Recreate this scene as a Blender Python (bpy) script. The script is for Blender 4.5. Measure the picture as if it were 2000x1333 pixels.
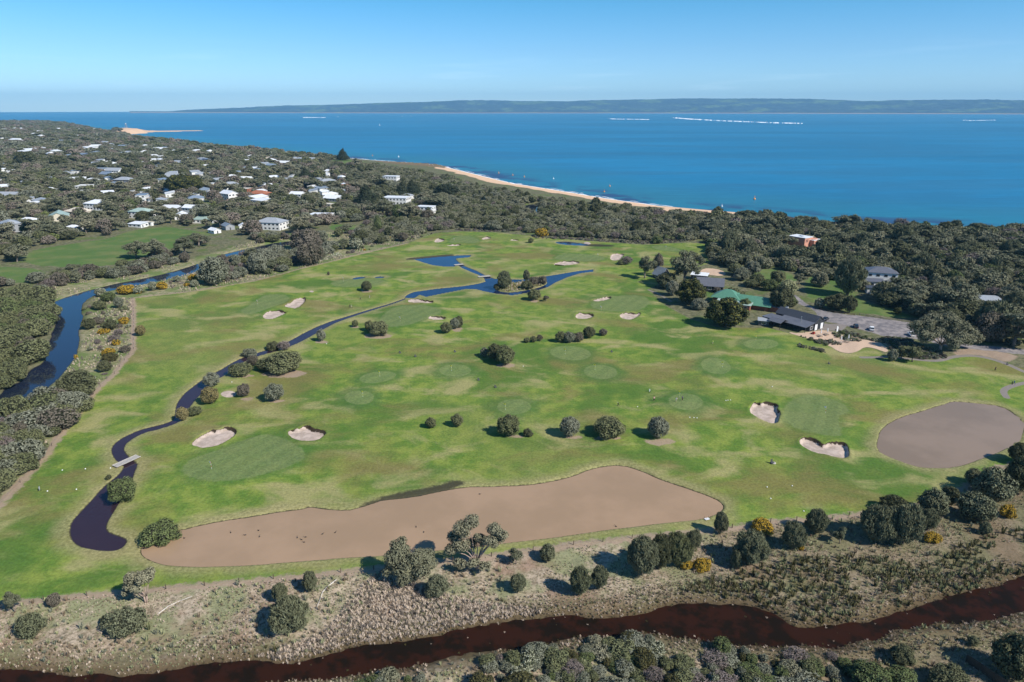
import bpy, bmesh, math, random
import numpy as np
from mathutils import Vector, Matrix

for _o in list(bpy.data.objects):
    bpy.data.objects.remove(_o)
random.seed(7)
rng = np.random.default_rng(7)
scn = bpy.context.scene
col = scn.collection

# ------------------------------------------------------------------ camera
CAM_H, FPX, HOR = 95.0, 1333.0, 212.5          # metres above the turf, focal length and eye level in photo pixels
PITCH = math.atan((666.5 - HOR) / FPX)
cam_d = bpy.data.cameras.new('camera')
cam = bpy.data.objects.new('camera', cam_d)
col.objects.link(cam)
cam.location = (0, 0, CAM_H)
cam.rotation_euler = (math.pi / 2 - PITCH, 0, 0)
cam_d.sensor_width = 36
cam_d.lens = 24.0
cam_d.clip_start = 0.5
cam_d.clip_end = 120000
scn.camera = cam

# ------------------------------------------------------------------ light
SUN_EL = math.radians(41)
SUN_DIR = Vector((0.83, -0.57, 0)).normalized() * math.cos(SUN_EL) + Vector((0, 0, math.sin(SUN_EL)))
SUN_STRENGTH, SKY_STRENGTH, EXPOSURE = 4.6, 0.12, 0.42
sun_d = bpy.data.lights.new('sun', 'SUN')
sun_d.energy = SUN_STRENGTH
sun_d.angle = math.radians(0.5)
sun_d.color = (1.0, 0.955, 0.88)
sun = bpy.data.objects.new('sun', sun_d)
col.objects.link(sun)
sun.rotation_euler = SUN_DIR.to_track_quat('Z', 'Y').to_euler()
world = bpy.data.worlds.new("World")
scn.world = world
world.use_nodes = True
wn, wl = world.node_tree.nodes, world.node_tree.links
wn.clear()
w_out = wn.new('ShaderNodeOutputWorld')
w_bg = wn.new('ShaderNodeBackground')
w_bg.inputs['Strength'].default_value = SKY_STRENGTH
sky = wn.new('ShaderNodeTexSky')
sky.sky_type = 'NISHITA'
sky.sun_disc = False
sky.sun_elevation = SUN_EL
sky.sun_rotation = math.atan2(SUN_DIR.x, SUN_DIR.y)
sky.altitude = 95
sky.air_density = 1.0
sky.dust_density = 0.0
sky.ozone_density = 3.0
hsv = wn.new('ShaderNodeHueSaturation')
hsv.inputs['Saturation'].default_value = 1.0
# faint streaks of high cloud low over the horizon
w_tc = wn.new('ShaderNodeTexCoord')
w_map = wn.new('ShaderNodeMapping')
w_map.inputs['Scale'].default_value = (1.6, 1.6, 26.0)
w_noise = wn.new('ShaderNodeTexNoise')
w_noise.inputs['Scale'].default_value = 3.0
w_noise.inputs['Detail'].default_value = 6
w_ramp = wn.new('ShaderNodeMapRange')
w_ramp.inputs['From Min'].default_value = 0.58
w_ramp.inputs['From Max'].default_value = 0.80
w_ramp.inputs['To Max'].default_value = 0.22
w_sep = wn.new('ShaderNodeSeparateXYZ')
w_band = wn.new('ShaderNodeMapRange')
w_band.inputs['From Min'].default_value = 0.085
w_band.inputs['From Max'].default_value = 0.03
w_mul = wn.new('ShaderNodeMath'); w_mul.operation = 'MULTIPLY'
w_mix = wn.new('ShaderNodeMix'); w_mix.data_type = 'RGBA'
w_mix.inputs['B'].default_value = (8.2, 9.6, 10.6, 1)
wl.new(w_tc.outputs['Generated'], w_map.inputs['Vector'])
wl.new(w_map.outputs['Vector'], w_noise.inputs['Vector'])
wl.new(w_noise.outputs['Fac'], w_ramp.inputs['Value'])
wl.new(w_tc.outputs['Generated'], w_sep.inputs['Vector'])
wl.new(w_sep.outputs['Z'], w_band.inputs['Value'])
wl.new(w_ramp.outputs['Result'], w_mul.inputs[0])
wl.new(w_band.outputs['Result'], w_mul.inputs[1])
w_el = wn.new('ShaderNodeValToRGB')
w_el.color_ramp.elements[0].position = 0.0; w_el.color_ramp.elements[0].color = (.55, .78, 1.16, 1)
w_el.color_ramp.elements[1].position = 1.0; w_el.color_ramp.elements[1].color = (.32, .56, .74, 1)
for _p, _c in ((.018, (.55, .77, 1.13, 1)), (.074, (.42, .67, .95, 1)), (.135, (.26, .63, .85, 1)), (.3, (.27, .59, .80, 1))):
    _e = w_el.color_ramp.elements.new(_p); _e.color = _c
w_tint = wn.new('ShaderNodeMix'); w_tint.data_type = 'RGBA'; w_tint.blend_type = 'MULTIPLY'; w_tint.inputs['Factor'].default_value = 1
wl.new(w_sep.outputs['Z'], w_el.inputs['Fac'])
wl.new(sky.outputs['Color'], w_tint.inputs['A']); wl.new(w_el.outputs['Color'], w_tint.inputs['B'])
wl.new(w_tint.outputs['Result'], hsv.inputs['Color'])
wl.new(w_mul.outputs[0], w_mix.inputs['Factor'])
wl.new(hsv.outputs['Color'], w_mix.inputs['A'])
wl.new(w_mix.outputs['Result'], w_bg.inputs['Color'])
wl.new(w_bg.outputs['Background'], w_out.inputs['Surface'])
scn.view_settings.view_transform = 'Standard'
scn.view_settings.look = 'None'
scn.view_settings.gamma = 1
scn.view_settings.exposure = EXPOSURE
scn.view_settings.use_curve_mapping = False
scn.render.engine = 'CYCLES'
scn.cycles.max_bounces = 6
scn.cycles.volume_bounces = 0
scn.cycles.diffuse_bounces = 2
scn.cycles.glossy_bounces = 2
scn.cycles.use_denoising = True

# ------------------------------------------------------------------ geometry of the view (for reading ground positions off the photograph)
CP, SP = math.cos(PITCH), math.sin(PITCH)

def G(px, py, z=0.0):
    u, v = (px - 1000) / FPX, (666.5 - py) / FPX
    dy, dz = CP + v * SP, -SP + v * CP
    t = (z - CAM_H) / dz
    return (u * t, dy * t)

def P(x, y, z):
    X, Y, Z = np.asarray(x, float), np.asarray(y, float), np.asarray(z, float) - CAM_H
    d = Y * CP - Z * SP
    v = Y * SP + Z * CP
    return 1000 + FPX * X / d, 666.5 - FPX * v / d, d

def sstep(a, b, x):
    t = np.clip((x - a) / (b - a), 0, 1)
    return t * t * (3 - 2 * t)

def vnoise(x, y, scale, seed=0):
    x = np.asarray(x, float) / scale + seed * 17.31; y = np.asarray(y, float) / scale + seed * 9.77
    xi, yi = np.floor(x).astype(np.int64), np.floor(y).astype(np.int64)
    xf, yf = x - xi, y - yi
    xf, yf = xf * xf * (3 - 2 * xf), yf * yf * (3 - 2 * yf)
    def hsh(a, b):
        n = (a * 374761393 + b * 668265263 + seed * 1442695) & 0x7fffffff
        n = ((n ^ (n >> 13)) * 1274126177) & 0x7fffffff
        return ((n ^ (n >> 16)) & 0xffff) / 32767.5 - 1
    a, b, c, d = hsh(xi, yi), hsh(xi + 1, yi), hsh(xi, yi + 1), hsh(xi + 1, yi + 1)
    return (a * (1 - xf) + b * xf) * (1 - yf) + (c * (1 - xf) + d * xf) * yf

def seg_dist(x, y, pts, closed):
    n = len(pts)
    best = np.full(x.shape, 1e9)
    for i in range(n if closed else n - 1):
        ax, ay = pts[i]; bx, by = pts[(i + 1) % n]
        dx, dy = bx - ax, by - ay
        L = dx * dx + dy * dy + 1e-9
        t = np.clip(((x - ax) * dx + (y - ay) * dy) / L, 0, 1)
        best = np.minimum(best, np.hypot(x - ax - t * dx, y - ay - t * dy))
    return best

def inside(x, y, pts):
    r = np.zeros(np.shape(x), bool)
    n = len(pts)
    for i in range(n):
        ax, ay = pts[i]; bx, by = pts[(i + 1) % n]
        if ay == by: continue
        r ^= ((ay > y) != (by > y)) & (x < (bx - ax) * (y - ay) / (by - ay) + ax)
    return r

def sdf(x, y, polys, margin=9.0, closed=True, hw=0.0):
    """signed distance (negative inside) to the nearest of several polygons, clamped at margin"""
    out = np.full(x.shape, float(margin))
    for p in polys:
        a = np.array(p)
        lo, hi = a.min(0) - margin - hw, a.max(0) + margin + hw
        k = np.nonzero((x > lo[0]) & (x < hi[0]) & (y > lo[1]) & (y < hi[1]))[0]
        if not len(k): continue
        d = seg_dist(x[k], y[k], p, closed)
        if closed:
            d = np.where(inside(x[k], y[k], p), -d, d)
        else:
            d = d - hw
        out[k] = np.minimum(out[k], np.clip(d, -margin, margin))
    return out

def smooth(poly, it=1, closed=True):
    for _ in range(it):
        q = []
        n = len(poly)
        for i in range(n if closed else n - 1):
            a, b = poly[i], poly[(i + 1) % n]
            q.append((a[0] * .75 + b[0] * .25, a[1] * .75 + b[1] * .25))
            q.append((a[0] * .25 + b[0] * .75, a[1] * .25 + b[1] * .75))
        if not closed: q = [poly[0]] + q + [poly[-1]]
        poly = q
    return poly

def GP(pts, z=0.0, it=0, closed=True):
    return smooth([G(a, b, z) for a, b in pts], it, closed)

def zm(ox, oy, k, pts):
    return [(ox + a / k, oy + b / k) for a, b in pts]

# ------------------------------------------------------------------ layout (photo pixels on the ground)
GOLF = [(-250, 1225), (0, 1184), (170, 1163), (400, 1144), (600, 1125), (730, 1114), (960, 1087), (1120, 1066), (1290, 1048), (1430, 1031), (1505, 1019), (1556, 1016),
        (1658, 1007), (1730, 1000), (1790, 989), (1868, 962), (1955, 911), (1990, 893), (2100, 840), (2250, 800), (2250, 745), (2060, 745), (2000, 722), (1968, 712),
        (1934, 703), (1901, 697), (1860, 700), (1836, 706), (1805, 705), (1738, 697), (1704, 680), (1687, 680), (1661, 691), (1639, 688), (1620, 676), (1584, 663), (1545, 652), (1500, 640), (1440, 640),
        (1400, 640), (1350, 625), (1300, 598), (1265, 565), (1300, 548), (1340, 530), (1385, 515), (1378, 478), (1346, 475), (1257, 479), (1155, 472), (1078, 467), (1043, 462), (971, 455), (900, 453),
        (850, 457), (797, 475), (744, 487), (681, 502), (618, 519), (576, 529), (500, 549), (434, 560), (383, 568), (301, 578), (262, 583), (262, 633), (262, 681), (224, 730),
        (196, 755), (170, 785), (155, 803), (122, 844), (79, 900), (40, 943), (0, 986), (-250, 1200)]
POND_BIG = [(275, 1078), (281, 1062), (310, 1045), (365, 1035), (383, 1029), (434, 1019), (503, 1009), (554, 1000), (592, 996), (605, 991), (631, 995), (676, 999), (707, 992), (733, 983), (748, 978),
            (809, 972), (850, 963), (905, 953), (960, 952), (1020, 950), (1080, 942), (1120, 932), (1150, 919), (1180, 912), (1215, 910), (1250, 920), (1290, 938), (1340, 955), (1380, 968), (1405, 980),
            (1413, 992), (1405, 1003), (1370, 1015), (1300, 1022), (1200, 1033), (1100, 1048), (1000, 1060), (930, 1068), (830, 1078), (760, 1085), (700, 1088), (600, 1095), (500, 1104), (400, 1108), (330, 1106), (300, 1098), (280, 1088)]
POND_R = [(1859, 785), (1883, 786), (1910, 789), (1955, 794), (1985, 812), (1999, 830), (1994, 854), (1975, 870), (1955, 881), (1910, 899), (1865, 914), (1820, 915), (1784, 911), (1736, 893), (1713, 881), (1715, 854), (1727, 833), (1760, 816), (1805, 803), (1850, 789)]
POND_BLUE = [(790, 582), (797, 576), (809, 571), (852, 565), (903, 560), (934, 555), (949, 551), (946, 544), (936, 538), (921, 532), (903, 524), (896, 519), (884, 521.5), (870, 521.6), (847, 519), (829, 514), (811, 508), (800, 508), (814, 506), (857, 502), (893, 499.5), (920, 499), (916, 503), (889, 506), (893, 511), (900, 516), (908, 521), (918, 525), (929, 529), (944, 537), (956, 542), (964, 545),
             (1018, 547), (1064, 541), (1094, 536), (1130, 530), (1158, 527), (1158, 531), (1133, 534), (1107, 542), (1084, 552), (1069, 561), (1038, 571), (1000, 577), (969, 574), (944, 569), (929, 565), (908, 565), (883, 570), (852, 576), (832, 580), (819, 576), (808, 583)]
ISLAND = [(969, 567), (966, 558), (980, 552), (1000, 553), (1035, 549), (1064, 547), (1071, 554), (1060, 560), (1043, 565), (1015, 570), (995, 572), (979, 571)]
CREEK_END = [(247, 905), (258, 901), (268, 908), (262, 922), (258, 936), (250, 960), (232, 984), (222, 1000), (209, 1020), (206, 1034), (213, 1043), (235, 1049), (249, 1056), (240, 1070), (225, 1076), (200, 1076), (179, 1073), (153, 1067), (140, 1053), (138, 1030), (143, 1018), (153, 1007), (179, 979), (196, 959), (212, 944), (226, 934), (240, 920)]
CREEK_LINE = [((792, 584), 1.0), ((765, 594), 1.1), ((734, 603), 1.5), ((702, 613), 1.9), ((671, 623), 2.6), ((650, 630), 3.4), ((630, 639), 4.4), ((608, 650), 5.0), ((587, 662), 5.0), ((565, 673), 4.6), ((534, 685), 3.6), ((509, 691), 3.4), ((480, 701), 3.4),
              ((462, 710), 3.4), ((445, 722), 4.2), ((428, 732), 5.0), ((408, 743), 4.6), ((390, 758), 5.2), ((374, 772), 5.6), ((362, 787), 4.8), ((356, 800), 3.6), ((352, 815), 3.0), ((344, 824), 2.4), ((316, 834), 2.6), ((281, 842), 2.8), ((252, 855), 3.0), ((234, 868), 3.2), ((229, 880), 3.0), ((236, 893), 2.9), ((249, 904), 2.9), ((258, 912), 2.8)]
RIVER = [(-260, 900), (0, 776), (15, 755), (46, 745), (60, 722), (89, 709), (92, 684), (104, 646), (112, 630), (106, 607), (102, 592), (128, 582), (153, 574), (189, 564), (230, 554), (281, 545), (332, 533), (383, 518), (421, 503), (446, 495), (500, 483), (545, 473), (600, 470), (600, 475), (550, 481),
         (500, 492), (455, 504), (420, 515), (398, 525), (357, 541), (306, 551), (255, 561), (224, 567), (189, 574), (163, 590), (159, 607), (162, 623), (153, 643), (155, 671), (150, 692), (135, 717), (115, 740), (94, 758), (71, 773), (51, 794), (26, 809), (0, 820), (-260, 980)]
CREEK_RED = [(-400, 1280), (0, 1306), (50, 1312), (125, 1320), (190, 1322), (250, 1318), (350, 1306), (425, 1294), (500, 1290), (560, 1298), (600, 1289), (660, 1268), (720, 1259), (810, 1250), (892, 1236), (934, 1224), (1030, 1213), (1112, 1206), (1200, 1206), (1264, 1200), (1300, 1188), (1332, 1180), (1412, 1177), (1465, 1182), (1518, 1205), (1544, 1223), (1600, 1226),
             (1679, 1217), (1732, 1201), (1785, 1188), (1838, 1167), (1891, 1160), (1944, 1146), (2000, 1126), (2300, 1040), (2300, 1100), (2000, 1194), (1918, 1212), (1838, 1217), (1799, 1226), (1732, 1233), (1706, 1247), (1653, 1258), (1600, 1266), (1491, 1263), (1396, 1256), (1319, 1250), (1279, 1240), (1250, 1238), (1154, 1244), (1085, 1256),
             (1016, 1271), (934, 1278), (892, 1286), (810, 1297), (755, 1308), (700, 1317), (660, 1321), (600, 1328), (520, 1338), (400, 1352), (200, 1380), (0, 1420), (-400, 1460)]
POOL_TOP = [(1082, 473), (1104, 472), (1130, 475), (1150, 478), (1146, 480.5), (1117, 480), (1094, 478)]
PUDDLES = [[(685, 546), (697, 542), (714, 541.5), (712, 544), (695, 547)], [(729, 543.5), (738, 540.5), (751, 541), (748, 544)]]
LAGOON = [(1012, 407), (1030, 400), (1052, 399), (1056, 412), (1050, 424), (1040, 420), (1025, 414)]
BUNKERS = [zm(350, 680, 3.92, [(90, 740), (150, 685), (250, 630), (300, 635), (360, 605), (410, 612), (440, 635), (430, 670), (370, 710), (310, 750), (170, 768), (130, 745)]),
           zm(350, 680, 3.92, [(830, 660), (850, 632), (920, 627), (950, 605), (990, 597), (1020, 625), (1070, 632), (1130, 650), (1090, 690), (1060, 712), (960, 718), (880, 705)]),
           zm(450, 440, 4.76, [(490, 750), (575, 720), (590, 695), (680, 668), (700, 680), (690, 720), (620, 775), (550, 765)]),
           zm(450, 440, 4.76, [(295, 850), (350, 800), (460, 788), (490, 805), (535, 808), (430, 860), (380, 880), (320, 870)]),
           zm(750, 440, 3.92, [(180, 590), (190, 570), (260, 566), (310, 574), (380, 582), (370, 595), (260, 592)]),
           zm(750, 440, 3.92, [(335, 722), (350, 705), (420, 700), (475, 712), (470, 722), (390, 727)]),
           zm(750, 440, 3.92, [(383, 125), (400, 108), (425, 103), (468, 115), (450, 130), (400, 138)]),
           zm(750, 440, 3.92, [(480, 158), (520, 154), (590, 149), (580, 160), (500, 167)]),
           zm(750, 440, 3.92, [(745, 112), (770, 95), (790, 91), (820, 98), (800, 112), (760, 118)]),
           zm(750, 440, 3.92, [(960, 116), (1000, 111), (1030, 113), (1030, 123), (965, 122)]),
           zm(750, 440, 3.92, [(1298, 300), (1325, 285), (1400, 276), (1495, 283), (1490, 295), (1400, 308), (1320, 312)]),
           zm(750, 440, 3.92, [(1733, 235), (1760, 218), (1840, 218), (1825, 245), (1795, 272), (1733, 270)]),
           zm(750, 440, 3.92, [(1580, 583), (1620, 575), (1670, 562), (1720, 552), (1742, 565), (1700, 580), (1640, 590)]),
           zm(750, 440, 3.92, [(1466, 700), (1480, 680), (1520, 675), (1580, 680), (1608, 698), (1590, 712), (1530, 722), (1470, 715)]),
           zm(1200, 460, 5, [(40, 790), (90, 765), (180, 760), (200, 770), (262, 760), (230, 795), (170, 830), (100, 825)]),
           zm(1400, 740, 3.333, [(207, 215), (240, 160), (275, 158), (290, 168), (310, 153), (380, 170), (400, 190), (385, 205), (412, 230), (400, 270), (385, 297), (320, 280), (260, 250)]),
           zm(1400, 740, 3.333, [(532, 415), (560, 385), (620, 388), (660, 410), (690, 435), (740, 413), (810, 415), (850, 435), (860, 500), (845, 518), (780, 510), (700, 490), (640, 480), (570, 445)])]
SANDSPOTS = [zm(350, 680, 3.92, [(315, 350), (350, 330), (400, 328), (440, 345), (430, 370), (370, 380), (330, 368)]),
             zm(450, 440, 4.76, [(728, 620), (745, 608), (780, 612), (770, 626)]), zm(750, 440, 3.92, [(1520, 140), (1560, 128), (1590, 145), (1550, 155)])]
def ell(cx, cy, rx, ry, tilt=0.0, n=28):
    return [(cx + rx * math.cos(a) , cy + ry * math.sin(a) - tilt * rx * math.cos(a)) for a in [2 * math.pi * i / n for i in range(n)]]
SMALL_GREENS = [ell(702, 779, 29, 14), ell(738, 739, 36, 11, .12), ell(889, 726, 31, 12), ell(1114, 691, 40, 14, -.06), ell(1173, 728, 33, 14, -.05), ell(1339, 787, 34, 16, -.05), ell(1486, 673, 34, 10), ell(1398, 717, 29, 16, -.12), ell(1004, 797, 33, 15)]
GREENS = [zm(350, 680, 3.92, [(10, 930), (100, 850), (300, 790), (520, 700), (650, 665), (740, 680), (860, 730), (960, 790), (970, 840), (900, 890), (740, 950), (560, 1000), (350, 1030), (150, 1020), (40, 980)]),
          zm(450, 440, 4.76, [(80, 800), (150, 770), (220, 720), (300, 660), (400, 645), (500, 650), (560, 680), (520, 720), (400, 760), (250, 820), (150, 838)]),
          zm(750, 440, 3.92, [(-60, 770), (0, 680), (100, 625), (250, 615), (400, 630), (450, 665), (400, 700), (300, 730), (200, 770), (60, 790)]),
          zm(450, 440, 4.76, [(930, 560), (950, 530), (1100, 505), (1250, 500), (1400, 510), (1440, 530), (1380, 560), (1200, 580), (1000, 580)]),
          zm(750, 440, 3.92, [(490, 145), (520, 100), (600, 90), (680, 95), (740, 125), (700, 147), (600, 140)]),
          zm(750, 440, 3.92, [(1290, 260), (1350, 230), (1500, 222), (1640, 235), (1710, 265), (1600, 280), (1400, 278)]),
          [(1150, 595), (1180, 583), (1230, 577), (1262, 581), (1271, 592), (1255, 607), (1205, 612), (1160, 606)],
          zm(1200, 460, 5, [(350, 120), (420, 105), (520, 115), (640, 145), (680, 167), (560, 162), (420, 147)]),
          zm(1400, 740, 3.333, [(440, 180), (540, 115), (700, 120), (800, 160), (860, 200), (860, 230), (770, 250), (820, 350), (790, 385), (640, 360), (480, 320), (430, 260)])]
DRIVE = [(1594, 630), (1625, 633), (1656, 631), (1654, 638), (1640, 649), (1612, 644), (1592, 646)]
PATIO = [(1540, 648), (1560, 652), (1591, 647), (1612, 645), (1636, 651), (1656, 660), (1694, 665), (1728, 672), (1738, 690), (1704, 679), (1687, 678), (1678, 685), (1661, 690), (1639, 687), (1620, 675), (1584, 662), (1545, 652)]
SANDYARD = [(1365, 534), (1372, 525), (1400, 525), (1415, 532), (1418, 538), (1400, 540), (1385, 538)]
ASPHALT = [(1545, 575), (1555, 578), (1582, 600), (1618, 611), (1675, 618), (1776, 631), (1830, 645), (1870, 668), (1903, 677), (2000, 685), (2250, 700), (2250, 715), (2000, 696), (1920, 686), (1860, 680), (1800, 664), (1728, 657), (1704, 650), (1670, 641), (1640, 632), (1600, 626), (1590, 606), (1560, 595), (1540, 583)]
PATHS = [([(1683, 698), (1710, 698), (1738, 696), (1770, 700), (1805, 704), (1836, 705), (1860, 697), (1901, 696), (1934, 702), (1968, 713), (2000, 727), (2100, 760)], 1.1),
         ([(2100, 738), (2000, 747), (1968, 756), (1958, 764), (1966, 776)], 1.1), ([(1265, 566), (1280, 572), (1300, 583), (1312, 590)], 0.6)]
BARK = [(1860, 686), (1903, 680), (1990, 697), (1985, 700), (1968, 711), (1934, 700), (1901, 694), (1865, 697)]
GARDENBED = [(1632, 646), (1654, 648), (1700, 664), (1728, 660), (1770, 662), (1800, 676), (1840, 690), (1850, 700), (1800, 702), (1750, 694), (1730, 672), (1694, 664), (1656, 657)]
TREEPADS = [(738, 657, 30, 6), (628, 668, 14, 4), (694, 639, 10, 3), (716, 569, 12, 3), (555, 730, 45, 9), (538, 784, 20, 4), (484, 780, 14, 4), (893, 645, 12, 5), (988, 714, 20, 5), (1290, 864, 32, 8), (1187, 858, 26, 5), (1043, 588, 10, 3), (470, 734, 30, 4), (1005, 853, 20, 4), (1120, 856, 18, 4)]
STRIPS = [([(-120, 1195), (0, 1181), (170, 1163), (400, 1144), (600, 1125), (730, 1113), (960, 1086), (1120, 1064), (1290, 1047), (1430, 1031), (1505, 1019), (1556, 1016), (1658, 1007), (1730, 1000), (1790, 989), (1868, 962), (1955, 911)], 1.1),
          ([(-60, 1040), (0, 986), (40, 943), (79, 900), (122, 844), (168, 785)], 1.3), ([(168, 785), (196, 755), (224, 730), (260, 684), (262, 633), (260, 585)], 1.15),
          ([(258, 583), (301, 578), (383, 568), (434, 560), (500, 549), (576, 529), (618, 519)], 0.9), ([(618, 519), (681, 502), (744, 487), (797, 475)], 1.1)]
MARSH = [(-600, 1190), (0, 1184), (400, 1144), (730, 1114), (1120, 1066), (1430, 1031), (1658, 1007), (1790, 989), (1868, 962), (1955, 911), (2100, 840), (2600, 800), (2600, 1700), (-900, 1700)]
STRIP_L = [(100, 560), (190, 540), (300, 525), (400, 500), (500, 470), (620, 455), (800, 452), (840, 460), (700, 500), (600, 530), (500, 555), (262, 590), (262, 690), (200, 760), (150, 815), (90, 900), (0, 1000), (0, 820), (120, 740), (160, 640), (190, 575), (100, 600)]
FIELDS = [[(46, 514), (51, 494), (107, 481), (163, 473), (217, 466), (255, 450), (319, 443), (370, 449), (415, 456), (398, 466), (342, 483), (255, 512), (180, 522), (90, 522)],
          [(-150, 528), (0, 521), (60, 524), (92, 532), (80, 546), (30, 556), (-150, 570)], [(640, 440), (700, 440), (690, 452), (650, 452)], [(640, 312), (715, 313), (700, 324), (655, 326)],
          zm(0, 180, 3.92, [(500, 300), (570, 303), (565, 325), (520, 322)]), [(1575, 545), (1600, 535), (1660, 560), (1680, 590), (1760, 610), (1780, 626), (1700, 615), (1600, 598), (1570, 575)], [(1460, 530), (1520, 525), (1560, 545), (1540, 560), (1480, 545)],
          [(1395, 575), (1370, 560), (1385, 590), (1400, 600), (1420, 595)]]
COAST = [(-900, 238), (0, 240), (150, 248), (225, 262), (245, 268), (300, 274), (400, 283), (450, 290), (560, 299), (640, 306), (700, 311), (760, 316), (820, 320), (871, 327), (900, 334), (951, 347), (1002, 359), (1104, 375), (1181, 388), (1283, 402), (1372, 410), (1500, 420), (1612, 433), (1800, 443), (2000, 452), (2600, 480)]
WL, WL_RIVER, WL_RED, SEA = -0.35, -0.6, -0.9, -1.5

gGOLF = GP(GOLF)
gWATER = [GP(POND_BIG, WL, 1), GP(POND_R, WL, 1), GP(POND_BLUE, WL, 0), GP(CREEK_END, WL, 1), GP(POOL_TOP, WL, 1)] + [GP(p, WL, 1) for p in PUDDLES]
gISL = GP(ISLAND, WL, 1)
gRIVER = GP(RIVER, WL_RIVER, 1)
gLAG = GP(LAGOON, WL_RIVER, 1)
gRED = GP(CREEK_RED, WL_RED, 1)
def ribbon(line, z):
    c = [G(p[0], p[1], z) for p, w in line]; w = [q for p, q in line]
    c2 = smooth([(a, b) for a, b in c], 1, False)
    w2 = [q[0] for q in smooth([(a, 0) for a in w], 1, False)]
    L, R = [], []
    for i in range(len(c2)):
        a, b = c2[max(i - 1, 0)], c2[min(i + 1, len(c2) - 1)]
        dx, dy = b[0] - a[0], b[1] - a[1]; n = math.hypot(dx, dy)
        L.append((c2[i][0] - dy / n * w2[i] / 2, c2[i][1] + dx / n * w2[i] / 2))
        R.append((c2[i][0] + dy / n * w2[i] / 2, c2[i][1] - dx / n * w2[i] / 2))
    return L + R[::-1]
gCREEK = ribbon(CREEK_LINE, WL)
gWATER.append(gCREEK)
gBUNK = [GP(p, 0, 1) for p in BUNKERS]
gSPOT = [GP(p, 0, 1) for p in SANDSPOTS]
gGREEN = [GP(p, 0, 1) for p in GREENS] ; gSGREEN = [GP(p) for p in SMALL_GREENS]
gCOAST = [G(a, b, SEA) for a, b in COAST]
gLAND = gCOAST + [(3000, -6000), (-9000, -6000), (-9000, 2500)]
gSPIT = [G(a, b, SEA) for a, b in zm(0, 180, 3.92, [(850, 318), (900, 350), (985, 346), (1010, 322), (1150, 309), (1300, 305), (1450, 301), (1600, 296.5), (1640, 295), (1600, 294.5), (1450, 297), (1300, 300), (1150, 298), (1050, 283), (880, 282)])]
gBLUFF = [G(a, b, SEA) for a, b in [(214, 263), (232, 263.5), (262, 262), (288, 260.5), (280, 258), (250, 256), (214, 257)]]
gROCK = [G(a, b, SEA) for a, b in zm(450, 180, 3.92, [(1080, 528), (1200, 530), (1400, 540), (1560, 550), (1650, 570), (1640, 588), (1500, 575), (1300, 560), (1150, 545)])]
gMARSH = GP(MARSH); gSTRIPL = GP(STRIP_L); gFIELD = [GP(p, 0, 1) for p in FIELDS]
gSTRIPS = [(GP(l, 0, 0), w) for l, w in STRIPS] if False else [([G(a, b) for a, b in l], w) for l, w in STRIPS]
gPATHS = [(smooth([G(a, b) for a, b in l], 2, False), w) for l, w in PATHS]
gASPH = GP(ASPHALT, 0, 1); gDRIVE = GP(DRIVE, 0, 1); gPATIO = GP(PATIO, 0, 1); gYARD = GP(SANDYARD, 0, 1); gBARK = GP(BARK, 0, 1); gBED = GP(GARDENBED, 0, 1)
gMUD = [GP([(700, 988), (760, 966), (850, 950), (892, 936), (910, 943), (880, 956), (850, 964), (800, 973), (748, 979), (715, 990)], 0, 1), GP([(1150, 477), (1206, 480), (1190, 483), (1130, 481)], 0, 1), GP([(792, 509), (820, 507), (890, 499), (880, 497), (830, 502), (795, 505)], 0, 1)]
gPADS = [GP(ell(*p)) for p in TREEPADS]
gTRACK = [G(a, b) for a, b in zm(900, 180, 3.92, [(1540, 920), (1560, 885), (1620, 880), (1600, 930), (1590, 985), (1560, 985)])]

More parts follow.
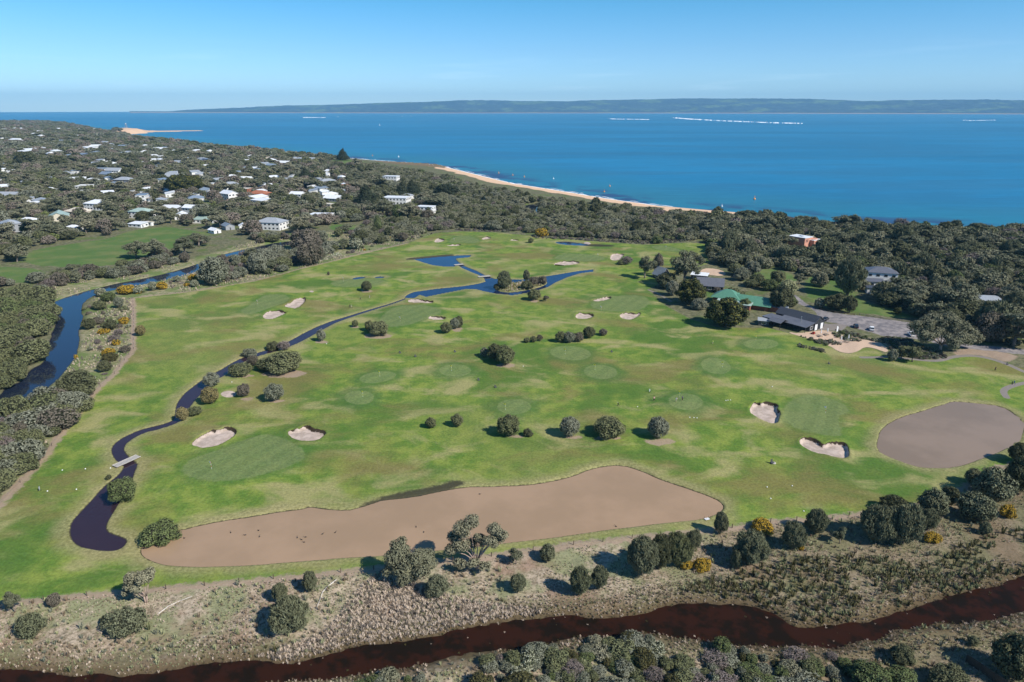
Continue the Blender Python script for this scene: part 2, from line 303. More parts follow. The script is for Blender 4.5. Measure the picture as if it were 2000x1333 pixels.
def terrain(x, y, full=False):
    x = np.atleast_1d(np.asarray(x, float)); y = np.atleast_1d(np.asarray(y, float))
    r = np.hypot(x, y); az = np.degrees(np.arctan2(x, y))
    A = {}
    A['golf'] = sdf(x, y, [gGOLF], 9)
    wild = sstep(-1, 3, A['golf'])
    h = 0.30 * vnoise(x, y, 42, 1) + 0.12 * vnoise(x, y, 13, 2) + 0.03 * vnoise(x, y, 4, 3)
    h = np.maximum(h, -0.12)
    h = h + wild * (0.12 * vnoise(x, y, 2.3, 4) + 0.25 * vnoise(x, y, 9, 5))
    A['green'] = np.minimum(sdf(x, y, gGREEN, 9), 9); A['sgreen'] = sdf(x, y, gSGREEN, 9)
    g = np.minimum(A['green'], A['sgreen'])
    h = h + 0.35 * sstep(7, -1, g)
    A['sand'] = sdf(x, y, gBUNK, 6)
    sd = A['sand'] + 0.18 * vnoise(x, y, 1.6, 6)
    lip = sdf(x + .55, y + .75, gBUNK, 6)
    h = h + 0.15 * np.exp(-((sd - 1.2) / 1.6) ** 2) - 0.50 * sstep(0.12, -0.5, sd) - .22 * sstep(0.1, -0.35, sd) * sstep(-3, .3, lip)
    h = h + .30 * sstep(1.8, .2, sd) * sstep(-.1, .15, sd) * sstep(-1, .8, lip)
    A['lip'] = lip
    A['spot'] = sdf(x, y, gSPOT, 6)
    # town hill, right-hand rise, dunes
    hill = 24 * sstep(950, 2500, r) * sstep(-23, -39, az) + 5 * sstep(650, 1400, r) * sstep(-12, -26, az)
    dn = sdf(x, y, [gLAND], 160, True)          # negative on land
    inl = -dn
    dune = 1.8 * sstep(25, 60, inl) * sstep(190, 90, inl) * sstep(-12, 2, az) * sstep(420, 560, r)
    rise = 1.5 * sstep(22, 38, az) * sstep(300, 430, r) * sstep(900, 600, r)
    h = h + hill + (dune + rise) * (1 + 0.4 * vnoise(x, y, 40, 8))
    h = np.where(inl < 60, np.minimum(h, SEA + np.clip(inl, -30, 60) * 0.075 + hill * sstep(0, 120, inl)), h)
    hs = sdf(x, y, [gSPIT], 60)
    h = np.where(hs < 0, np.maximum(h, SEA + np.clip(-hs * 0.16, 0, 2.2) + sstep(-2700, -2300, -r) * 0), h)
    hb = sdf(x, y, [gBLUFF], 60)
    h = np.where(hb < 4, np.maximum(h, SEA + 15.0 * sstep(4, -26, hb)), h)
    hr = sdf(x, y, [gROCK], 30)
    h = np.where(hr < 0, np.maximum(h, SEA + 0.25 + 0.15 * vnoise(x, y, 5, 9)), h)
    A['rock'] = np.minimum(hr, 9)
    A['beach'] = np.clip(np.where(hs < 0, -5, np.where((az < -6.8) & (r < 1700), 9, inl - 25 - 6 * vnoise(x, y, 25, 10))), -9, 9)
    A['beach'] = np.minimum(np.minimum(A['beach'], sdf(x, y, [gTRACK], 9)), np.where((hb < 2) & (hb > -20), -5, 9))
    # waters
    wn_ = 0.45 * vnoise(x, y, 4.5, 11) + 0.2 * vnoise(x, y, 1.4, 12)
    w1 = sdf(x, y, gWATER, 9)
    isl = sdf(x, y, [gISL], 9)
    w1 = np.maximum(w1, -isl)
    amp = np.clip(np.where(r < 260, 1.0, 0.6), 0, 1)
    w1n = w1 + wn_ * amp * 0.22
    h = np.where(w1n < 3, np.minimum(h, WL + np.clip(np.where(w1n < 0, w1n * 1.1, w1n * .5), -0.9, 3)), h)
    h = np.where((w1n > .5) & (w1 < 6), np.maximum(h, WL + .12), h)
    w2 = sdf(x, y, [gRIVER, gLAG], 9); w2n = w2 + wn_ * .6
    h = np.where(w2n < 4, np.minimum(h, WL_RIVER + np.clip(w2n * 0.4, -1.0, 3)), h)
    w3 = sdf(x, y, [gRED], 9); w3n = w3 + wn_ * 1.5
    h = np.where(w3n < 6, np.minimum(h, WL_RED + np.clip(w3n * 0.32, -0.8, 3)), h)
    A['marsh'] = sdf(x, y, [gMARSH], 9)
    h = h - 0.25 * sstep(0, -6, A['marsh']) * sstep(1, 6, w3)
    if not full:
        return h
    A['water'] = np.minimum(np.minimum(w1n, w2n), 9); A['redwater'] = np.minimum(w3n, 9)
    A['stripl'] = sdf(x, y, [gSTRIPL], 9)
    A['field'] = sdf(x, y, gFIELD, 9)
    A['asph'] = sdf(x, y, [gASPH], 9)
    p = np.full(x.shape, 9.0)
    for l, w in gPATHS: p = np.minimum(p, sdf(x, y, [l], 9, False, w))
    A['path'] = p
    p = np.full(x.shape, 9.0)
    for l, w in gSTRIPS: p = np.minimum(p, sdf(x, y, [l], 9, False, w))
    A['dirt'] = np.minimum(np.minimum(p, sdf(x, y, [gBARK, gBED], 9)), sdf(x, y, gPADS, 9) + 0.4)
    A['patio'] = sdf(x, y, [gPATIO, gYARD], 9)
    A['mud'] = sdf(x, y, gMUD, 9)
    A['path'] = np.minimum(A['path'], sdf(x, y, [gDRIVE], 9))
    # land further than the course: how much of it is the town
    return h, A

def TH(x, y):
    return float(terrain(x, y)[0])

def GH(px, py):
    """ground point under a photo pixel, on the built terrain"""
    x, y = G(px, py)
    r = math.hypot(x, y)
    if r < 700:
        z = 0.0
        for _ in range(4):
            z = TH(x, y); x, y = G(px, py, z)
        return x, y, TH(x, y)
    t = np.linspace(0.25, 1.02, 400)
    xs, ys = x * t, y * t
    zs = CAM_H * (1 - t)
    hs = terrain(xs, ys)
    k = np.nonzero(zs <= hs)[0]
    k = k[0] if len(k) else 399
    return float(xs[k]), float(ys[k]), float(hs[k])

# ------------------------------------------------------------------ material helpers
class NT:
    def __init__(s, name):
        s.m = bpy.data.materials.new(name); s.m.use_nodes = True
        s.t = s.m.node_tree; s.n = s.t.nodes; s.l = s.t.links
        s.n.clear()
        s.out = s.n.new('ShaderNodeOutputMaterial')
        s.b = s.n.new('ShaderNodeBsdfPrincipled')
        s.l.new(s.b.outputs[0], s.out.inputs['Surface'])
        s._pos = None
    def pos(s):
        if s._pos is None:
            s._pos = s.n.new('ShaderNodeNewGeometry').outputs['Position']
        return s._pos
    def put(s, sock, v):
        if isinstance(v, (int, float)): sock.default_value = v
        elif isinstance(v, tuple): sock.default_value = v if len(v) == 4 or sock.type == 'VECTOR' else (*v, 1)
        else: s.l.new(v, sock)
    def math(s, op, a, b=0.0, clamp=False):
        n = s.n.new('ShaderNodeMath'); n.operation = op; n.use_clamp = clamp
        s.put(n.inputs[0], a); s.put(n.inputs[1], b); return n.outputs[0]
    def attr(s, name, kind='GEOMETRY'):
        n = s.n.new('ShaderNodeAttribute'); n.attribute_name = name; n.attribute_type = kind; return n.outputs['Fac']
    def noise(s, scale, detail=3, rough=.55, vec=None, stretch=None, dist=0.0):
        v = vec or s.pos()
        if stretch:
            mp = s.n.new('ShaderNodeMapping'); mp.inputs['Scale'].default_value = stretch[:3]
            if len(stretch) > 3: mp.inputs['Rotation'].default_value = (0, 0, stretch[3])
            s.l.new(v, mp.inputs['Vector']); v = mp.outputs[0]
        n = s.n.new('ShaderNodeTexNoise'); n.inputs['Scale'].default_value = scale; n.inputs['Detail'].default_value = detail; n.inputs['Roughness'].default_value = rough
        n.inputs['Distortion'].default_value = dist
        s.l.new(v, n.inputs['Vector']); return n.outputs['Fac']
    def rng(s, v, a, b, c=0.0, d=1.0, sm=True):
        n = s.n.new('ShaderNodeMapRange'); n.interpolation_type = 'SMOOTHSTEP' if sm else 'LINEAR'
        s.put(n.inputs['Value'], v); n.inputs['From Min'].default_value = a; n.inputs['From Max'].default_value = b
        n.inputs['To Min'].default_value = c; n.inputs['To Max'].default_value = d; return n.outputs['Result']
    def mix(s, f, a, b, mode='MIX'):
        n = s.n.new('ShaderNodeMix'); n.data_type = 'RGBA'; n.blend_type = mode
        s.put(n.inputs['Factor'], f); s.put(n.inputs[6], a); s.put(n.inputs[7], b); return n.outputs[2]
    def bump(s, h, strength=.5, dist=.1):
        n = s.n.new('ShaderNodeBump'); n.inputs['Strength'].default_value = strength; n.inputs['Distance'].default_value = dist
        s.l.new(h, n.inputs['Height']); s.l.new(n.outputs[0], s.b.inputs['Normal'])
    def fin(s, color, rough=.8, spec=.3, metal=0.0):
        s.put(s.b.inputs['Base Color'], color); s.put(s.b.inputs['Roughness'], rough)
        s.b.inputs['Specular IOR Level'].default_value = spec; s.b.inputs['Metallic'].default_value = metal
        return s.m

def mat_plain(name, c, rough=.7, spec=.3, var=.12, scale=3.0, metal=0.0):
    m = NT(name)
    n = m.noise(scale, 3)
    f = m.rng(n, .3, .7, 1 - var, 1 + var, False)
    cc = m.mix(1.0, (*c, 1), f, 'MULTIPLY')
    return m.fin(cc, rough, spec, metal)

# ------------------------------------------------------------------ ground material
def mat_ground():
    m = NT('ground_cover')
    fine = m.noise(1.3, 4, .65)
    fine2 = m.noise(4.5, 2, .6)
    mid = m.noise(.16, 4, .6)
    big = m.noise(.022, 4, .55, dist=.6)
    streak = m.noise(.045, 4, .55, stretch=(1, 1.5, 1, .7), dist=.5)
    # turf
    lush, lime, straw, brown, deep = (.096, .168, .027), (.195, .240, .047), (.300, .270, .115), (.175, .148, .052), (.068, .134, .024)
    c = m.mix(m.rng(mid, .36, .66), lush, lime)
    c = m.mix(m.rng(big, .50, .40, 0, .8), c, deep)
    c = m.mix(m.rng(m.noise(.009, 3, .5), .50, .62, 0, .45), c, (.175, .190, .058))
    c = m.mix(m.math('MULTIPLY', m.rng(streak, .49, .66), .85), c, straw)
    b2 = m.noise(.024, 4, .6, stretch=(1, 1.4, 1, -.3), dist=.5)
    c = m.mix(m.math('MULTIPLY', m.rng(b2, .48, .66), .8), c, brown)
    # around the waters and along the edges the grass is rough and yellow
    w = m.attr('water')
    jit = m.math('MULTIPLY', m.math('SUBTRACT', mid, .5), 6)
    ed = m.rng(m.math('ADD', w, jit), 5.5, .5)
    c = m.mix(m.math('MULTIPLY', ed, .75), c, m.mix(fine, (.16, .15, .05), (.36, .31, .16)))
    gs = m.attr('sgreen'); gl = m.attr('green')
    ring = m.math('MULTIPLY', m.rng(m.math('ADD', gs, m.math('MULTIPLY', m.math('SUBTRACT', mid, .5), 5)), 6.0, .5), m.rng(gs, -.5, .2))
    c = m.mix(m.math('MULTIPLY', ring, .72), c, (.064, .128, .030))
    ring2 = m.rng(gl, 3.5, .5)
    c = m.mix(m.math('MULTIPLY', ring2, .5), c, (.06, .13, .025))
    # mown greens with stripes
    wv = m.n.new('ShaderNodeTexWave'); wv.inputs['Scale'].default_value = .055; wv.inputs['Distortion'].default_value = .15; wv.bands_direction = 'X'
    mp = m.n.new('ShaderNodeMapping'); mp.inputs['Rotation'].default_value = (0, 0, .5); m.l.new(m.pos(), mp.inputs['Vector']); m.l.new(mp.outputs[0], wv.inputs['Vector'])
    gcol = m.mix(m.rng(wv.outputs['Fac'], .35, .65), (.132, .172, .062), (.152, .190, .070))
    gcol = m.mix(m.rng(mid, .4, .7, 0, .35), gcol, (.17, .20, .07))
    gjt = m.math('MULTIPLY', m.math('SUBTRACT', m.noise(.5, 4, .6), .5), 2.2)
    c = m.mix(m.rng(m.math('ADD', gl, gjt), .6, -.6, 0, .8), c, gcol)
    scol = m.mix(m.rng(wv.outputs['Fac'], .35, .65), (.128, .176, .060), (.146, .192, .066))
    c = m.mix(m.rng(m.math('ADD', gs, m.math('MULTIPLY', gjt, .5)), .35, -.35, 0, .85), c, scol)
    # value speckle of the sward
    c = m.mix(1.0, c, m.rng(fine, .25, .75, .72, 1.3, False), 'MULTIPLY')
    c = m.mix(1.0, c, m.rng(fine2, .25, .75, .86, 1.15, False), 'MULTIPLY')
    turf = c
    # wild land
    wn1 = m.noise(.45, 5, .65)
    wn2 = m.noise(.06, 4, .6)
    floor_ = m.mix(m.rng(wn1, .35, .65), (.085, .090, .045), (.19, .175, .10))
    floor_ = m.mix(m.rng(wn2, .5, .65), floor_, (.10, .13, .04))
    reed = m.mix(m.rng(m.noise(.9, 6, .75), .36, .60), (.22, .175, .115), (.46, .37, .27))
    reed = m.mix(m.rng(m.noise(.09, 5, .65), .44, .58, 0, .75), reed, (.20, .225, .105))
    reed = m.mix(m.rng(m.noise(.05, 4, .6), .50, .62, 0, .7), reed, (.26, .165, .115))
    sxm = m.n.new('ShaderNodeSeparateXYZ'); m.l.new(m.pos(), sxm.inputs[0])
    reed = m.mix(m.rng(m.math('ADD', sxm.outputs[0], m.math('MULTIPLY', wn2, 40)), 30, 95, 0, .6), reed, m.mix(wn1, (.075, .062, .028), (.19, .15, .085)))
    reed = m.mix(m.rng(m.math('ADD', m.attr('redwater'), m.math('MULTIPLY', wn1, 3)), 8.5, 3, 0, .75), reed, m.mix(fine, (.075, .058, .028), (.20, .15, .09)))
    reed = m.mix(m.rng(m.noise(1.7, 4, .7), .5, .35, 0, .75), reed, (.085, .075, .04))
    strip = m.mix(m.rng(wn1, .38, .6), (.16, .17, .07), (.30, .26, .16))
    strip = m.mix(m.rng(wn2, .45, .6), strip, (.13, .17, .055))
    wild = m.mix(m.rng(m.attr('marsh'), 1, -1), floor_, reed)
    wild = m.mix(m.rng(m.attr('stripl'), 3, -3), wild, strip)
    wild = m.mix(m.rng(m.math('ADD', m.attr('field'), m.math('MULTIPLY', m.math('SUBTRACT', wn1, .5), 7)), 1.2, -1.2, 0, .92), wild, m.mix(m.rng(m.noise(.05, 4), .4, .7), (.080, .145, .034), (.15, .175, .058)))
    gj = m.math('MULTIPLY', m.math('SUBTRACT', wn1, .5), 2.2)
    c = m.mix(m.rng(m.math('ADD', m.attr('golf'), gj), -.35, .35), turf, wild)
    # red creek margins
    rj = m.math('ADD', m.attr('redwater'), m.math('MULTIPLY', m.math('SUBTRACT', m.noise(1.1, 4, .7), .5), 3.0))
    c = m.mix(m.rng(rj, 2.6, .4, 0, .8), c, m.mix(fine, (.055, .038, .018), (.12, .085, .045)))
    c = m.mix(m.rng(rj, .4, -.6), c, (.012, .006, .004))
    # bare earth, gravel, asphalt, sand
    dj = m.math('ADD', m.math('ADD', m.attr('dirt'), m.math('MULTIPLY', m.math('SUBTRACT', fine, .5), 1.6)), m.math('MULTIPLY', m.math('SUBTRACT', m.noise(.45, 5, .65), .5), 4.5))
    c = m.mix(m.rng(dj, .6, -.6, 0, .85), c, m.mix(fine, (.24, .165, .115), (.44, .33, .25)))
    c = m.mix(m.rng(m.math('ADD', m.attr('patio'), m.math('MULTIPLY', m.math('SUBTRACT', fine, .5), .7)), .2, -.2), c, m.mix(fine, (.46, .32, .22), (.60, .44, .32)))
    c = m.mix(m.rng(m.attr('path'), .15, -.15), c, m.mix(fine, (.19, .16, .14), (.26, .23, .20)))
    c = m.mix(m.rng(m.math('ADD', m.attr('asph'), m.math('MULTIPLY', m.math('SUBTRACT', wn1, .5), 2.5)), .3, -.3), c, m.mix(m.rng(m.noise(.25, 5, .7), .35, .65), (.15, .14, .145), (.30, .265, .25)))
    sj = m.math('ADD', m.attr('spot'), m.math('MULTIPLY', m.math('SUBTRACT', fine, .5), .6))
    sand = m.mix(m.rng(m.noise(.5, 4, .6), .35, .65), (.38, .30, .245), (.52, .42, .35))
    c = m.mix(m.rng(sj, .2, -.2), c, sand)
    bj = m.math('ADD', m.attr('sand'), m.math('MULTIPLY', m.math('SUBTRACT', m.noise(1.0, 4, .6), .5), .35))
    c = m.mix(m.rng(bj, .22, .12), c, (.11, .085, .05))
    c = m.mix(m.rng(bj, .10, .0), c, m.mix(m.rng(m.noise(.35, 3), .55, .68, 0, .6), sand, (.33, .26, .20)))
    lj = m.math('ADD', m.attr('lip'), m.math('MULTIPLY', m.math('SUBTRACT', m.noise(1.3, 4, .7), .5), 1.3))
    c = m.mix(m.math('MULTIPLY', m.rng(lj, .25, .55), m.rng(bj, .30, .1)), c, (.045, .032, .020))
    # beach and rock shelf
    bc = m.attr('beach')
    c = m.mix(m.rng(bc, 2, -2), c, m.mix(m.noise(.08, 4), (.62, .40, .25), (.72, .50, .33)))
    c = m.mix(m.rng(m.attr('rock'), 2, -2), c, m.mix(m.noise(.12, 5, .7), (.11, .075, .04), (.26, .19, .11)))
    # bed under the ponds
    c = m.mix(m.rng(m.math('ADD', w, m.math('MULTIPLY', m.math('SUBTRACT', fine, .5), .6)), .40, .10), c, (.055, .048, .028))
    c = m.mix(m.rng(m.math('ADD', m.attr('mud'), m.math('MULTIPLY', m.math('SUBTRACT', m.noise(.6, 5, .7), .5), 3)), .8, -.6, 0, .9), c, (.040, .036, .024))
    z = m.n.new('ShaderNodeSeparateXYZ'); m.l.new(m.pos(), z.inputs[0])
    m.bump(m.math('ADD', m.math('MULTIPLY', fine, 1.0), m.math('MULTIPLY', wn1, .8)), .55, .22)
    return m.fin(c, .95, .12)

# ------------------------------------------------------------------ ground sheet
def link(o, parent=None):
    col.objects.link(o)
    if parent is not None: o.parent = parent
    return o

def tag(o, label=None, cat=None, group=None, kind=None):
    if label: o['label'] = label
    if cat: o['category'] = cat
    if group: o['group'] = group
    if kind: o['kind'] = kind
    return o

def grid_mesh(name, X, Y, Z, wrap):
    nr, na = X.shape
    me = bpy.data.meshes.new(name)
    me.vertices.add(nr * na)
    me.vertices.foreach_set('co', np.stack([X, Y, Z], -1).astype(np.float32).ravel())
    i = np.arange(nr - 1)[:, None] * na
    j = np.arange(na if wrap else na - 1)[None, :]
    j2 = (j + 1) % na
    q = np.stack([i + j, i + na + j, i + na + j2, i + j2], -1).reshape(-1, 4)
    q = q[:, ::-1]
    q = q[:, [0, 1, 2, 3]]
    me.loops.add(q.size); me.polygons.add(len(q))
    me.loops.foreach_set('vertex_index', q.astype(np.int32).ravel())
    me.polygons.foreach_set('loop_start', np.arange(0, q.size, 4, dtype=np.int32))
    me.polygons.foreach_set('use_smooth', np.ones(len(q), bool))
    me.update(calc_edges=True)
    return me

def build_ground():
    az = np.concatenate([np.arange(-180, -46, 3.0), np.arange(-46, -39, .35), np.arange(-39, 39.01, .113), np.arange(39.35, 46, .35), np.arange(47, 180, 3.0)])
    az = np.radians(az)
    rr = [0.5, 20, 40, 60, 75, 84]
    r = 88.0
    while r < 5200:
        rr.append(r)
        px = (CAM_H ** 2 + r * r) / (CAM_H * 682)
        r += min(.85 * px, 1.5 if r < 560 else 2.1 if r < 620 else 4.5 if r < 1300 else 14 if r < 3200 else 60)
    rr += [8000, 15000, 25500]
    R, Az = np.meshgrid(np.array(rr), az, indexing='ij')
    X, Y = R * np.sin(Az), R * np.cos(Az)
    h, A = terrain(X.ravel(), Y.ravel(), True)
    h = np.where(R.ravel() > 5300, -6.0, h)
    me = grid_mesh('ground', X, Y, h.reshape(X.shape), True)
    for k, v in A.items():
        at = me.attributes.new(k, 'FLOAT', 'POINT')
        at.data.foreach_set('value', v.astype(np.float32))
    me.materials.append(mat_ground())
    o = link(bpy.data.objects.new('ground', me))
    tag(o, kind='structure')
    return o
build_ground()

# ------------------------------------------------------------------ waters
def poly_mesh(name, pts, z, mat, off=0.0, ang=False):
    if off:
        a = sum(pts[i][0] * pts[(i + 1) % len(pts)][1] - pts[(i + 1) % len(pts)][0] * pts[i][1] for i in range(len(pts)))
        s = 1 if a > 0 else -1
        q = []
        n = len(pts)
        for i in range(n):
            p0, p1 = pts[i - 1], pts[(i + 1) % n]
            a1 = Vector((pts[i][0] - p0[0], pts[i][1] - p0[1])); a2 = Vector((p1[0] - pts[i][0], p1[1] - pts[i][1]))
            if a1.length < 1e-6 or a2.length < 1e-6: q.append(pts[i]); continue
            a1.normalize(); a2.normalize()
            n1, n2 = Vector((a1.y, -a1.x)) * s, Vector((a2.y, -a2.x)) * s
            mm = n1 + n2
            if mm.length < .3: mm = n1
            mm.normalize(); k = min(1.6, 1 / max(.3, mm.dot(n1)))
            q.append((pts[i][0] + mm.x * off * k, pts[i][1] + mm.y * off * k))
        pts = q
    V = [Vector((x, y, z)) for x, y in pts]
    ar = sum(V[i].x * V[(i + 1) % len(V)].y - V[(i + 1) % len(V)].x * V[i].y for i in range(len(V)))
    if ar < 0: V = V[::-1]
    me = bpy.data.meshes.new(name)
    if ang:                                    # convex outline: a fan about its middle
        c = sum(V, Vector()) / len(V); n = len(V)
        me.from_pydata([tuple(v) for v in V] + [tuple(c)], [], [(i, (i + 1) % n, n) for i in range(n)])
    else:
        bm = bmesh.new(); bm.faces.new([bm.verts.new(v) for v in V])
        bmesh.ops.triangulate(bm, faces=bm.faces[:], ngon_method='EAR_CLIP'); bm.normal_update()
        for f in bm.faces:
            if f.normal.z < 0: f.normal_flip()
        bm.to_mesh(me); bm.free()
    me.materials.append(mat)
    return me

def hull(pts):
    p = sorted(set(pts)); 
    def half(q):
        o = []
        for a in q:
            while len(o) > 1 and (o[-1][0] - o[-2][0]) * (a[1] - o[-2][1]) - (o[-1][1] - o[-2][1]) * (a[0] - o[-2][0]) <= 0: o.pop()
            o.append(a)
        return o[:-1]
    return half(p) + half(p[::-1])
def water(name, pts, z, mat, off=1.6):
    cv = name in ('brown_pond', 'round_pond', 'creek_pool', 'small_pool', 'puddle')
    if cv: pts = hull(pts); off = min(off, 1.2)
    o = link(bpy.data.objects.new(name, poly_mesh(name, pts, z, mat, off, cv)))
    return tag(o, kind='structure')

def mat_water(name, c, c2, rough=.04, spec=.5, scale=.15, bump=.06, bscale=1.4, ior=1.33, th=(.4, .62)):
    m = NT(name)
    n = m.noise(scale, 5, .65)
    cc = m.mix(m.rng(n, *th), c, c2)
    m.bump(m.noise(bscale, 3, .6, stretch=(1, 2, 1, .4)), 1.0, bump)
    m.b.inputs['IOR'].default_value = ior
    return m.fin(cc, rough, spec)

M_BROWNPOND = mat_water('silty_water', (.305, .208, .128), (.355, .240, .150), .16, .26, .03, .004, 2.2)
M_GREYPOND = mat_water('grey_silty_water', (.215, .158, .110), (.260, .190, .134), .16, .28, .03, .004, 2.2)
M_BLUE = mat_water('dark_clear_water', (.010, .022, .060), (.012, .028, .075), .05, .5, .05, .006, 1.5)
M_RIVER = mat_water('river_water', (.014, .020, .040), (.012, .018, .032), .03, .5, .03, .003, 1.0)
M_CREEK = mat_water('peat_water', (.030, .018, .026), (.034, .020, .028), .08, .5, .05, .004, 1.5)
M_RED = mat_water('iron_red_water', (.027, .0105, .006), (.011, .0075, .0045), .20, .06, .22, .004, 2.0, th=(.44, .60))
water('brown_pond', gWATER[0], WL, M_BROWNPOND)
water('round_pond', gWATER[1], WL, M_GREYPOND)
water('blue_pond', gWATER[2], WL, M_BLUE)
water('creek_pool', gWATER[3], WL - .008, M_CREEK, 1.8)
water('small_pool', gWATER[4], WL, M_BLUE)
water('puddle', gWATER[5], WL, M_BLUE, .6); water('puddle', gWATER[6], WL, M_BLUE, .6)
water('creek', gCREEK, WL - .004, M_CREEK, 1.6)
water('river', gRIVER, WL_RIVER, M_RIVER, 2.5)
water('lagoon', gLAG, WL_RIVER, M_RIVER, 2)
water('tidal_creek', gRED, WL_RED, M_RED, 2.5)

def build_sea():
    m = NT('sea_water')
    sx = m.n.new('ShaderNodeSeparateXYZ'); m.l.new(m.pos(), sx.inputs[0])
    dist = m.math('POWER', m.math('ADD', m.math('POWER', sx.outputs[0], 2.0), m.math('POWER', sx.outputs[1], 2.0)), .5)
    big = m.noise(.0009, 5, .6, stretch=(.45, 1.7, 1, .25), dist=.4)
    med = m.noise(.006, 5, .65, stretch=(.35, 1.4, 1, .1))
    c = m.mix(m.rng(big, .38, .62), (.004, .135, .260), (.010, .180, .340))
    c = m.mix(m.rng(med, .42, .62, 0, .6), c, (.022, .125, .225))
    c = m.mix(m.rng(dist, 6000, 15000, 0, .7), c, (.012, .170, .330))
    sh = m.attr('shore')
    c = m.mix(m.rng(sh, 260, 20, 0, .65), c, (.020, .165, .215))
    c = m.mix(m.math('MULTIPLY', m.rng(sh, 75, 25), m.rng(m.noise(.02, 4), .45, .6)), c, (.022, .055, .13))
    c = m.mix(m.rng(m.math('ADD', sh, m.math('MULTIPLY', m.noise(.05, 4), 8)), 9, 4), c, (.30, .32, .33))
    c = m.mix(1.0, c, m.rng(m.noise(.035, 5, .75, stretch=(.5, 2.2, 1, .1)), .3, .7, .84, 1.16, False), 'MULTIPLY')
    m.bump(m.noise(.09, 5, .7, stretch=(.6, 1.6, 1, .2)), .5, .9)
    mat = m.fin(c, .38, .14)
    az = np.radians(np.concatenate([np.arange(-75, -42, 3), np.arange(-42, 42, .5), np.arange(42, 120, 3)]))
    ca = np.array(gCOAST); caz = np.arctan2(ca[:, 0], ca[:, 1]); cr = np.hypot(ca[:, 0], ca[:, 1])
    k = np.argsort(caz)
    r0 = np.interp(az, caz[k], cr[k]) * .93 - 20
    r0 = np.where(az > math.radians(45), np.maximum(r0, 560), r0)
    fr = np.concatenate([np.geomspace(1.0, 60.0, 90)])
    R = r0[None, :] * fr[:, None]
    R = np.minimum(R, 25000.0 + fr[:, None])
    X, Y = R * np.sin(az)[None, :], R * np.cos(az)[None, :]
    me = grid_mesh('sea', X, Y, np.full(X.shape, SEA), False)
    x, y = X.ravel(), Y.ravel()
    d = seg_dist(x, y, gCOAST, False)
    at = me.attributes.new('shore', 'FLOAT', 'POINT'); at.data.foreach_set('value', d.astype(np.float32))
    me.materials.append(mat)
    o = link(bpy.data.objects.new('sea', me)); tag(o, kind='structure')
build_sea()

# far shore across the bay
def build_hills():
    m = NT('far_woodland_hazed')
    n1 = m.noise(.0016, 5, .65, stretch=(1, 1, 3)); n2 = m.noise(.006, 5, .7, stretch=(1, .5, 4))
    c = m.mix(m.rng(n2, .38, .62), (.024, .050, .110), (.065, .105, .140))  # woodland tones shifted to blue: distance haze put into the colour
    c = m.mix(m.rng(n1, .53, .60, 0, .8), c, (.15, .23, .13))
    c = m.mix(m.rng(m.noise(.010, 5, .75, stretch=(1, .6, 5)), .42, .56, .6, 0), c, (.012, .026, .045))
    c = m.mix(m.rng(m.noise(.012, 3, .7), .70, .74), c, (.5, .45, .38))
    sx = m.n.new('ShaderNodeSeparateXYZ'); m.l.new(m.pos(), sx.inputs[0])
    c = m.mix(m.rng(sx.outputs[2], 12, 5), c, (.42, .28, .20))
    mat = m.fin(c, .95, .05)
    prof = [(330, 218.5), (385, 218), (430, 213.5), (520, 209.5), (600, 205.5), (700, 203.5), (850, 199), (950, 196), (1000, 197.5), (1100, 198), (1200, 195.5), (1300, 193), (1400, 194), (1500, 195), (1600, 199), (1700, 198.5), (1800, 198), (1900, 199), (1985, 196.5), (2100, 198), (2400, 200), (2800, 205)]
    P_ = np.array(prof)
    D = 15500.0
    pxs = np.linspace(330, 2800, 900)
    top = np.interp(pxs, P_[:, 0], P_[:, 1])
    u = (pxs - 1000) / FPX
    taz = np.arctan(u / CP)                       # azimuth of that column at eye level
    rows = 26
    t = np.linspace(0, 1, rows)
    R = D + t[:, None] * 4200 + 0 * taz[None, :]
    # the shore bends away on the left
    R = R + 3500 * np.clip((900 - pxs) / 520, 0, 1)[None, :] ** 1.5
    X, Y = R * np.sin(taz)[None, :], R * np.cos(taz)[None, :]
    topz = CAM_H + (HOR - top - 2.2) / FPX * (D + 3000) * 1.0 / np.cos(PITCH) ** 0 
    topz = np.maximum(topz, 12) 
    ridge = sstep(0, .75, t)[:, None]
    Z = -3 + (topz[None, :] + 3) * ridge
    nz = vnoise(X, Y, 900, 31) * .5 + vnoise(X, Y, 350, 32) * .3 + vnoise(X, Y, 130, 33) * .2
    Z = Z * (1 - .30 * (1 - ridge)) + nz * 34 * np.sin(np.pi * np.clip(t, 0, .9))[:, None] * np.clip(topz / 150, .1, 1)[None, :]
    Z = Z + vnoise(X, Y, 45, 34) * 7 * ridge + 6 * (ridge > .02)
    Z[0, :] = -4
    me = grid_mesh('far_hills', X, Y, Z, False)
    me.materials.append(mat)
    o = link(bpy.data.objects.new('far_hills', me)); tag(o, kind='structure')
build_hills()

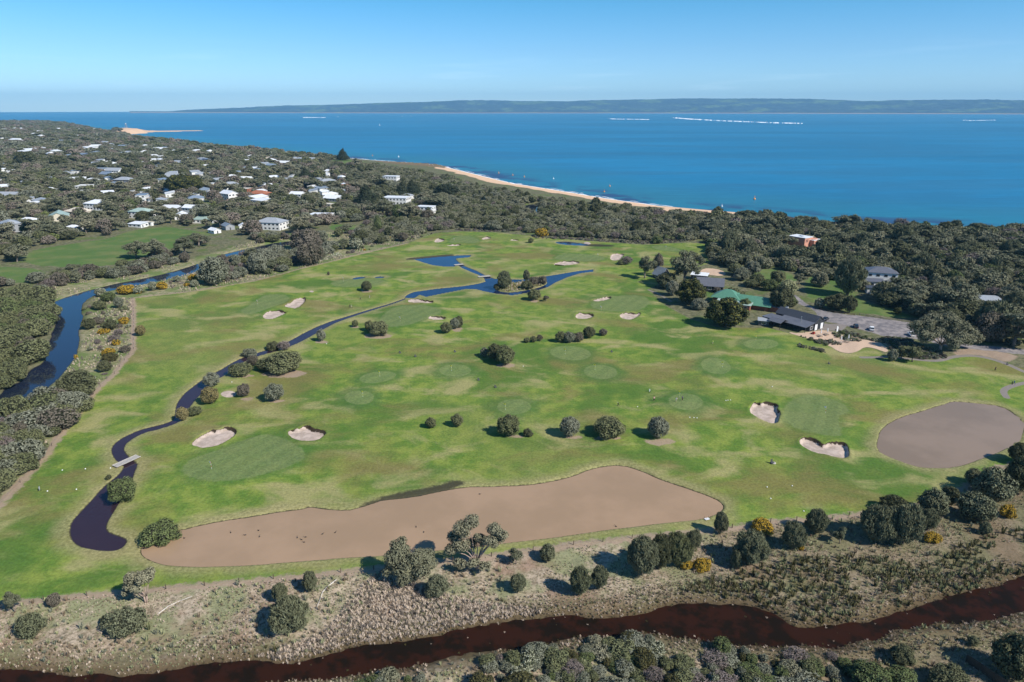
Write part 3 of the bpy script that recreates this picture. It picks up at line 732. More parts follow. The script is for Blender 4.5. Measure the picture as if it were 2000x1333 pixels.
# air
def build_haze():
    bm = bmesh.new(); bmesh.ops.create_cube(bm, size=1)
    me = bpy.data.meshes.new('haze'); bm.to_mesh(me); bm.free()
    lo, hi = Vector((-31000, -26000, -7.5)), Vector((34000, 27000, 620))
    for v in me.vertices:
        v.co = Vector(((hi[i] if v.co[i] > 0 else lo[i]) for i in range(3)))
    mt = bpy.data.materials.new('haze_air'); mt.use_nodes = True
    n = mt.node_tree.nodes; n.clear()
    out = n.new('ShaderNodeOutputMaterial'); pv = n.new('ShaderNodeVolumePrincipled')
    pv.inputs['Color'].default_value = (.32, .70, 1.0, 1)
    pv.inputs['Density'].default_value = 4.3e-5
    pv.inputs['Anisotropy'].default_value = 0
    mt.node_tree.links.new(pv.outputs[0], out.inputs['Volume'])
    me.materials.append(mt)
    o = link(bpy.data.objects.new('haze', me)); tag(o, 'thin bluish sea air lying over the whole bay', 'haze', kind='stuff')
    del o['category']
build_haze()
# ------------------------------------------------------------------ small mesh builder
class MB:
    def __init__(s): s.v = []; s.f = []; s.mi = []
    def add(s, v, f, mi=0):
        b = len(s.v); s.v += [tuple(p) for p in v]; s.f += [tuple(i + b for i in q) for q in f]; s.mi += [mi] * len(f); return s
    def box(s, x0, x1, y0, y1, z0, z1, mi=0):
        return s.add([(x0, y0, z0), (x1, y0, z0), (x1, y1, z0), (x0, y1, z0), (x0, y0, z1), (x1, y0, z1), (x1, y1, z1), (x0, y1, z1)],
                     [(0, 3, 2, 1), (4, 5, 6, 7), (0, 1, 5, 4), (1, 2, 6, 5), (2, 3, 7, 6), (3, 0, 4, 7)], mi)
    def tube(s, p, q, r0, r1, n=6, mi=0):
        p, q = Vector(p), Vector(q); d = (q - p)
        if d.length < 1e-6: return s
        d.normalize(); a = d.orthogonal().normalized(); b = d.cross(a)
        V = [p + (a * math.cos(t) + b * math.sin(t)) * r0 for t in [2 * math.pi * i / n for i in range(n)]] + [q + (a * math.cos(t) + b * math.sin(t)) * r1 for t in [2 * math.pi * i / n for i in range(n)]]
        F = [(i, (i + 1) % n, n + (i + 1) % n, n + i) for i in range(n)] + [tuple(range(n - 1, -1, -1)), tuple(range(n, 2 * n))]
        return s.add(V, F, mi)
    def lathe(s, prof, n=10, mi=0, c=(0, 0)):
        V = [(c[0] + r * math.cos(2 * math.pi * i / n), c[1] + r * math.sin(2 * math.pi * i / n), z) for r, z in prof for i in range(n)]
        F = [(k * n + i, k * n + (i + 1) % n, (k + 1) * n + (i + 1) % n, (k + 1) * n + i) for k in range(len(prof) - 1) for i in range(n)]
        F += [tuple(range(n - 1, -1, -1)), tuple(range((len(prof) - 1) * n, len(prof) * n))]
        return s.add(V, F, mi)
    def prism(s, pts, y0, y1, mi=0, inset=0.0):
        """polygon in x,z pushed along y"""
        n = len(pts); cz = sum(p[1] for p in pts) / n
        V = [(x, y0, z) for x, z in pts] + [(x, y1, z) for x, z in pts]
        F = [tuple(range(n)), tuple(range(2 * n - 1, n - 1, -1))] + [((i + 1) % n, i, n + i, n + (i + 1) % n) for i in range(n)]
        return s.add(V, F, mi)
    def mesh(s, name, mats, sm=False):
        me = bpy.data.meshes.new(name); me.from_pydata(s.v, [], s.f)
        for m in (mats if isinstance(mats, (list, tuple)) else [mats]): me.materials.append(m)
        if any(s.mi): me.polygons.foreach_set('material_index', s.mi)
        if sm: me.polygons.foreach_set('use_smooth', [True] * len(s.f))
        me.update(); return me
    def obj(s, name, mats, parent=None, sm=False):
        return link(bpy.data.objects.new(name, s.mesh(name, mats, sm)), parent)

def empty(name, loc, rz=0.0, scale=None):
    o = link(bpy.data.objects.new(name, None)); o.location = loc; o.rotation_euler = (0, 0, rz)
    if scale: o.scale = scale
    o.empty_display_size = .5
    return o

def dup_tree(o, parent=None):
    c = o.copy(); link(c, parent)
    for ch in list(o.children):
        dup_tree(ch, c)
    return c

# ------------------------------------------------------------------ foliage
def mat_leaf(name, c1, c2, flower=None, thr=.6, rough=.75, ps=.9, bs=(.75, 1.25)):
    m = NT(name)
    oi = m.n.new('ShaderNodeObjectInfo')
    v = m.attr('var')
    tc = m.n.new('ShaderNodeTexCoord')
    n = m.noise(1.8, 2, .6, vec=tc.outputs['Object'])
    f = m.math('ADD', m.math('MULTIPLY', n, .55), m.math('MULTIPLY', oi.outputs['Random'], .55), True)
    c = m.mix(f, c1, c2)
    c = m.mix(1.0, c, m.math('ADD', bs[0], m.math('MULTIPLY', v, bs[1] - bs[0])), 'MULTIPLY')
    if flower:
        fl = m.rng(m.math('ADD', m.math('MULTIPLY', v, .55), m.math('MULTIPLY', m.noise(2.4, 2, vec=tc.outputs['Object']), .6)), thr, thr + .08)
        c = m.mix(fl, c, flower)
    return m.fin(c, rough, .18)

ML = {
    'olive': mat_leaf('leaf_olive', (.108, .120, .052), (.170, .175, .085)),
    'grey': mat_leaf('leaf_grey_green', (.150, .160, .105), (.240, .240, .175)),
    'scrub': mat_leaf('leaf_coastal_grey', (.125, .132, .070), (.240, .230, .148)),
    'dark': mat_leaf('leaf_dark', (.070, .078, .036), (.118, .120, .060)),
    'sheoak': mat_leaf('leaf_sheoak', (.118, .128, .066), (.178, .182, .108)),
    'gum': mat_leaf('leaf_gum', (.110, .120, .068), (.190, .190, .118)),
    'cypress': mat_leaf('leaf_cypress', (.034, .046, .016), (.060, .068, .024), flower=(.16, .15, .035), thr=.66),
    'green': mat_leaf('leaf_lush_green', (.085, .110, .038), (.135, .160, .062)),
    'brown': mat_leaf('leaf_brown_tinged', (.115, .098, .070), (.175, .150, .115)),
    'wattle': mat_leaf('leaf_yellow_blossom', (.080, .075, .020), (.110, .098, .030), flower=(.55, .34, .03), thr=.50),
    'golden': mat_leaf('leaf_golden', (.19, .155, .060), (.30, .25, .12)),
    'cream': mat_leaf('leaf_pale_blossom', (.12, .13, .07), (.17, .175, .10), flower=(.50, .50, .36), thr=.60),
    'twig': mat_leaf('twigs_mauve_grey', (.17, .135, .120), (.25, .205, .185)),
    'pine': mat_leaf('needles_dark_green', (.030, .042, .022), (.052, .062, .034)),
    'sedge': mat_leaf('sedge_brown_green', (.060, .056, .020), (.105, .095, .036)),
    'reed': mat_leaf('reed_straw', (.50, .39, .29), (.70, .575, .45)),
    'tussock': mat_leaf('tussock_pale_green', (.24, .25, .12), (.36, .36, .20)),
    'deadbrown': mat_leaf('reed_dead_brown', (.17, .125, .08), (.29, .22, .15)),
    'gumlit': mat_leaf('leaf_gum_pale', (.150, .155, .090), (.270, .250, .165)),
    'mauve': mat_leaf('leaf_mauve_brown', (.170, .140, .110), (.250, .205, .165)),
    'lime': mat_leaf('leaf_yellow_green', (.130, .160, .045), (.210, .225, .080)),
    'white': mat_leaf('blossom_white', (.55, .53, .40), (.66, .63, .5)),
}
M_BARK = mat_plain('bark_grey', (.20, .165, .135), .9, .1, .3, 4)
M_BARKD = mat_plain('bark_dark', (.075, .060, .048), .9, .1, .3, 4)
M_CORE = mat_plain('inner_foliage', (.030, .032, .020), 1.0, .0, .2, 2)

def ico(sub=1):
    bm = bmesh.new(); bmesh.ops.create_icosphere(bm, subdivisions=sub, radius=1)
    v = [tuple(x.co) for x in bm.verts]; f = [tuple(x.index for x in q.verts) for q in bm.faces]; bm.free()
    return np.array(v), f
ICO = ico(1)

def foliage(name, lobes, nleaf, leaf, seed, elong=1.0, droop=0.0, core=.84, jit=.50, zmin=-9, trunk=None, fill=0.0):
    """a crown: many leaf-sized faces over clustered lobes (cx,cy,cz,rx,ry,rz); an uneven inner mass; optional trunk builder"""
    rg = np.random.default_rng(seed)
    L = np.array(lobes, float)
    area = (L[:, 3] * L[:, 4]) ** 1.0 + 1e-6
    idx = rg.choice(len(L), size=nleaf, p=area / area.sum())
    d = rg.normal(size=(nleaf, 3)); d /= np.linalg.norm(d, axis=1)[:, None]
    rad = 1.0 + rg.normal(0, .07, nleaf)
    if fill: rad = np.where(rg.random(nleaf) < fill, rg.random(nleaf) ** .5, rad)
    p = L[idx, :3] + d * L[idx, 3:6] * rad[:, None]
    keep = np.ones(nleaf, bool)
    for i, l in enumerate(L):
        q = np.linalg.norm((p - l[:3]) / l[3:6], axis=1)
        keep &= ~((q < .80) & (idx != i))
    keep &= p[:, 2] > zmin
    p, d, idx = p[keep], d[keep], idx[keep]; n = len(p)
    nn = d + rg.normal(0, jit, (n, 3)) * .6; nn /= np.linalg.norm(nn, axis=1)[:, None]
    t = np.cross(nn, rg.normal(size=(n, 3))); t /= np.linalg.norm(t, axis=1)[:, None] + 1e-9
    if droop:
        t = t * (1 - droop) + np.array([0, 0, -1.0]) * droop; t /= np.linalg.norm(t, axis=1)[:, None]
    b = np.cross(nn, t); b /= np.linalg.norm(b, axis=1)[:, None] + 1e-9
    s = leaf * rg.uniform(.6, 1.4, n)
    hl, hw = (s * elong * .5)[:, None], (s / math.sqrt(elong) * .5)[:, None]
    bend = nn * (s * .18)[:, None]
    V = np.stack([p - t * hl - bend * .3, p + b * hw + bend * .5, p + t * hl - bend, p - b * hw + bend * .5], 1).reshape(-1, 3)
    F = [(4 * i, 4 * i + 1, 4 * i + 2, 4 * i + 3) for i in range(n)]
    var = rg.random(n).tolist()
    V = V.tolist(); mi = [0] * n
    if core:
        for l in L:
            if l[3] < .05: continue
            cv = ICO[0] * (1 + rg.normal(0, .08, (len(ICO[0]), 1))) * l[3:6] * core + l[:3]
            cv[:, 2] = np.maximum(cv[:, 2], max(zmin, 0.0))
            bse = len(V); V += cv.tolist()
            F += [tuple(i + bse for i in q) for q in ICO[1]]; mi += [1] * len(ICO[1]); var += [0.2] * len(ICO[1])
    if trunk:
        bse = len(V); V += trunk.v; F += [tuple(i + bse for i in q) for q in trunk.f]; mi += [2] * len(trunk.f); var += [.5] * len(trunk.f)
    me = bpy.data.meshes.new(name); me.from_pydata([tuple(x) for x in V], [], F)
    me.polygons.foreach_set('material_index', mi)
    a = me.attributes.new('var', 'FLOAT', 'FACE'); a.data.foreach_set('value', var)
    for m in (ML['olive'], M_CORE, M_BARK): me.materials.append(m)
    me.update()
    return me

def dome_lobes(rg, n, R=1.0, H=.8, zc=.75, rl=(.26, .42), spread=.70, taper=0.0):
    out = [(0, 0, zc * .9, R * .72, R * .72, H * .78)]
    for i in range(n):
        a = 2.399963 * i + rg.uniform(-.3, .3); u = (i + .5) / n
        z = 1 - 1.55 * u; rr = math.sqrt(max(0, 1 - min(1, z * z)))
        k = 1 - taper * max(z, 0)
        r = rg.uniform(*rl)
        out.append((math.cos(a) * rr * spread * R * k * rg.uniform(.8, 1.12), math.sin(a) * rr * spread * R * k * rg.uniform(.8, 1.12), zc + z * H * spread * rg.uniform(.82, 1.12), r * R * rg.uniform(.75, 1.25), r * R * rg.uniform(.75, 1.25), r * R * rg.uniform(.65, 1.1)))
    return out

def simple_trunk(rg, h=.5, r=.05, n=3, spread=.35, mi=0):
    t = MB()
    for i in range(n):
        a = 2 * math.pi * i / n + rg.uniform(-.5, .5); q = (math.cos(a) * spread * .4, math.sin(a) * spread * .4, h * .6)
        t.tube((math.cos(a) * r, math.sin(a) * r, -.15), q, r, r * .7, 5); t.tube(q, (math.cos(a) * spread, math.sin(a) * spread, h * 1.4), r * .7, r * .3, 5)
    return t

def gum_shape(rg, nb=7, H=2.6, dense=1.0):
    """limbs leaving a leaning trunk, a clump of foliage at the end of each"""
    t = MB(); lob = []
    lean = Vector((rg.uniform(-.12, .12), rg.uniform(-.12, .12), 1.0))
    base, fork = Vector((0, 0, -.15)), lean * (H * .30)
    t.tube(base, fork, .085, .062, 7)
    for i in range(nb):
        a = 2 * math.pi * i / nb + rg.uniform(-.4, .4); out = rg.uniform(.35, .85) if i else .1
        top = Vector((math.cos(a) * out, math.sin(a) * out, H * rg.uniform(.55, .90) if i else H * .92))
        mid = fork.lerp(top, .5) + Vector((rg.uniform(-.08, .08), rg.uniform(-.08, .08), .05))
        t.tube(fork, mid, .05, .035, 5); t.tube(mid, top, .035, .014, 5)
        for k in range(4):
            r = rg.uniform(.20, .38) * dense
            off = Vector((rg.uniform(-.30, .30), rg.uniform(-.30, .30), rg.uniform(-.62, .14)))
            c = top + off
            t.tube(mid.lerp(top, .6), c, .016, .008, 4)
            lob.append((c.x, c.y, c.z, r, r, r * .85))
    return t, lob

SHAPES = {}
UNIT_H = {'bush': 1.62, 'round': 1.75, 'flat': 1.15, 'sheoak': 2.15, 'gum': 2.75, 'cypress': 1.95, 'pine': 2.6, 'twiggy': 1.5, 'column': 2.9}
def make_shapes():
    for s in range(4):
        r = random.Random(100 + s)
        for lod, (nl, lf) in {'hi': (6500, .080), 'lo': (1300, .18)}.items():
            tr = lambda **k: simple_trunk(random.Random(s), **k)
            def sep(kind, lobes, n, l, trunk, **k):
                # notable trees: crown and trunk as meshes of their own; scattered ones: one mesh
                if lod == 'hi':
                    SHAPES[kind, 'hi', s] = (foliage('crown', lobes, n, l, s * 31 + len(kind), **k), trunk)
                SHAPES[kind, lod + '1', s] = foliage(kind + '_tree', lobes, n if lod == 'lo' else int(n * .55), l if lod == 'lo' else l * 1.25, s * 31 + len(kind), trunk=trunk, **k)
            r = random.Random(100 + s)
            sep('bush', dome_lobes(r, 20, 1, .82, .72), nl, lf, tr(h=.5), zmin=.0)
            r = random.Random(200 + s)
            sep('round', dome_lobes(r, 24, 1, .9, .88, (.24, .38)), nl, lf, tr(h=.7, r=.06, spread=.3), zmin=.12)
            r = random.Random(300 + s)
            sep('flat', dome_lobes(r, 24, 1, .55, .52, (.22, .36), .74), nl, lf, tr(h=.4), zmin=.0)
            r = random.Random(400 + s)
            sep('sheoak', dome_lobes(r, 26, 1, 1.05, 1.15, (.22, .36), .74), int(nl * 1.1), lf * .9, tr(h=.9, r=.06, spread=.25), elong=3.2, droop=.55, zmin=.15)
            r = random.Random(500 + s)
            t, lob = gum_shape(r, 7)
            sep('gum', lob, int(nl * .9), lf * .95, t, core=.62, fill=.3, elong=1.6, droop=.2)
            r = random.Random(600 + s)
            sep('cypress', dome_lobes(r, 34, 1, .95, .92, (.16, .30), .80), nl, lf, tr(h=.6), zmin=.02)
            r = random.Random(700 + s)
            cone = [(r.uniform(-.1, .1) * k, r.uniform(-.1, .1) * k, .35 + z * 2.05, .95 * (1 - z) ** .8 * k + .10, .95 * (1 - z) ** .8 * k + .10, .22) for z in [i / 11 for i in range(12)] for k in (r.uniform(.8, 1.05),)]
            cone += [(math.cos(a) * .62 * (1 - z), math.sin(a) * .62 * (1 - z), .35 + z * 2.0, .3 * (1.1 - z), .3 * (1.1 - z), .14) for z in [i / 8 for i in range(8)] for a in [r.uniform(0, 6.28) for _ in range(4)]]
            sep('pine', cone, nl, lf, MB().tube((0, 0, -.1), (0, 0, 2.2), .08, .02, 6), droop=.15, zmin=.1)
            r = random.Random(800 + s)
            tw = MB()
            for i in range(9 if lod == 'hi' else 6):
                a = r.uniform(0, 6.28); o = r.uniform(.3, .9); top = Vector((math.cos(a) * o, math.sin(a) * o, r.uniform(.6, 1.4)))
                mid = top * .5 + Vector((r.uniform(-.1, .1), r.uniform(-.1, .1), .1))
                tw.tube((0, 0, -.1), mid, .035, .022, 4); tw.tube(mid, top, .022, .008, 4)
                for k in range(3):
                    tw.tube(mid.lerp(top, .3 + .2 * k), mid.lerp(top, .5) + Vector((r.uniform(-.35, .35), r.uniform(-.35, .35), r.uniform(0, .35))), .010, .004, 3)
            sep('twiggy', dome_lobes(r, 18, 1, .7, .72, (.2, .34)), int(nl * .45), lf * .7, tw, core=.45, elong=3.0, zmin=.05, fill=.5)
            r = random.Random(900 + s)
            sep('column', [(r.uniform(-.08, .08), r.uniform(-.08, .08), .4 + i * .26, .85 - .08 * abs(i - 3), .85 - .08 * abs(i - 3), .4) for i in range(9)], nl, lf, tr(h=.5), zmin=0)
make_shapes()
TRUNKS = {}
def place_tree(name, kind, leafm, loc, sx, sz, rz, label, cat='tree', group=None, var=None, bark=None):
    """a tree or shrub of its own with crown and trunk"""
    v = var if var is not None else random.randrange(4)
    o = empty(name, loc, rz, (sx, sx * random.uniform(.9, 1.1), sz))
    cm, t = SHAPES[kind, 'hi', v]
    c = link(bpy.data.objects.new('crown', cm), o)
    c.material_slots[0].link = 'OBJECT'; c.material_slots[0].material = ML[leafm]
    if (kind, v) not in TRUNKS: TRUNKS[kind, v] = t.mesh('trunk', M_BARK, True)
    k = link(bpy.data.objects.new('trunk', TRUNKS[kind, v]), o)
    if bark: k.material_slots[0].link = 'OBJECT'; k.material_slots[0].material = bark
    return tag(o, label, cat, group)

def px_tree(px, py, w, h, kind, leafm, name, label, cat='tree', group=None, trunk_base=False, var=None):
    x, y, z = GH(px, py)
    D = P(x, y, z)[2]; s = D / FPX; W = w * s
    el = math.atan2(CAM_H, math.hypot(x, y)); hh = h * s
    Hm = math.sqrt(max(hh * hh - (W * math.sin(el)) ** 2 * .85, (.45 * W) ** 2)) / math.cos(el)
    if kind in ('gum', 'column', 'pine'): Hm = max(.8 * W, (hh - .45 * W * math.sin(el)) / math.cos(el))
    if not trunk_base:
        pyt = py - h / 2 + (Hm / 2 * math.cos(el)) / s
        x, y, z = GH(px, min(pyt, py + 3))
    return place_tree(name, kind, leafm, (x, y, z - .05), W / 2 * .98, Hm / UNIT_H[kind], random.uniform(0, 6.28), label, cat, group, var)

# ------------------------------------------------------------------ scatter as one object of kind stuff (own mesh: shapes + points)
def scatter(name, protos, pts, label):
    """protos: meshes; pts: array rows x,y,z,scale_xy,scale_z,rot,pick"""
    bm = bmesh.new()
    mats = []
    vid = bm.verts.layers.int.new('vid'); var_l = bm.faces.layers.float.new('var')
    for k, me in enumerate(protos):
        off = {}
        mesh, mlist = me
        a = mesh.attributes.get('var')
        idx = []
        for m in mlist:
            if m not in mats: mats.append(m)
            idx.append(mats.index(m))
        vs = [bm.verts.new(v.co) for v in mesh.vertices]
        for v in vs: v[vid] = k
        for p in mesh.polygons:
            try: f = bm.faces.new([vs[i] for i in p.vertices])
            except ValueError: continue
            f.material_index = idx[min(p.material_index, len(idx) - 1)]
            f[var_l] = a.data[p.index].value if a else .5
    me = bpy.data.meshes.new(name); bm.to_mesh(me); bm.free()
    nv = len(me.vertices); n = len(pts)
    me.vertices.add(n)
    co = np.empty((nv + n) * 3, np.float32); me.vertices.foreach_get('co', co)
    co = co.reshape(-1, 3); co[nv:] = pts[:, :3]
    me.vertices.foreach_set('co', co.ravel())
    v = np.empty(nv + n, np.int32); me.attributes['vid'].data.foreach_get('value', v); v[nv:] = -1
    me.attributes['vid'].data.foreach_set('value', v)
    z = np.zeros(nv + n, np.int32); z[nv:] = pts[:, 6].astype(np.int32)
    at = me.attributes.new('pick', 'INT', 'POINT'); at.data.foreach_set('value', z)
    for nm, cols in (('scl', (3, 3, 4)), ('rot', None)):
        d = np.zeros((nv + n, 3), np.float32)
        if cols: d[nv:] = pts[:, cols]
        else: d[nv:, 2] = pts[:, 5]
        at = me.attributes.new(nm, 'FLOAT_VECTOR', 'POINT'); at.data.foreach_set('vector', d.ravel())
    for m in mats: me.materials.append(m)
    me.update()
    o = link(bpy.data.objects.new(name, me)); tag(o, label, kind='stuff')
    ng = bpy.data.node_groups.new(name + '_nodes', 'GeometryNodeTree')
    ng.interface.new_socket('Geometry', in_out='INPUT', socket_type='NodeSocketGeometry')
    ng.interface.new_socket('Geometry', in_out='OUTPUT', socket_type='NodeSocketGeometry')
    N, Lk = ng.nodes, ng.links
    gi, go = N.new('NodeGroupInput'), N.new('NodeGroupOutput')
    def named(nm, t):
        q = N.new('GeometryNodeInputNamedAttribute'); q.data_type = t; q.inputs['Name'].default_value = nm; return q.outputs['Attribute']
    va = named('vid', 'INT')
    join = N.new('GeometryNodeJoinGeometry')
    def sep(val):
        c = N.new('FunctionNodeCompare'); c.data_type = 'INT'; c.operation = 'EQUAL'
        Lk.new(va, c.inputs[2]); c.inputs[3].default_value = val
        g = N.new('GeometryNodeSeparateGeometry'); g.domain = 'POINT'
        Lk.new(gi.outputs[0], g.inputs['Geometry']); Lk.new(c.outputs[0], g.inputs['Selection']); return g.outputs['Selection']
    for k in reversed(range(len(protos))):
        ti = N.new('GeometryNodeGeometryToInstance'); Lk.new(sep(k), ti.inputs[0]); Lk.new(ti.outputs[0], join.inputs[0])
    ip = N.new('GeometryNodeInstanceOnPoints')
    Lk.new(sep(-1), ip.inputs['Points']); Lk.new(join.outputs[0], ip.inputs['Instance'])
    ip.inputs['Pick Instance'].default_value = True
    Lk.new(named('pick', 'INT'), ip.inputs['Instance Index'])
    Lk.new(named('rot', 'FLOAT_VECTOR'), ip.inputs['Rotation'])
    Lk.new(named('scl', 'FLOAT_VECTOR'), ip.inputs['Scale'])
    Lk.new(ip.outputs[0], go.inputs[0])
    md = o.modifiers.new('scatter', 'NODES'); md.node_group = ng
    return o

def sample(poly_px, spacing, jitter=.45, exclude=None, wet=1.0, dry=1.0):
    """jittered grid of ground points inside a polygon given in photo pixels"""
    gp = np.array([G(a, b) for a, b in poly_px])
    lo, hi = gp.min(0), gp.max(0)
    nx, ny = int((hi[0] - lo[0]) / spacing) + 1, int((hi[1] - lo[1]) / spacing) + 1
    X, Y = np.meshgrid(np.arange(nx), np.arange(ny))
    X = lo[0] + (X + (Y % 2) * .5 + rng.uniform(-jitter, jitter, X.shape)) * spacing
    Y = lo[1] + (Y + rng.uniform(-jitter, jitter, Y.shape)) * spacing
    x, y = X.ravel(), Y.ravel()
    k = inside(x, y, [tuple(p) for p in gp])
    x, y = x[k], y[k]
    px, py, d = P(x, y, np.zeros_like(x))
    k = (px > -120) & (px < 2120) & (py < 1480)
    x, y = x[k], y[k]
    h, A = terrain(x, y, True)
    k = (A['water'] > .8) & (A['redwater'] > wet) & (A['asph'] > 1.5) & (A['patio'] > dry) & (A['path'] > dry) & (A['field'] > 1.5)
    if exclude is not None: k &= exclude(x, y, h, A)
    return x[k], y[k], h[k]

BUILDINGS = []      # (x, y, radius) keep-outs for the scattered trees
def clear_of_buildings(x, y):
    k = np.ones(len(x), bool)
    for bx, by, r in BUILDINGS:
        k &= (x - bx) ** 2 + (y - by) ** 2 > r * r
        # keep a sight line to the house from the air: nothing tall right in front
        d = math.hypot(bx, by); ux, uy = bx / d, by / d
        t = (x - bx) * ux + (y - by) * uy; s = abs((x - bx) * uy - (y - by) * ux)
        k &= ~((t < 0) & (t > -r * (2.4 if d < 1000 else 3.2)) & (s < r * .85))
    return k
# ------------------------------------------------------------------ building materials
MB_ = {}
def bm_(name, c, rough=.6, spec=.3, var=.10, scale=1.0, metal=0.0):
    if name not in MB_: MB_[name] = mat_plain(name, c, rough, spec, var, scale, metal)
    return MB_[name]
def mat_sheet(name, c, rough=.45, pitch=.25, var=.12):
    """ribbed metal roofing"""
    m = NT(name)
    tc = m.n.new('ShaderNodeTexCoord')
    wv = m.n.new('ShaderNodeTexWave'); wv.bands_direction = 'Y'; wv.inputs['Scale'].default_value = 1 / pitch / 6.28
    m.l.new(tc.outputs['Object'], wv.inputs['Vector'])
    n = m.noise(.8, 4, .6)
    c2 = m.mix(1.0, (*c, 1), m.rng(n, .3, .7, 1 - var, 1 + var, False), 'MULTIPLY')
    m.bump(wv.outputs['Fac'], .6, .04)
    return m.fin(c2, rough, .4)
M_WHITE = bm_('wall_white', (.72, .71, .68)); M_CREAM = bm_('wall_cream', (.60, .54, .42)); M_BLACKW = bm_('wall_charcoal', (.035, .037, .042), .7)
M_BRICK = bm_('wall_brick', (.28, .105, .06), .9); M_TIMBER = bm_('wall_timber_red', (.30, .12, .08), .8); M_ORANGE = bm_('wall_terracotta_render', (.54, .27, .19), .9)
M_GREYW = bm_('wall_grey', (.30, .31, .32)); M_DARKW = bm_('wall_dark', (.07, .07, .075)); M_TANW = bm_('wall_tan', (.46, .34, .22))
R_WHITE = mat_sheet('roof_white_metal', (.74, .75, .75)); R_GREY = mat_sheet('roof_grey_metal', (.33, .35, .37)); R_DARK = mat_sheet('roof_charcoal_metal', (.058, .062, .072)); R_BLUE = mat_sheet('roof_blue_grey_metal', (.20, .25, .31))
R_GREEN = mat_sheet('roof_green_metal', (.095, .235, .155)); R_PALEG = mat_sheet('roof_pale_green_metal', (.34, .44, .38)); R_TERRA = bm_('roof_terracotta_tile', (.34, .13, .075), .9, .2, .2, 3); R_RED = bm_('roof_dusty_red', (.42, .16, .12), .8, .2); R_CREAM = mat_sheet('roof_cream_metal', (.62, .55, .44)); R_MID = mat_sheet('roof_slate_metal', (.12, .125, .145))
M_GLASS = bm_('glass_dark', (.020, .028, .035), .06, .8); M_FRAME = bm_('frame_white', (.70, .70, .70)); M_SOLAR = bm_('solar_panel_blue', (.012, .018, .045), .12, .7)
M_METAL = bm_('metal_grey', (.35, .36, .37), .4, .5, .1, 1, .6); M_WOOD = bm_('timber_weathered', (.30, .25, .20), .9, .1, .2, 5); M_WOODD = bm_('timber_dark', (.10, .075, .055), .9, .1, .2, 5); M_CONC = bm_('concrete', (.42, .39, .35), .9, .1, .15, 3)
M_RUB = bm_('rubber_black', (.018, .018, .018), .8); M_REDP = bm_('paint_red', (.50, .035, .02), .35, .5); M_WPAINT = bm_('paint_white', (.78, .78, .76), .3, .5); M_DPAINT = bm_('paint_dark_blue_grey', (.022, .028, .040), .22, .6)
M_YEL = bm_('cloth_yellow', (.70, .62, .06), .8); M_WCL = bm_('cloth_white', (.78, .78, .78), .8); M_BLUECL = bm_('cloth_blue', (.03, .05, .22), .8); M_BLKCL = bm_('cloth_black', (.018, .018, .022), .8); M_SKIN = bm_('skin', (.45, .26, .18), .6); M_HAIR = bm_('hair_brown', (.06, .04, .025), .7); M_LIME = bm_('cloth_lime', (.42, .62, .10), .8); M_PINK = bm_('cloth_pink', (.68, .38, .36), .8); M_BEIGE = bm_('cloth_beige', (.45, .38, .28), .8)

def gable_roof(W, L, H, rh, ov=.5, th=.14):
    m = MB(); w = W / 2 + ov; l = L / 2 + ov; e = H - ov * rh / (W / 2)
    m.prism([(-w, e), (-w, e - th), (0, H + rh - th), (0, H + rh)], -l, l)
    m.prism([(0.002, H + rh), (0.002, H + rh - th), (w, e - th), (w, e)], -l, l)
    return m
def hip_roof(W, L, H, rh, ov=.5, th=.14):
    m = MB(); w, l = W / 2 + ov, L / 2 + ov; r = max(.1, l - w)
    m.add([(-w, -l, H), (w, -l, H), (w, l, H), (-w, l, H), (0, -r, H + rh), (0, r, H + rh), (-w, -l, H - th), (w, -l, H - th), (w, l, H - th), (-w, l, H - th)],
          [(0, 1, 4), (1, 2, 5, 4), (2, 3, 5), (3, 0, 4, 5), (1, 0, 6, 7), (2, 1, 7, 8), (3, 2, 8, 9), (0, 3, 9, 6), (6, 9, 8, 7)])
    return m
def flat_roof(W, L, H, ov=.35, th=.22):
    return MB().box(-W / 2 - ov, W / 2 + ov, -L / 2 - ov, L / 2 + ov, H + .003, H + th)
def skillion_roof(W, L, H, rh, ov=.5, th=.14):
    w, l = W / 2 + ov, L / 2 + ov
    return MB().prism([(-w, H), (-w, H - th), (w, H + rh - th), (w, H + rh)], -l, l)
def walls(W, L, H, kind, rh):
    m = MB()
    m.box(-W / 2, W / 2, -L / 2, L / 2, -1.2, H - .02)
    if kind == 'gable':
        for y in (-L / 2 + .15, L / 2 - .15):
            m.prism([(-W / 2 + .02, H - .02), (W / 2 - .02, H - .02), (0, H + rh - .18)], y - .14, y + .14)
    if kind == 'skillion':
        m.prism([(-W / 2 + .02, H - .02), (W / 2 - .02, H - .02), (W / 2 - .02, H + rh - .3)], -L / 2 + .02, L / 2 - .02)
    return m
def window_mb(w, h, axis):
    """frame with the pane set back inside it, facing +x or +y of its own origin"""
    m = MB(); t = .09
    def bx(a0, a1, z0, z1, d0, d1, mi):
        if axis == 'x': m.box(d0, d1, a0, a1, z0, z1, mi)
        else: m.box(a0, a1, d0, d1, z0, z1, mi)
    bx(-w / 2, w / 2, 0, t, -.06, .06, 0); bx(-w / 2, w / 2, h - t, h, -.06, .06, 0)
    bx(-w / 2, -w / 2 + t, t, h - t, -.06, .06, 0); bx(w / 2 - t, w / 2, t, h - t, -.06, .06, 0)
    bx(-w / 2 + t, w / 2 - t, t, h - t, -.05, .025, 1)
    if w > 1.6: bx(-.04, .04, t, h - t, .026, .055, 0)
    return m
_wm = {}
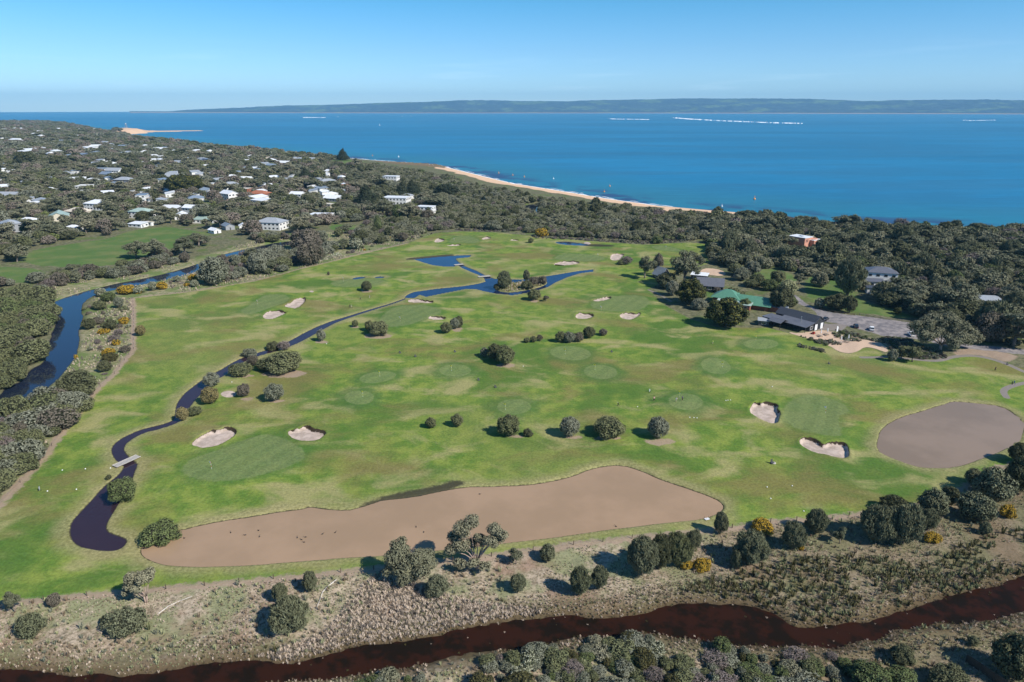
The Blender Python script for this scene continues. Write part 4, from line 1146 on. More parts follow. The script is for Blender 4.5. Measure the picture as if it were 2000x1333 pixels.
def window(root, x, y, z, w, h, axis, frame=None):
    k = (w, h, axis, frame.name if frame else '')
    if k not in _wm: _wm[k] = window_mb(w, h, axis).mesh('window', [frame or M_FRAME, M_GLASS])
    o = link(bpy.data.objects.new('window', _wm[k]), root); o.location = (x, y, z); return o

def house(loc, rz, W, L, H, roof, rh, wm, rm, label, group=None, storeys=1, solar=False, deck=False, chim=False, name='house', cat='house', nwin=None, small=False, frame=None):
    o = empty(name, loc, rz)
    walls(W, L, H, roof, rh).obj('wall', wm, o)
    r = {'gable': lambda: gable_roof(W, L, H, rh), 'hip': lambda: hip_roof(W, L, H, rh), 'flat': lambda: flat_roof(W, L, H), 'skillion': lambda: skillion_roof(W, L, H, rh)}[roof]().obj('roof', rm, o)
    n = nwin or max(1, int(L / 3.6)); fh = H / storeys
    for st in range(storeys):
        for i in range(n):
            y = -L / 2 + L * (i + .5) / n
            for sx in ((1,) if small else (1, -1)):
                window(o, sx * (W / 2), y, st * fh + fh * .30, round(min(2.0, L / n * .55), 1), round(fh * .45, 1), 'x', frame)
        if not small or True:
            m_ = max(1, int(W / 3.8))
            for i in range(m_):
                x = -W / 2 + W * (i + .5) / m_
                for sy in ((-1,) if small else (-1, 1)):
                    if st == 0 and sy == -1 and i == 0:
                        MB().box(x - .5, x + .5, -L / 2 - .05, -L / 2 + .02, 0, min(2.1, fh * .8)).obj('door', M_DARKW if wm is not M_DARKW else M_FRAME, o)
                    else: window(o, x, sy * L / 2, st * fh + fh * .30, round(min(2.2, W / m_ * .6), 1), round(fh * .45, 1), 'y', frame)
    if solar:
        ang = math.atan2(rh, W / 2) if roof == 'gable' else (math.atan2(rh, W / 2 + .5) if roof == 'hip' else 0)
        for i in range(4):
            s = MB().box(-.8, .8, -.5, .5, .08, .12).obj('solar_panel', M_SOLAR, r)
            s.location = (W * .25, -2.4 + i * 1.25, H + (rh * .5 if roof in ('gable', 'hip') else .22)); s.rotation_euler = (0, ang, 0)
    if deck:
        d = MB(); d.box(W / 2 + .01, W / 2 + 2.6, -L / 2, L / 2, fh * (storeys - 1) - .1, fh * (storeys - 1) + .08)
        d.obj('deck', M_WOOD, o)
        for i in range(4):
            p = MB().box(W / 2 + 2.4, W / 2 + 2.55, -.07, .07, -1.2, fh * (storeys - 1) + 1.0).obj('post', frame or M_FRAME, o); p.location.y = -L / 2 + .3 + i * (L - .6) / 3
        MB().box(W / 2 + 2.44, W / 2 + 2.52, -L / 2 + .3, L / 2 - .3, fh * (storeys - 1) + .95, fh * (storeys - 1) + 1.03).obj('railing', frame or M_FRAME, o)
    if chim:
        MB().box(-.35, .35, -.35, .35, H, H + rh + 1.0).obj('chimney', M_BRICK, r).location = (W * .2, L * .2, 0)
    tag(o, label, cat, group)
    BUILDINGS.append((loc[0], loc[1], max(W, L) * .66))
    return o

def px_house(px, py, wpx, roof, wm, rm, label, rz=None, H=3.0, storeys=1, asp=.6, **k):
    x, y, z = GH(px, py)
    d = P(x, y, z)[2]
    L = min(max(wpx * d / FPX * 1.0, 7), 28); W = max(6, L * asp * 1.1); H *= 1.12
    if H * storeys > L: H = L / storeys * .8
    if rz is None: rz = random.choice([1.1, 1.4, 1.75, .3, 2.2])
    rh = {'gable': W * .24, 'hip': W * .22, 'flat': 0, 'skillion': W * .10}[roof]
    return house((x, y + W * .3, z), rz, W, L, H * storeys, roof, rh, wm, rm, label, storeys=storeys, **k)

PI2 = math.pi / 2
# ---- the town: houses one can tell apart
TH_ = [
 (110, 431, 50, 'gable', M_CREAM, R_PALEG, 'pale green gabled house with a lean-to, left end of the row above the paddock', .5, 3.4, 1, {}),
 (150, 420, 46, 'hip', M_CREAM, R_CREAM, 'low cream house with a broad cream hipped roof behind the pale green gabled house', 1.2, 2.8, 1, {}),
 (190, 411, 44, 'hip', M_WHITE, R_WHITE, 'white two-storey house on dark stilts with solar panels on its white hipped roof', 1.3, 2.9, 2, dict(solar=True, deck=True)),
 (236, 402, 27, 'gable', M_TIMBER, R_RED, 'dark red timber house with a steep dusty red gable facing the paddock', .2, 3.0, 2, dict(deck=True)),
 (278, 402, 27, 'flat', M_WHITE, R_BLUE, 'tall white box house with a balcony beside the red gabled house', .25, 3.2, 3, dict(deck=True)),
 (275, 427, 40, 'hip', M_WHITE, R_PALEG, 'two-storey house with long window bands and pale green roof above the paddock edge', 1.35, 2.8, 2, dict(deck=True)),
 (268, 444, 30, 'skillion', M_WHITE, R_WHITE, 'low white garage row at the very edge of the paddock', 1.3, 2.6, 1, {}),
 (292, 441, 18, 'flat', M_WHITE, R_CREAM, 'small white flat-roofed outbuilding at the right end of the garage row', 1.3, 2.8, 1, {}),
 (331, 413, 40, 'skillion', M_DARKW, R_WHITE, 'long low dark house under a single white sloping roof', 1.45, 3.0, 1, {}),
 (352, 428, 30, 'gable', M_WHITE, R_WHITE, 'white house whose dark glazed gable looks over the paddock', .3, 3.4, 1, {}),
 (374, 420, 30, 'gable', M_WHITE, R_WHITE, 'white weatherboard house with a bright white gabled roof and small upper windows', 1.2, 3.0, 2, {}),
 (400, 436, 44, 'skillion', M_WHITE, R_PALEG, 'long white house with a pale green roof and green garden wall by the paddock corner', 1.5, 3.0, 1, {}),
 (418, 456, 22, 'gable', M_WHITE, R_WHITE, 'small white gabled shed at the right corner of the paddock', .9, 2.5, 1, {}),
 (444, 449, 26, 'gable', M_GREYW, R_BLUE, 'blue-grey gabled house between the small white shed and the road', .7, 3.2, 1, {}),
 (474, 449, 17, 'gable', M_WHITE, R_WHITE, 'narrow white gabled house beside the end of the road', .4, 3.2, 1, {}),
 (18, 453, 44, 'hip', M_GREYW, R_GREY, 'grey house with a grey hipped roof cut by the left edge of the photo', .8, 3.0, 2, {}),
 (54, 438, 32, 'hip', M_WHITE, R_WHITE, 'low white house half hidden by trees next to the grey hipped house', 1.4, 3.0, 1, {}),
 (143, 452, 26, 'hip', M_WHITE, R_WHITE, 'little white house with solar panels standing among trees above the paddock', 1.3, 3.0, 1, dict(solar=True)),
 (15, 388, 38, 'gable', M_GREYW, R_GREY, 'long grey-roofed house near the left edge of the photo, halfway up the town', 1.5, 3.0, 1, {}),
 (241, 357, 34, 'hip', M_DARKW, R_GREY, 'wide house under a broad grey-green hipped roof in mid town', 1.4, 3.2, 1, {}),
 (228, 364, 30, 'skillion', M_DARKW, R_BLUE, 'dark house with a blue-grey sloping roof in front of the broad hipped roof', 1.5, 2.8, 1, {}),
 (339, 350, 34, 'gable', M_WHITE, R_GREY, 'long house with grey roof and white gable walls behind the dark cypress clump', 1.5, 3.0, 1, {}),
 (326, 379, 22, 'gable', M_WHITE, R_WHITE, 'white gabled roof peeping out left of the dark cypress clump', 1.0, 3.0, 1, {}),
 (160, 370, 32, 'skillion', M_WHITE, R_WHITE, 'long white single-slope roof among gums in mid town, left', 1.5, 3.0, 1, {}),
 (179, 357, 24, 'hip', M_WHITE, R_WHITE, 'white hipped house just above the long white single-slope roof', 1.2, 3.0, 1, {}),
 (222, 338, 30, 'gable', M_WHITE, R_GREY, 'pale grey gabled house with a lawn behind it in mid town', 1.4, 3.0, 1, {}),
 (208, 345, 26, 'gable', M_WHITE, R_BLUE, 'blue-grey gabled house just left of the lawn in mid town', 1.2, 3.0, 1, {}),
 (408, 364, 24, 'flat', M_CREAM, R_WHITE, 'flat white roofed house right of the dark cypress clump', 1.4, 3.0, 1, {}),
 (474, 375, 28, 'flat', M_BRICK, R_CREAM, 'brick house with a flat cream roof beside the terracotta roof', 1.35, 3.2, 1, {}),
 (505, 384, 38, 'hip', M_BRICK, R_TERRA, 'brick house with a terracotta hipped roof in the right half of the town', 1.3, 2.9, 1, {}),
 (446, 391, 32, 'gable', M_WHITE, R_WHITE, 'bright white gabled house left of the terracotta roof', .9, 3.2, 2, {}),
 (505, 358, 22, 'gable', M_WHITE, R_BLUE, 'white house with a blue-grey gable above the terracotta roof', .7, 3.4, 1, {}),
 (480, 354, 22, 'gable', M_WHITE, R_WHITE, 'long white roof left of the blue-grey gable', 1.5, 3.0, 1, {}),
 (508, 398, 34, 'skillion', M_WHITE, R_WHITE, 'white framed house partly behind bare gums below the terracotta roof', 1.0, 3.2, 1, {}),
 (547, 411, 20, 'gable', M_GREYW, R_BLUE, 'small blue-grey roof among gum trunks right of the terracotta house', 1.3, 2.8, 1, {}),
 (529, 449, 52, 'hip', M_WHITE, R_GREY, 'white two-storey house with a long verandah and grey roof above the creek scrub', 1.35, 2.8, 2, dict(deck=True)),
 (626, 427, 42, 'flat', M_WHITE, R_WHITE, 'long flat white modern house above the small lawn', 1.45, 3.2, 1, {}),
 (603, 437, 18, 'flat', M_TANW, R_CREAM, 'small tan flat-roofed house left of the long flat white house', 1.3, 3.0, 1, {}),
 (651, 394, 34, 'gable', M_GREYW, R_WHITE, 'grey house with a white gabled roof in the trees right of mid town', 1.2, 3.2, 1, {}),
 (640, 406, 22, 'flat', M_CREAM, R_CREAM, 'cream block house in front of the grey house with white gabled roof', 1.2, 3.2, 1, {}),
 (580, 385, 26, 'gable', M_WHITE, R_WHITE, 'low white gable roof among gums midway between terracotta roof and seaside pines', 1.3, 3.0, 1, {}),
 (668, 356, 16, 'hip', M_WHITE, R_WHITE, 'rounded white roof house between tall cypresses', .8, 3.2, 2, {}),
 (676, 371, 24, 'gable', M_WHITE, R_TERRA, 'white house with a terracotta gable amid tall dark trees', 1.3, 3.2, 1, {}),
 (702, 343, 20, 'gable', M_WHITE, R_WHITE, 'white gabled house nearest the lone pine by the sea', 1.1, 3.0, 1, {}),
 (764, 356, 28, 'flat', M_WHITE, R_WHITE, 'plain white box house standing in the coastal trees', 1.35, 3.4, 2, {}),
 (774, 400, 48, 'flat', M_WHITE, R_WHITE, 'large white modern house above the clipped dark hedge', 1.4, 3.2, 2, {}),
 (796, 389, 22, 'hip', M_WHITE, R_GREY, 'small pavilion with a pale grey roof behind the large white modern house', 1.2, 3.2, 1, {}),
 (832, 418, 32, 'flat', M_WHITE, R_WHITE, 'white modern house with deep eaves at the right end of the hedge', 1.3, 3.0, 2, dict(deck=True)),
 (585, 315, 22, 'hip', M_WHITE, R_GREY, 'grey hipped seaside house on the shore side of the town', .9, 3.2, 1, {}),
 (562, 303, 14, 'gable', M_WHITE, R_CREAM, 'small cream-roofed seaside house by the water', .8, 3.2, 1, {}),
 (606, 315, 20, 'gable', M_WHITE, R_GREY, 'low white and grey seaside house right of the grey hipped one', 1.3, 3.0, 1, {}),
 (555, 322, 20, 'gable', M_WHITE, R_WHITE, 'white seaside house just inland of the grey hipped one', 1.2, 3.0, 1, {}),
 (524, 313, 16, 'gable', M_WHITE, R_CREAM, 'white house with pale roof at the shoreward edge of the town', 1.0, 3.0, 1, {}),
 (501, 337, 24, 'hip', M_CREAM, R_BLUE, 'pale house with a blue-grey hipped roof in the shoreward part of the town', 1.0, 3.2, 1, {}),
 (98, 376, 24, 'hip', M_WHITE, R_WHITE, 'white hipped cottage on the left slope below the cream-roofed tower house', 1.0, 3.0, 1, {}),
 (98, 305, 20, 'hip', M_WHITE, R_WHITE, 'white house with a pyramid roof high on the left slope', .8, 3.6, 1, {}),
 (44, 300, 26, 'skillion', M_WHITE, R_WHITE, 'white single-slope roof high on the left slope, near the photo edge', 1.3, 3.2, 1, {}),
 (150, 306, 30, 'skillion', M_DARKW, R_BLUE, 'long blue-grey roof high on the slope right of the pyramid roof', 1.5, 3.2, 1, {}),
]
for px, py, w, roof, wm, rm, lab, rz, H, st, kw in TH_:
    px_house(px, py, w, roof, wm, rm, lab, rz=rz, H=H, storeys=st, **kw)

# houses that only peep out between the trees higher up: alike ones share a description
_protos = {}
PEEPS = []
def peep_house(x, y, z, L, kind, rz):
    W = L * .6
    key = (kind, round(L / 4))
    g = {'white': ('white roofed house peeping out between the trees of the hillside town', 'white roofed houses among the town trees'),
         'grey': ('grey roofed house peeping out between the trees of the hillside town', 'grey roofed houses among the town trees'),
         'blue': ('blue-grey roofed house peeping out between the trees of the hillside town', 'blue-grey roofed houses among the town trees')}[kind]
    if key not in _protos:
        L_ = round(L / 4) * 4; W_ = L_ * .6
        _protos[key] = house((x, y, z), rz, W_, L_, 3.6, random.choice(['gable', 'hip', 'skillion']), W_ * .2, M_WHITE, {'white': R_WHITE, 'grey': R_GREY, 'blue': R_BLUE}[kind], g[0], g[1], small=True, nwin=2)
    else:
        c = dup_tree(_protos[key]); c.location = (x, y, z); c.rotation_euler.z = rz; c.scale = (1, random.uniform(.75, 1.2), 1)
        BUILDINGS.append((x, y, L * .62))
    PEEPS.append((c if key in _seen else _protos[key], x, y, z, kind)); _seen.add(key)
_seen = set()
PEEP_POLY = [(-60, 440), (-60, 262), (90, 258), (200, 272), (300, 288), (440, 300), (560, 308), (640, 330), (690, 350), (690, 390), (560, 400), (430, 395), (330, 400), (200, 395), (90, 400), (0, 430)]
_n = 0
for _ in range(14000):
    if _n >= 215: break
    a, b = random.uniform(-60, 700), 268 + 140 * random.random()
    if not inside(np.array([a]), np.array([b]), PEEP_POLY)[0]: continue
    if a < 230 and random.random() < .62: continue
    x, y, z = GH(a, b)
    L = random.choice([8, 12, 12, 16, 16, 20])
    if b < 300: L = random.choice([16, 20, 24])
    if any((x - bx) ** 2 + (y - by) ** 2 < (br + L * .6 + (1 if b > 330 else 2)) ** 2 for bx, by, br in BUILDINGS): continue
    peep_house(x, y, z, L, random.choices(['white', 'grey', 'blue'], [.46, .34, .20])[0], random.uniform(0, 3.14)); _n += 1
# a crown of pale houses on the far ridge
for px_, py_ in [(28, 250), (36, 251), (44, 252), (12, 251), (76, 256), (118, 251), (126, 251), (138, 252), (150, 252), (178, 252), (186, 252), (198, 253), (112, 257), (122, 257), (70, 262), (4, 253)]:
    x, y, z = GH(px_, py_ + 3)
    peep_house(x, y, z, 24, 'white', random.uniform(0, 3.14))

# ---- lookout on the headland
x, y, z = GH(247, 251)
o = empty('lookout_tower', (x, y, z)); t = MB()
for sx in (-1, 1):
    for sy in (-1, 1): MB().tube((sx * 5, sy * 5, -1), (sx * 2, sy * 2, 15), .7, .5, 5).obj('leg', M_METAL, o)
MB().box(-2.8, 2.8, -2.8, 2.8, 15, 17).obj('platform', M_METAL, o); MB().box(-1.2, 1.2, -1.2, 1.2, 17, 21).obj('cabin', M_WHITE, o)
tag(o, 'pale lattice lookout tower on the far sandy headland', 'tower')

# ---- buildings on the right
x, y, z = GH(1566, 484)
o = empty('terracotta_house', (x, y + 3, z + 1.0), .62)
MB().box(-5, 5, -6, 7, -2, 6.4).obj('wall', M_ORANGE, o); MB().box(-5.2, 5.2, -6.2, 7.2, 6.403, 6.7).obj('roof', R_WHITE, o)
w = MB(); w.lathe([(3.2, -2), (3.2, 5.4)], 20, c=(5.6, -5.4)); w.obj('round_bay', M_ORANGE, o)
w = MB(); w.box(1.2, 10.2, -9.4, -6.02, -2, 4.6); w.obj('wing', M_ORANGE, o); MB().box(1.1, 10.4, -9.5, -6.03, 4.603, 4.85).obj('wing_roof', R_WHITE, o)
for i, (a, zz) in enumerate([(-3.2, 3.4), (-1.4, 3.4)]): window(o, a, -6.0, zz, .8, 1.9, 'y', M_DARKW)
window(o, 8.2, -9.4, 2.4, 1.8, 1.2, 'y', M_DARKW); window(o, 5.0, 2.0, 4.2, 1.6, 1.4, 'x', M_DARKW)
MB().box(-1.5, 1.5, -1, 2, 6.71, 6.80).obj('solar_panel', M_SOLAR, o)
tag(o, 'terracotta rendered house with a flat white roof rising out of the scrub', 'house'); BUILDINGS.append((x, y, 13))

def simple(px, py, W, L, H, roof, rh, wm, rm, rz, label, dz=0, **k):
    x, y, z = GH(px, py); return house((x, y, z + dz), rz, W, L, H, roof, rh, wm, rm, label, **k)
simple(1716, 551, 12, 16, 6.6, 'hip', 2.4, M_WHITE, R_MID, 1.25, 'white two-storey house with a slate-grey hipped roof behind the tall she-oak', storeys=2)
simple(1700, 559, 5, 12, 3.2, 'skillion', .7, M_WHITE, R_MID, 1.35, 'white single-storey wing with a grey roof in front of the hipped house')
simple(1709, 572, 6, 9.5, 3.0, 'flat', 0, M_WHITE, R_DARK, 1.30, 'white garage with a flat black roof below the grey hipped house', name='garage', cat='garage')
simple(1926, 596, 7, 11, 3.2, 'skillion', .9, M_WHITE, R_GREY, 1.4, 'pale house with a grey roof and dark solar array showing through the right-hand forest', solar=True)
simple(1815, 575, 6, 8, 3.0, 'gable', 1.2, M_WHITE, R_DARK, 1.2, 'small white dark-roofed house deep in the trees right of the black-roofed garage')
simple(1980, 655, 6, 9, 3.2, 'gable', 1.3, M_WHITE, R_WHITE, .6, 'white house glimpsed through trees at the right edge of the photo')
# long green-roofed building in two wings
x, y, z = GH(1452, 597)
o = empty('green_roofed_building', (x, y, z), 1.02)
def sub(root, name, mb, mat, loc=(0, 0, 0), rz=0): q = mb.obj(name, mat, root); q.location = loc; q.rotation_euler.z = rz; return q
sub(o, 'wall', walls(9.5, 15, 3.1, 'gable', 2.6), M_BRICK, (0, -5.5, 0)); sub(o, 'roof', gable_roof(9.5, 15, 3.1, 2.6, 1.3), R_GREEN, (0, -5.5, 0))
sub(o, 'wall', walls(10, 12.5, 3.6, 'hip', 3.4), M_BRICK, (1.0, 8.4, 0)); sub(o, 'roof', hip_roof(10, 12.5, 3.6, 3.6, 1.2), R_GREEN, (1.0, 8.4, 0))
sub(o, 'roof', skillion_roof(4.2, 17, 2.8, .7, .2), R_PALEG, (-7.3, 3, 0)); sub(o, 'wall', MB().box(-9.0, -6.4, -5, 11, -1, 2.7), M_TIMBER)
sub(o, 'lean_to', walls(3.6, 8, 2.5, 'skillion', .5), M_BRICK, (-2.2, -17.2, 0)); sub(o, 'roof', skillion_roof(4.2, 8, 2.55, .5, .3), R_BLUE, (-2.2, -17.2, 0))
for i in range(4): window(o, 4.75, -11 + i * 3.6, 1.0, 1.8, 1.4, 'x')
for i in range(4): window(o, -9.0, -3 + i * 3.6, .8, 1.6, 1.3, 'x')
for i in range(3): sub(o, 'garage_door', MB().box(-4.2 + i * 2.0, -2.4 + i * 2.0, -21.28, -21.2, 0, 2.2), M_FRAME)
tag(o, 'brick building with two bright green metal roof wings among garden trees', 'building'); BUILDINGS += [(x, y, 14)]
simple(1386, 566, 8.5, 14, 3.4, 'gable', 3.4, M_BLACKW, R_MID, 1.28, 'dark gabled hall with a slate-grey roof left of the green-roofed building', name='hall', cat='building')
simple(1366, 545, 6.5, 9, 2.9, 'skillion', .35, M_BLACKW, R_WHITE, 1.15, 'charcoal shed with a nearly flat white roof beside the sandy yard', name='shed', cat='shed')
simple(1291, 543, 6.4, 7.5, 2.6, 'gable', 4.0, M_BLACKW, R_GREY, .55, 'small A-frame barn with a steep grey roof behind the two tall gums', name='barn', cat='barn')
simple(1491, 635, 3.2, 4.6, 2.5, 'skillion', .5, M_DARKW, R_GREY, 1.25, 'little dark hut with a pale sloping roof left of the black clubhouse', name='hut', cat='hut', nwin=1)

# ---- clubhouse
x, y, z = GH(1558, 640)
CH = empty('clubhouse', (x, y, z), .62)
BUILDINGS.append((x, y, 18))
sub(CH, 'hall', walls(6.8, 20, 3.9, 'gable', 2.3), M_BLACKW, (5.2, 3.0, 0)); rf = sub(CH, 'roof', gable_roof(6.8, 20, 3.9, 2.3, .35), R_DARK, (5.2, 3.0, 0))
# verandah roof over the terrace side
sub(CH, 'verandah_roof', MB().prism([(-5.6, 2.75), (-5.6, 2.60), (1.72, 3.62), (1.72, 3.77)], -7.2, 8.4), R_MID)
sub(CH, 'wall', MB().box(-1.6, 1.7, -6.6, 8.0, -1, 2.95), M_BLACKW)
sub(CH, 'porch_roof', gable_roof(6.0, 6.2, 3.0, 1.1, .3), R_MID, (-6.4, 6.2, 0), PI2 * 0)
sub(CH, 'annex_wall', walls(7.0, 5.6, 3.0, 'flat', 0), M_BLACKW, (-3.4, 11.4, 0)); sub(CH, 'annex_roof', flat_roof(7.0, 5.6, 3.05), R_MID, (-3.4, 11.4, 0))
for i in range(6): sub(CH, 'post', MB().box(-5.5, -5.35, -.07, .07, -1, 2.68), M_BLACKW, (0, -6.9 + i * 3.0, 0))
for xx in (-9.2, -3.7): sub(CH, 'post', MB().box(xx - .08, xx + .08, 3.2, 3.36, -1, 3.0), M_BLACKW)
fl = MB(); fl.tube((0, 0, 3.2), (0, 0, 5.6), .16, .16, 8); fl.tube((0, 0, 5.6), (0, 0, 5.75), .28, .28, 8); sub(CH, 'flue', fl, M_METAL, (-.6, -1.5, 0))
for i, xx in enumerate((2.9, 7.4)): sub(CH, 'door', MB().box(xx - .95, xx + .95, -7.12, -7.02, 0, 2.7), M_FRAME)
sub(CH, 'glass_door', MB().box(4.2, 6.2, -7.08, -7.01, 0, 2.6), M_GLASS)
window(CH, 5.15, -7.0, 3.6, 1.4, 1.0, 'y', M_DARKW)
for i in range(4): window(CH, -1.6, -4.8 + i * 3.4, .3, 2.2, 2.2, 'x', M_DARKW)
window(CH, 0.0, -6.6, .8, 2.0, 1.4, 'y')
for i in range(3): window(CH, 8.6, -3 + i * 4.5, 1.4, 2.0, 1.2, 'x', M_DARKW)
sub(CH, 'side_porch', skillion_roof(2.8, 6.0, 2.9, .4, .1), R_MID, (10.1, -3.2, 0)); sub(CH, 'side_wall', MB().box(8.63, 11.2, -6.0, -.4, -1, 2.6), M_BLACKW)
tag(CH, 'black golf clubhouse with gabled hall, long verandah and steel flue beside the car park', 'clubhouse')

def G0(px, py):
    return GH(px, py)
# ---- terrace furniture
def umbrella(px, py, label, h=2.7):
    x, y, z = G0(px, py); o = empty('closed_umbrella', (x, y, z))
    MB().tube((0, 0, 0), (0, 0, h + .15), .035, .03, 6).obj('pole', M_METAL, o)
    MB().lathe([(.05, .75), (.20, .85), (.26, 1.1), (.20, 1.7), (.12, h - .25), (.04, h)], 10).obj('canopy', M_WCL, o, True)
    MB().lathe([(.32, 0), (.32, .1), (.06, .14)], 10).obj('base', M_CONC, o)
    tag(o, label, 'umbrella', 'closed white umbrellas on the clubhouse terrace'); return o
umbrella(1603, 655, 'closed white umbrella at the picnic table nearest the clubhouse corner')
umbrella(1615.5, 652, 'closed white umbrella at the second table, between the clubhouse and the banner')
umbrella(1642.5, 668, 'closed white umbrella at the left of the two tables by the terrace lawn edge')
umbrella(1656.5, 665, 'closed white umbrella at the right of the two tables by the terrace lawn edge')
def picnic(px, py, rz, label):
    x, y, z = G0(px, py); o = empty('picnic_table', (x, y, z), rz)
    for i in range(5): MB().box(-.42 + i * .17, -.27 + i * .17, -.95, .95, .72, .76).obj('plank', M_WOOD, MBtop(o, i))
    for sx in (-1, 1):
        MB().box(sx * .75 - .13, sx * .75 + .13, -.95, .95, .43, .47).obj('seat', M_WOOD, o)
    for sy in (-.7, .7):
        l = MB(); l.tube((-.75, sy, 0), (-.25, sy, .72), .05, .05, 4); l.tube((.75, sy, 0), (.25, sy, .72), .05, .05, 4); l.box(-.85, .85, sy - .03, sy + .03, .34, .43)
        l.obj('leg_frame', M_WOODD, o)
    return tag(o, label, 'picnic table', 'timber picnic tables on the clubhouse terrace')
def MBtop(o, i): return o
picnic(1601, 658, .3, 'timber picnic table under the umbrella nearest the clubhouse corner'); picnic(1614, 655, .3, 'timber picnic table between the clubhouse and the white banner')
picnic(1640, 672, .9, 'timber picnic table on the terrace lawn edge, left of its pair'); picnic(1654, 669, .9, 'timber picnic table on the terrace lawn edge, right of its pair')
x, y, z = G0(1633, 651); o = empty('feather_banner', (x, y, z), .3)
MB().tube((0, 0, 0), (0, 0, 3.3), .03, .015, 5).obj('pole', M_METAL, o)
MB().add([(0, -.01, .6), (.8, -.01, .7), (.85, -.01, 2.6), (.5, -.01, 3.2), (0, -.01, 3.3), (0, .01, .6), (.8, .01, .7), (.85, .01, 2.6), (.5, .01, 3.2), (0, .01, 3.3)], [(4, 3, 2, 1, 0), (5, 6, 7, 8, 9)] + [(i, (i + 1) % 5, 5 + (i + 1) % 5, 5 + i) for i in range(5)]).obj('flag', M_WCL, o)
tag(o, 'tall white feather banner standing on the terrace by the garden beds', 'banner')
# red ride-on mower in front of the clubhouse
def mower(px, py):
    x, y, z = G0(px, py); o = empty('ride_on_mower', (x, y, z), .8)
    MB().prism([(-.9, .35), (.9, .35), (.95, .75), (.3, .85), (.2, .55), (-.5, .55), (-.9, .75)], -.45, .45).obj('body', M_REDP, o)
    MB().prism([(-.55, .56), (-.1, .56), (-.1, .7), (-.5, .72), (-.6, 1.1), (-.7, 1.1)], -.25, .25).obj('seat', M_RUB, o)
    MB().box(-.7, .5, -.65, .65, .18, .33).obj('mower_deck', M_REDP, o)
    MB().tube((.35, 0, .8), (.05, 0, 1.1), .02, .02, 5).tube((.05, -.18, 1.1), (.05, .18, 1.1), .02, .02, 5).obj('steering_wheel', M_RUB, o)
    for sx, r in ((-.6, .32), (.7, .24)):
        for sy in (-.55, .55): MB().tube((sx, sy - .1, r), (sx, sy + .1, r), r, r, 12).obj('wheel', M_RUB, o)
    tag(o, 'small red ride-on mower parked on the pale terrace in front of the clubhouse', 'mower')
mower(1588, 652.5)

# ---- cars
def wheel_set(o, xs, w, r):
    for a in xs:
        for s in (-1, 1):
            q = MB().tube((a, s * w - .11 * s, r), (a, s * w + .11 * s, r), r, r, 14).obj('wheel', M_RUB, o)
            MB().tube((a, s * w + .112 * s, r), (a, s * w + .125 * s, r), r * .55, r * .5, 10).obj('rim', M_METAL, q)
def car(px, py, rz, paint, label, kind='suv', L=4.7):
    x, y, z = G0(px, py); o = empty('parked_car', (x, y, z), rz); h = L / 2; w = .92
    if kind == 'ute':
        body = [(-h, .45), (h - .05, .42), (h, .75), (h - .1, .98), (h - 1.15, 1.08), (h - 3.0, 1.08), (-h + .02, 1.05)]
        cab = [(h - 1.25, 1.081), (h - 1.85, 1.72), (h - 3.0, 1.74), (h - 3.15, 1.081)]
    else:
        body = [(-h, .42), (h - .05, .40), (h, .70), (h - .15, .92), (h - 1.25, 1.04), (-h + .05, 1.06), (-h - .02, .8)]
        cab = [(h - 1.3, 1.041), (h - 2.05, 1.64), (-h + .65, 1.68), (-h + .15, 1.061)]
    MB().prism(body, -w, w).obj('body', paint, o)
    k = MB(); n = len(cab); k.add([(a, -w + .08 + (c > 1.2) * .10, c) for a, c in cab] + [(a, w - .08 - (c > 1.2) * .10, c) for a, c in cab], [tuple(range(n)), tuple(range(2 * n - 1, n - 1, -1))] + [((i + 1) % n, i, n + i, n + (i + 1) % n) for i in range(n)])
    k.obj('cabin', M_GLASS, o)
    (a0, z0), (a1, z1) = cab[1], cab[2]
    MB().box(a1 + .02, a0 - .02, -w + .17, w - .17, max(z0, z1) + .001, max(z0, z1) + .05).obj('roof', paint, o)
    for a in (cab[0][0] - .9, cab[0][0] - 1.7): MB().box(a - .05, a + .05, -w + .05, w - .05, 1.06, z0 + .02).obj('pillar', paint, o)
    if kind == 'ute':
        MB().box(-h + .12, h - 3.25, -w + .10, w - .10, 1.06, 1.085).obj('tray_cover', M_RUB, o)
    wheel_set(o, (h - .95, -h + 1.0), w - .12, .36)
    for s in (-1, 1):
        MB().box(h - .06, h + .01, s * .62 - .16, s * .62 + .16, .68, .84).obj('headlight', M_FRAME, o)
        MB().box(-h - .03, -h + .03, s * .68 - .12, s * .68 + .12, .72, .90).obj('tail_light', M_REDP, o)
    MB().box(h - .04, h + .03, -w + .05, w - .05, .36, .50).obj('bumper', M_RUB, o)
    return tag(o, label, 'car')
car(1612.5, 626, .85, M_DPAINT, 'dark car parked against the end wall of the black clubhouse')
car(1671, 640, 1.25, M_DPAINT, 'dark blue-grey car parked alone at the edge of the car park garden')
car(1702, 645, 1.15, M_WPAINT, 'white car with a dark windscreen in the middle of the car park edge')
car(1779.5, 656, 1.35, M_WPAINT, 'white utility vehicle parked beneath the big spreading gum', 'ute', 5.2)
# vehicles behind the green-roofed building
for i, (a, b, m, l) in enumerate([(1437, 541, M_METAL, 'grey trailer load at the left of the row behind the green roof'), (1447, 540, M_WPAINT, 'white van at the back of the yard behind the green roof'), (1456, 538, M_REDP, 'red car next to the white van behind the green roof')]):
    car(a, b, 1.0 + i * .1, m, l)

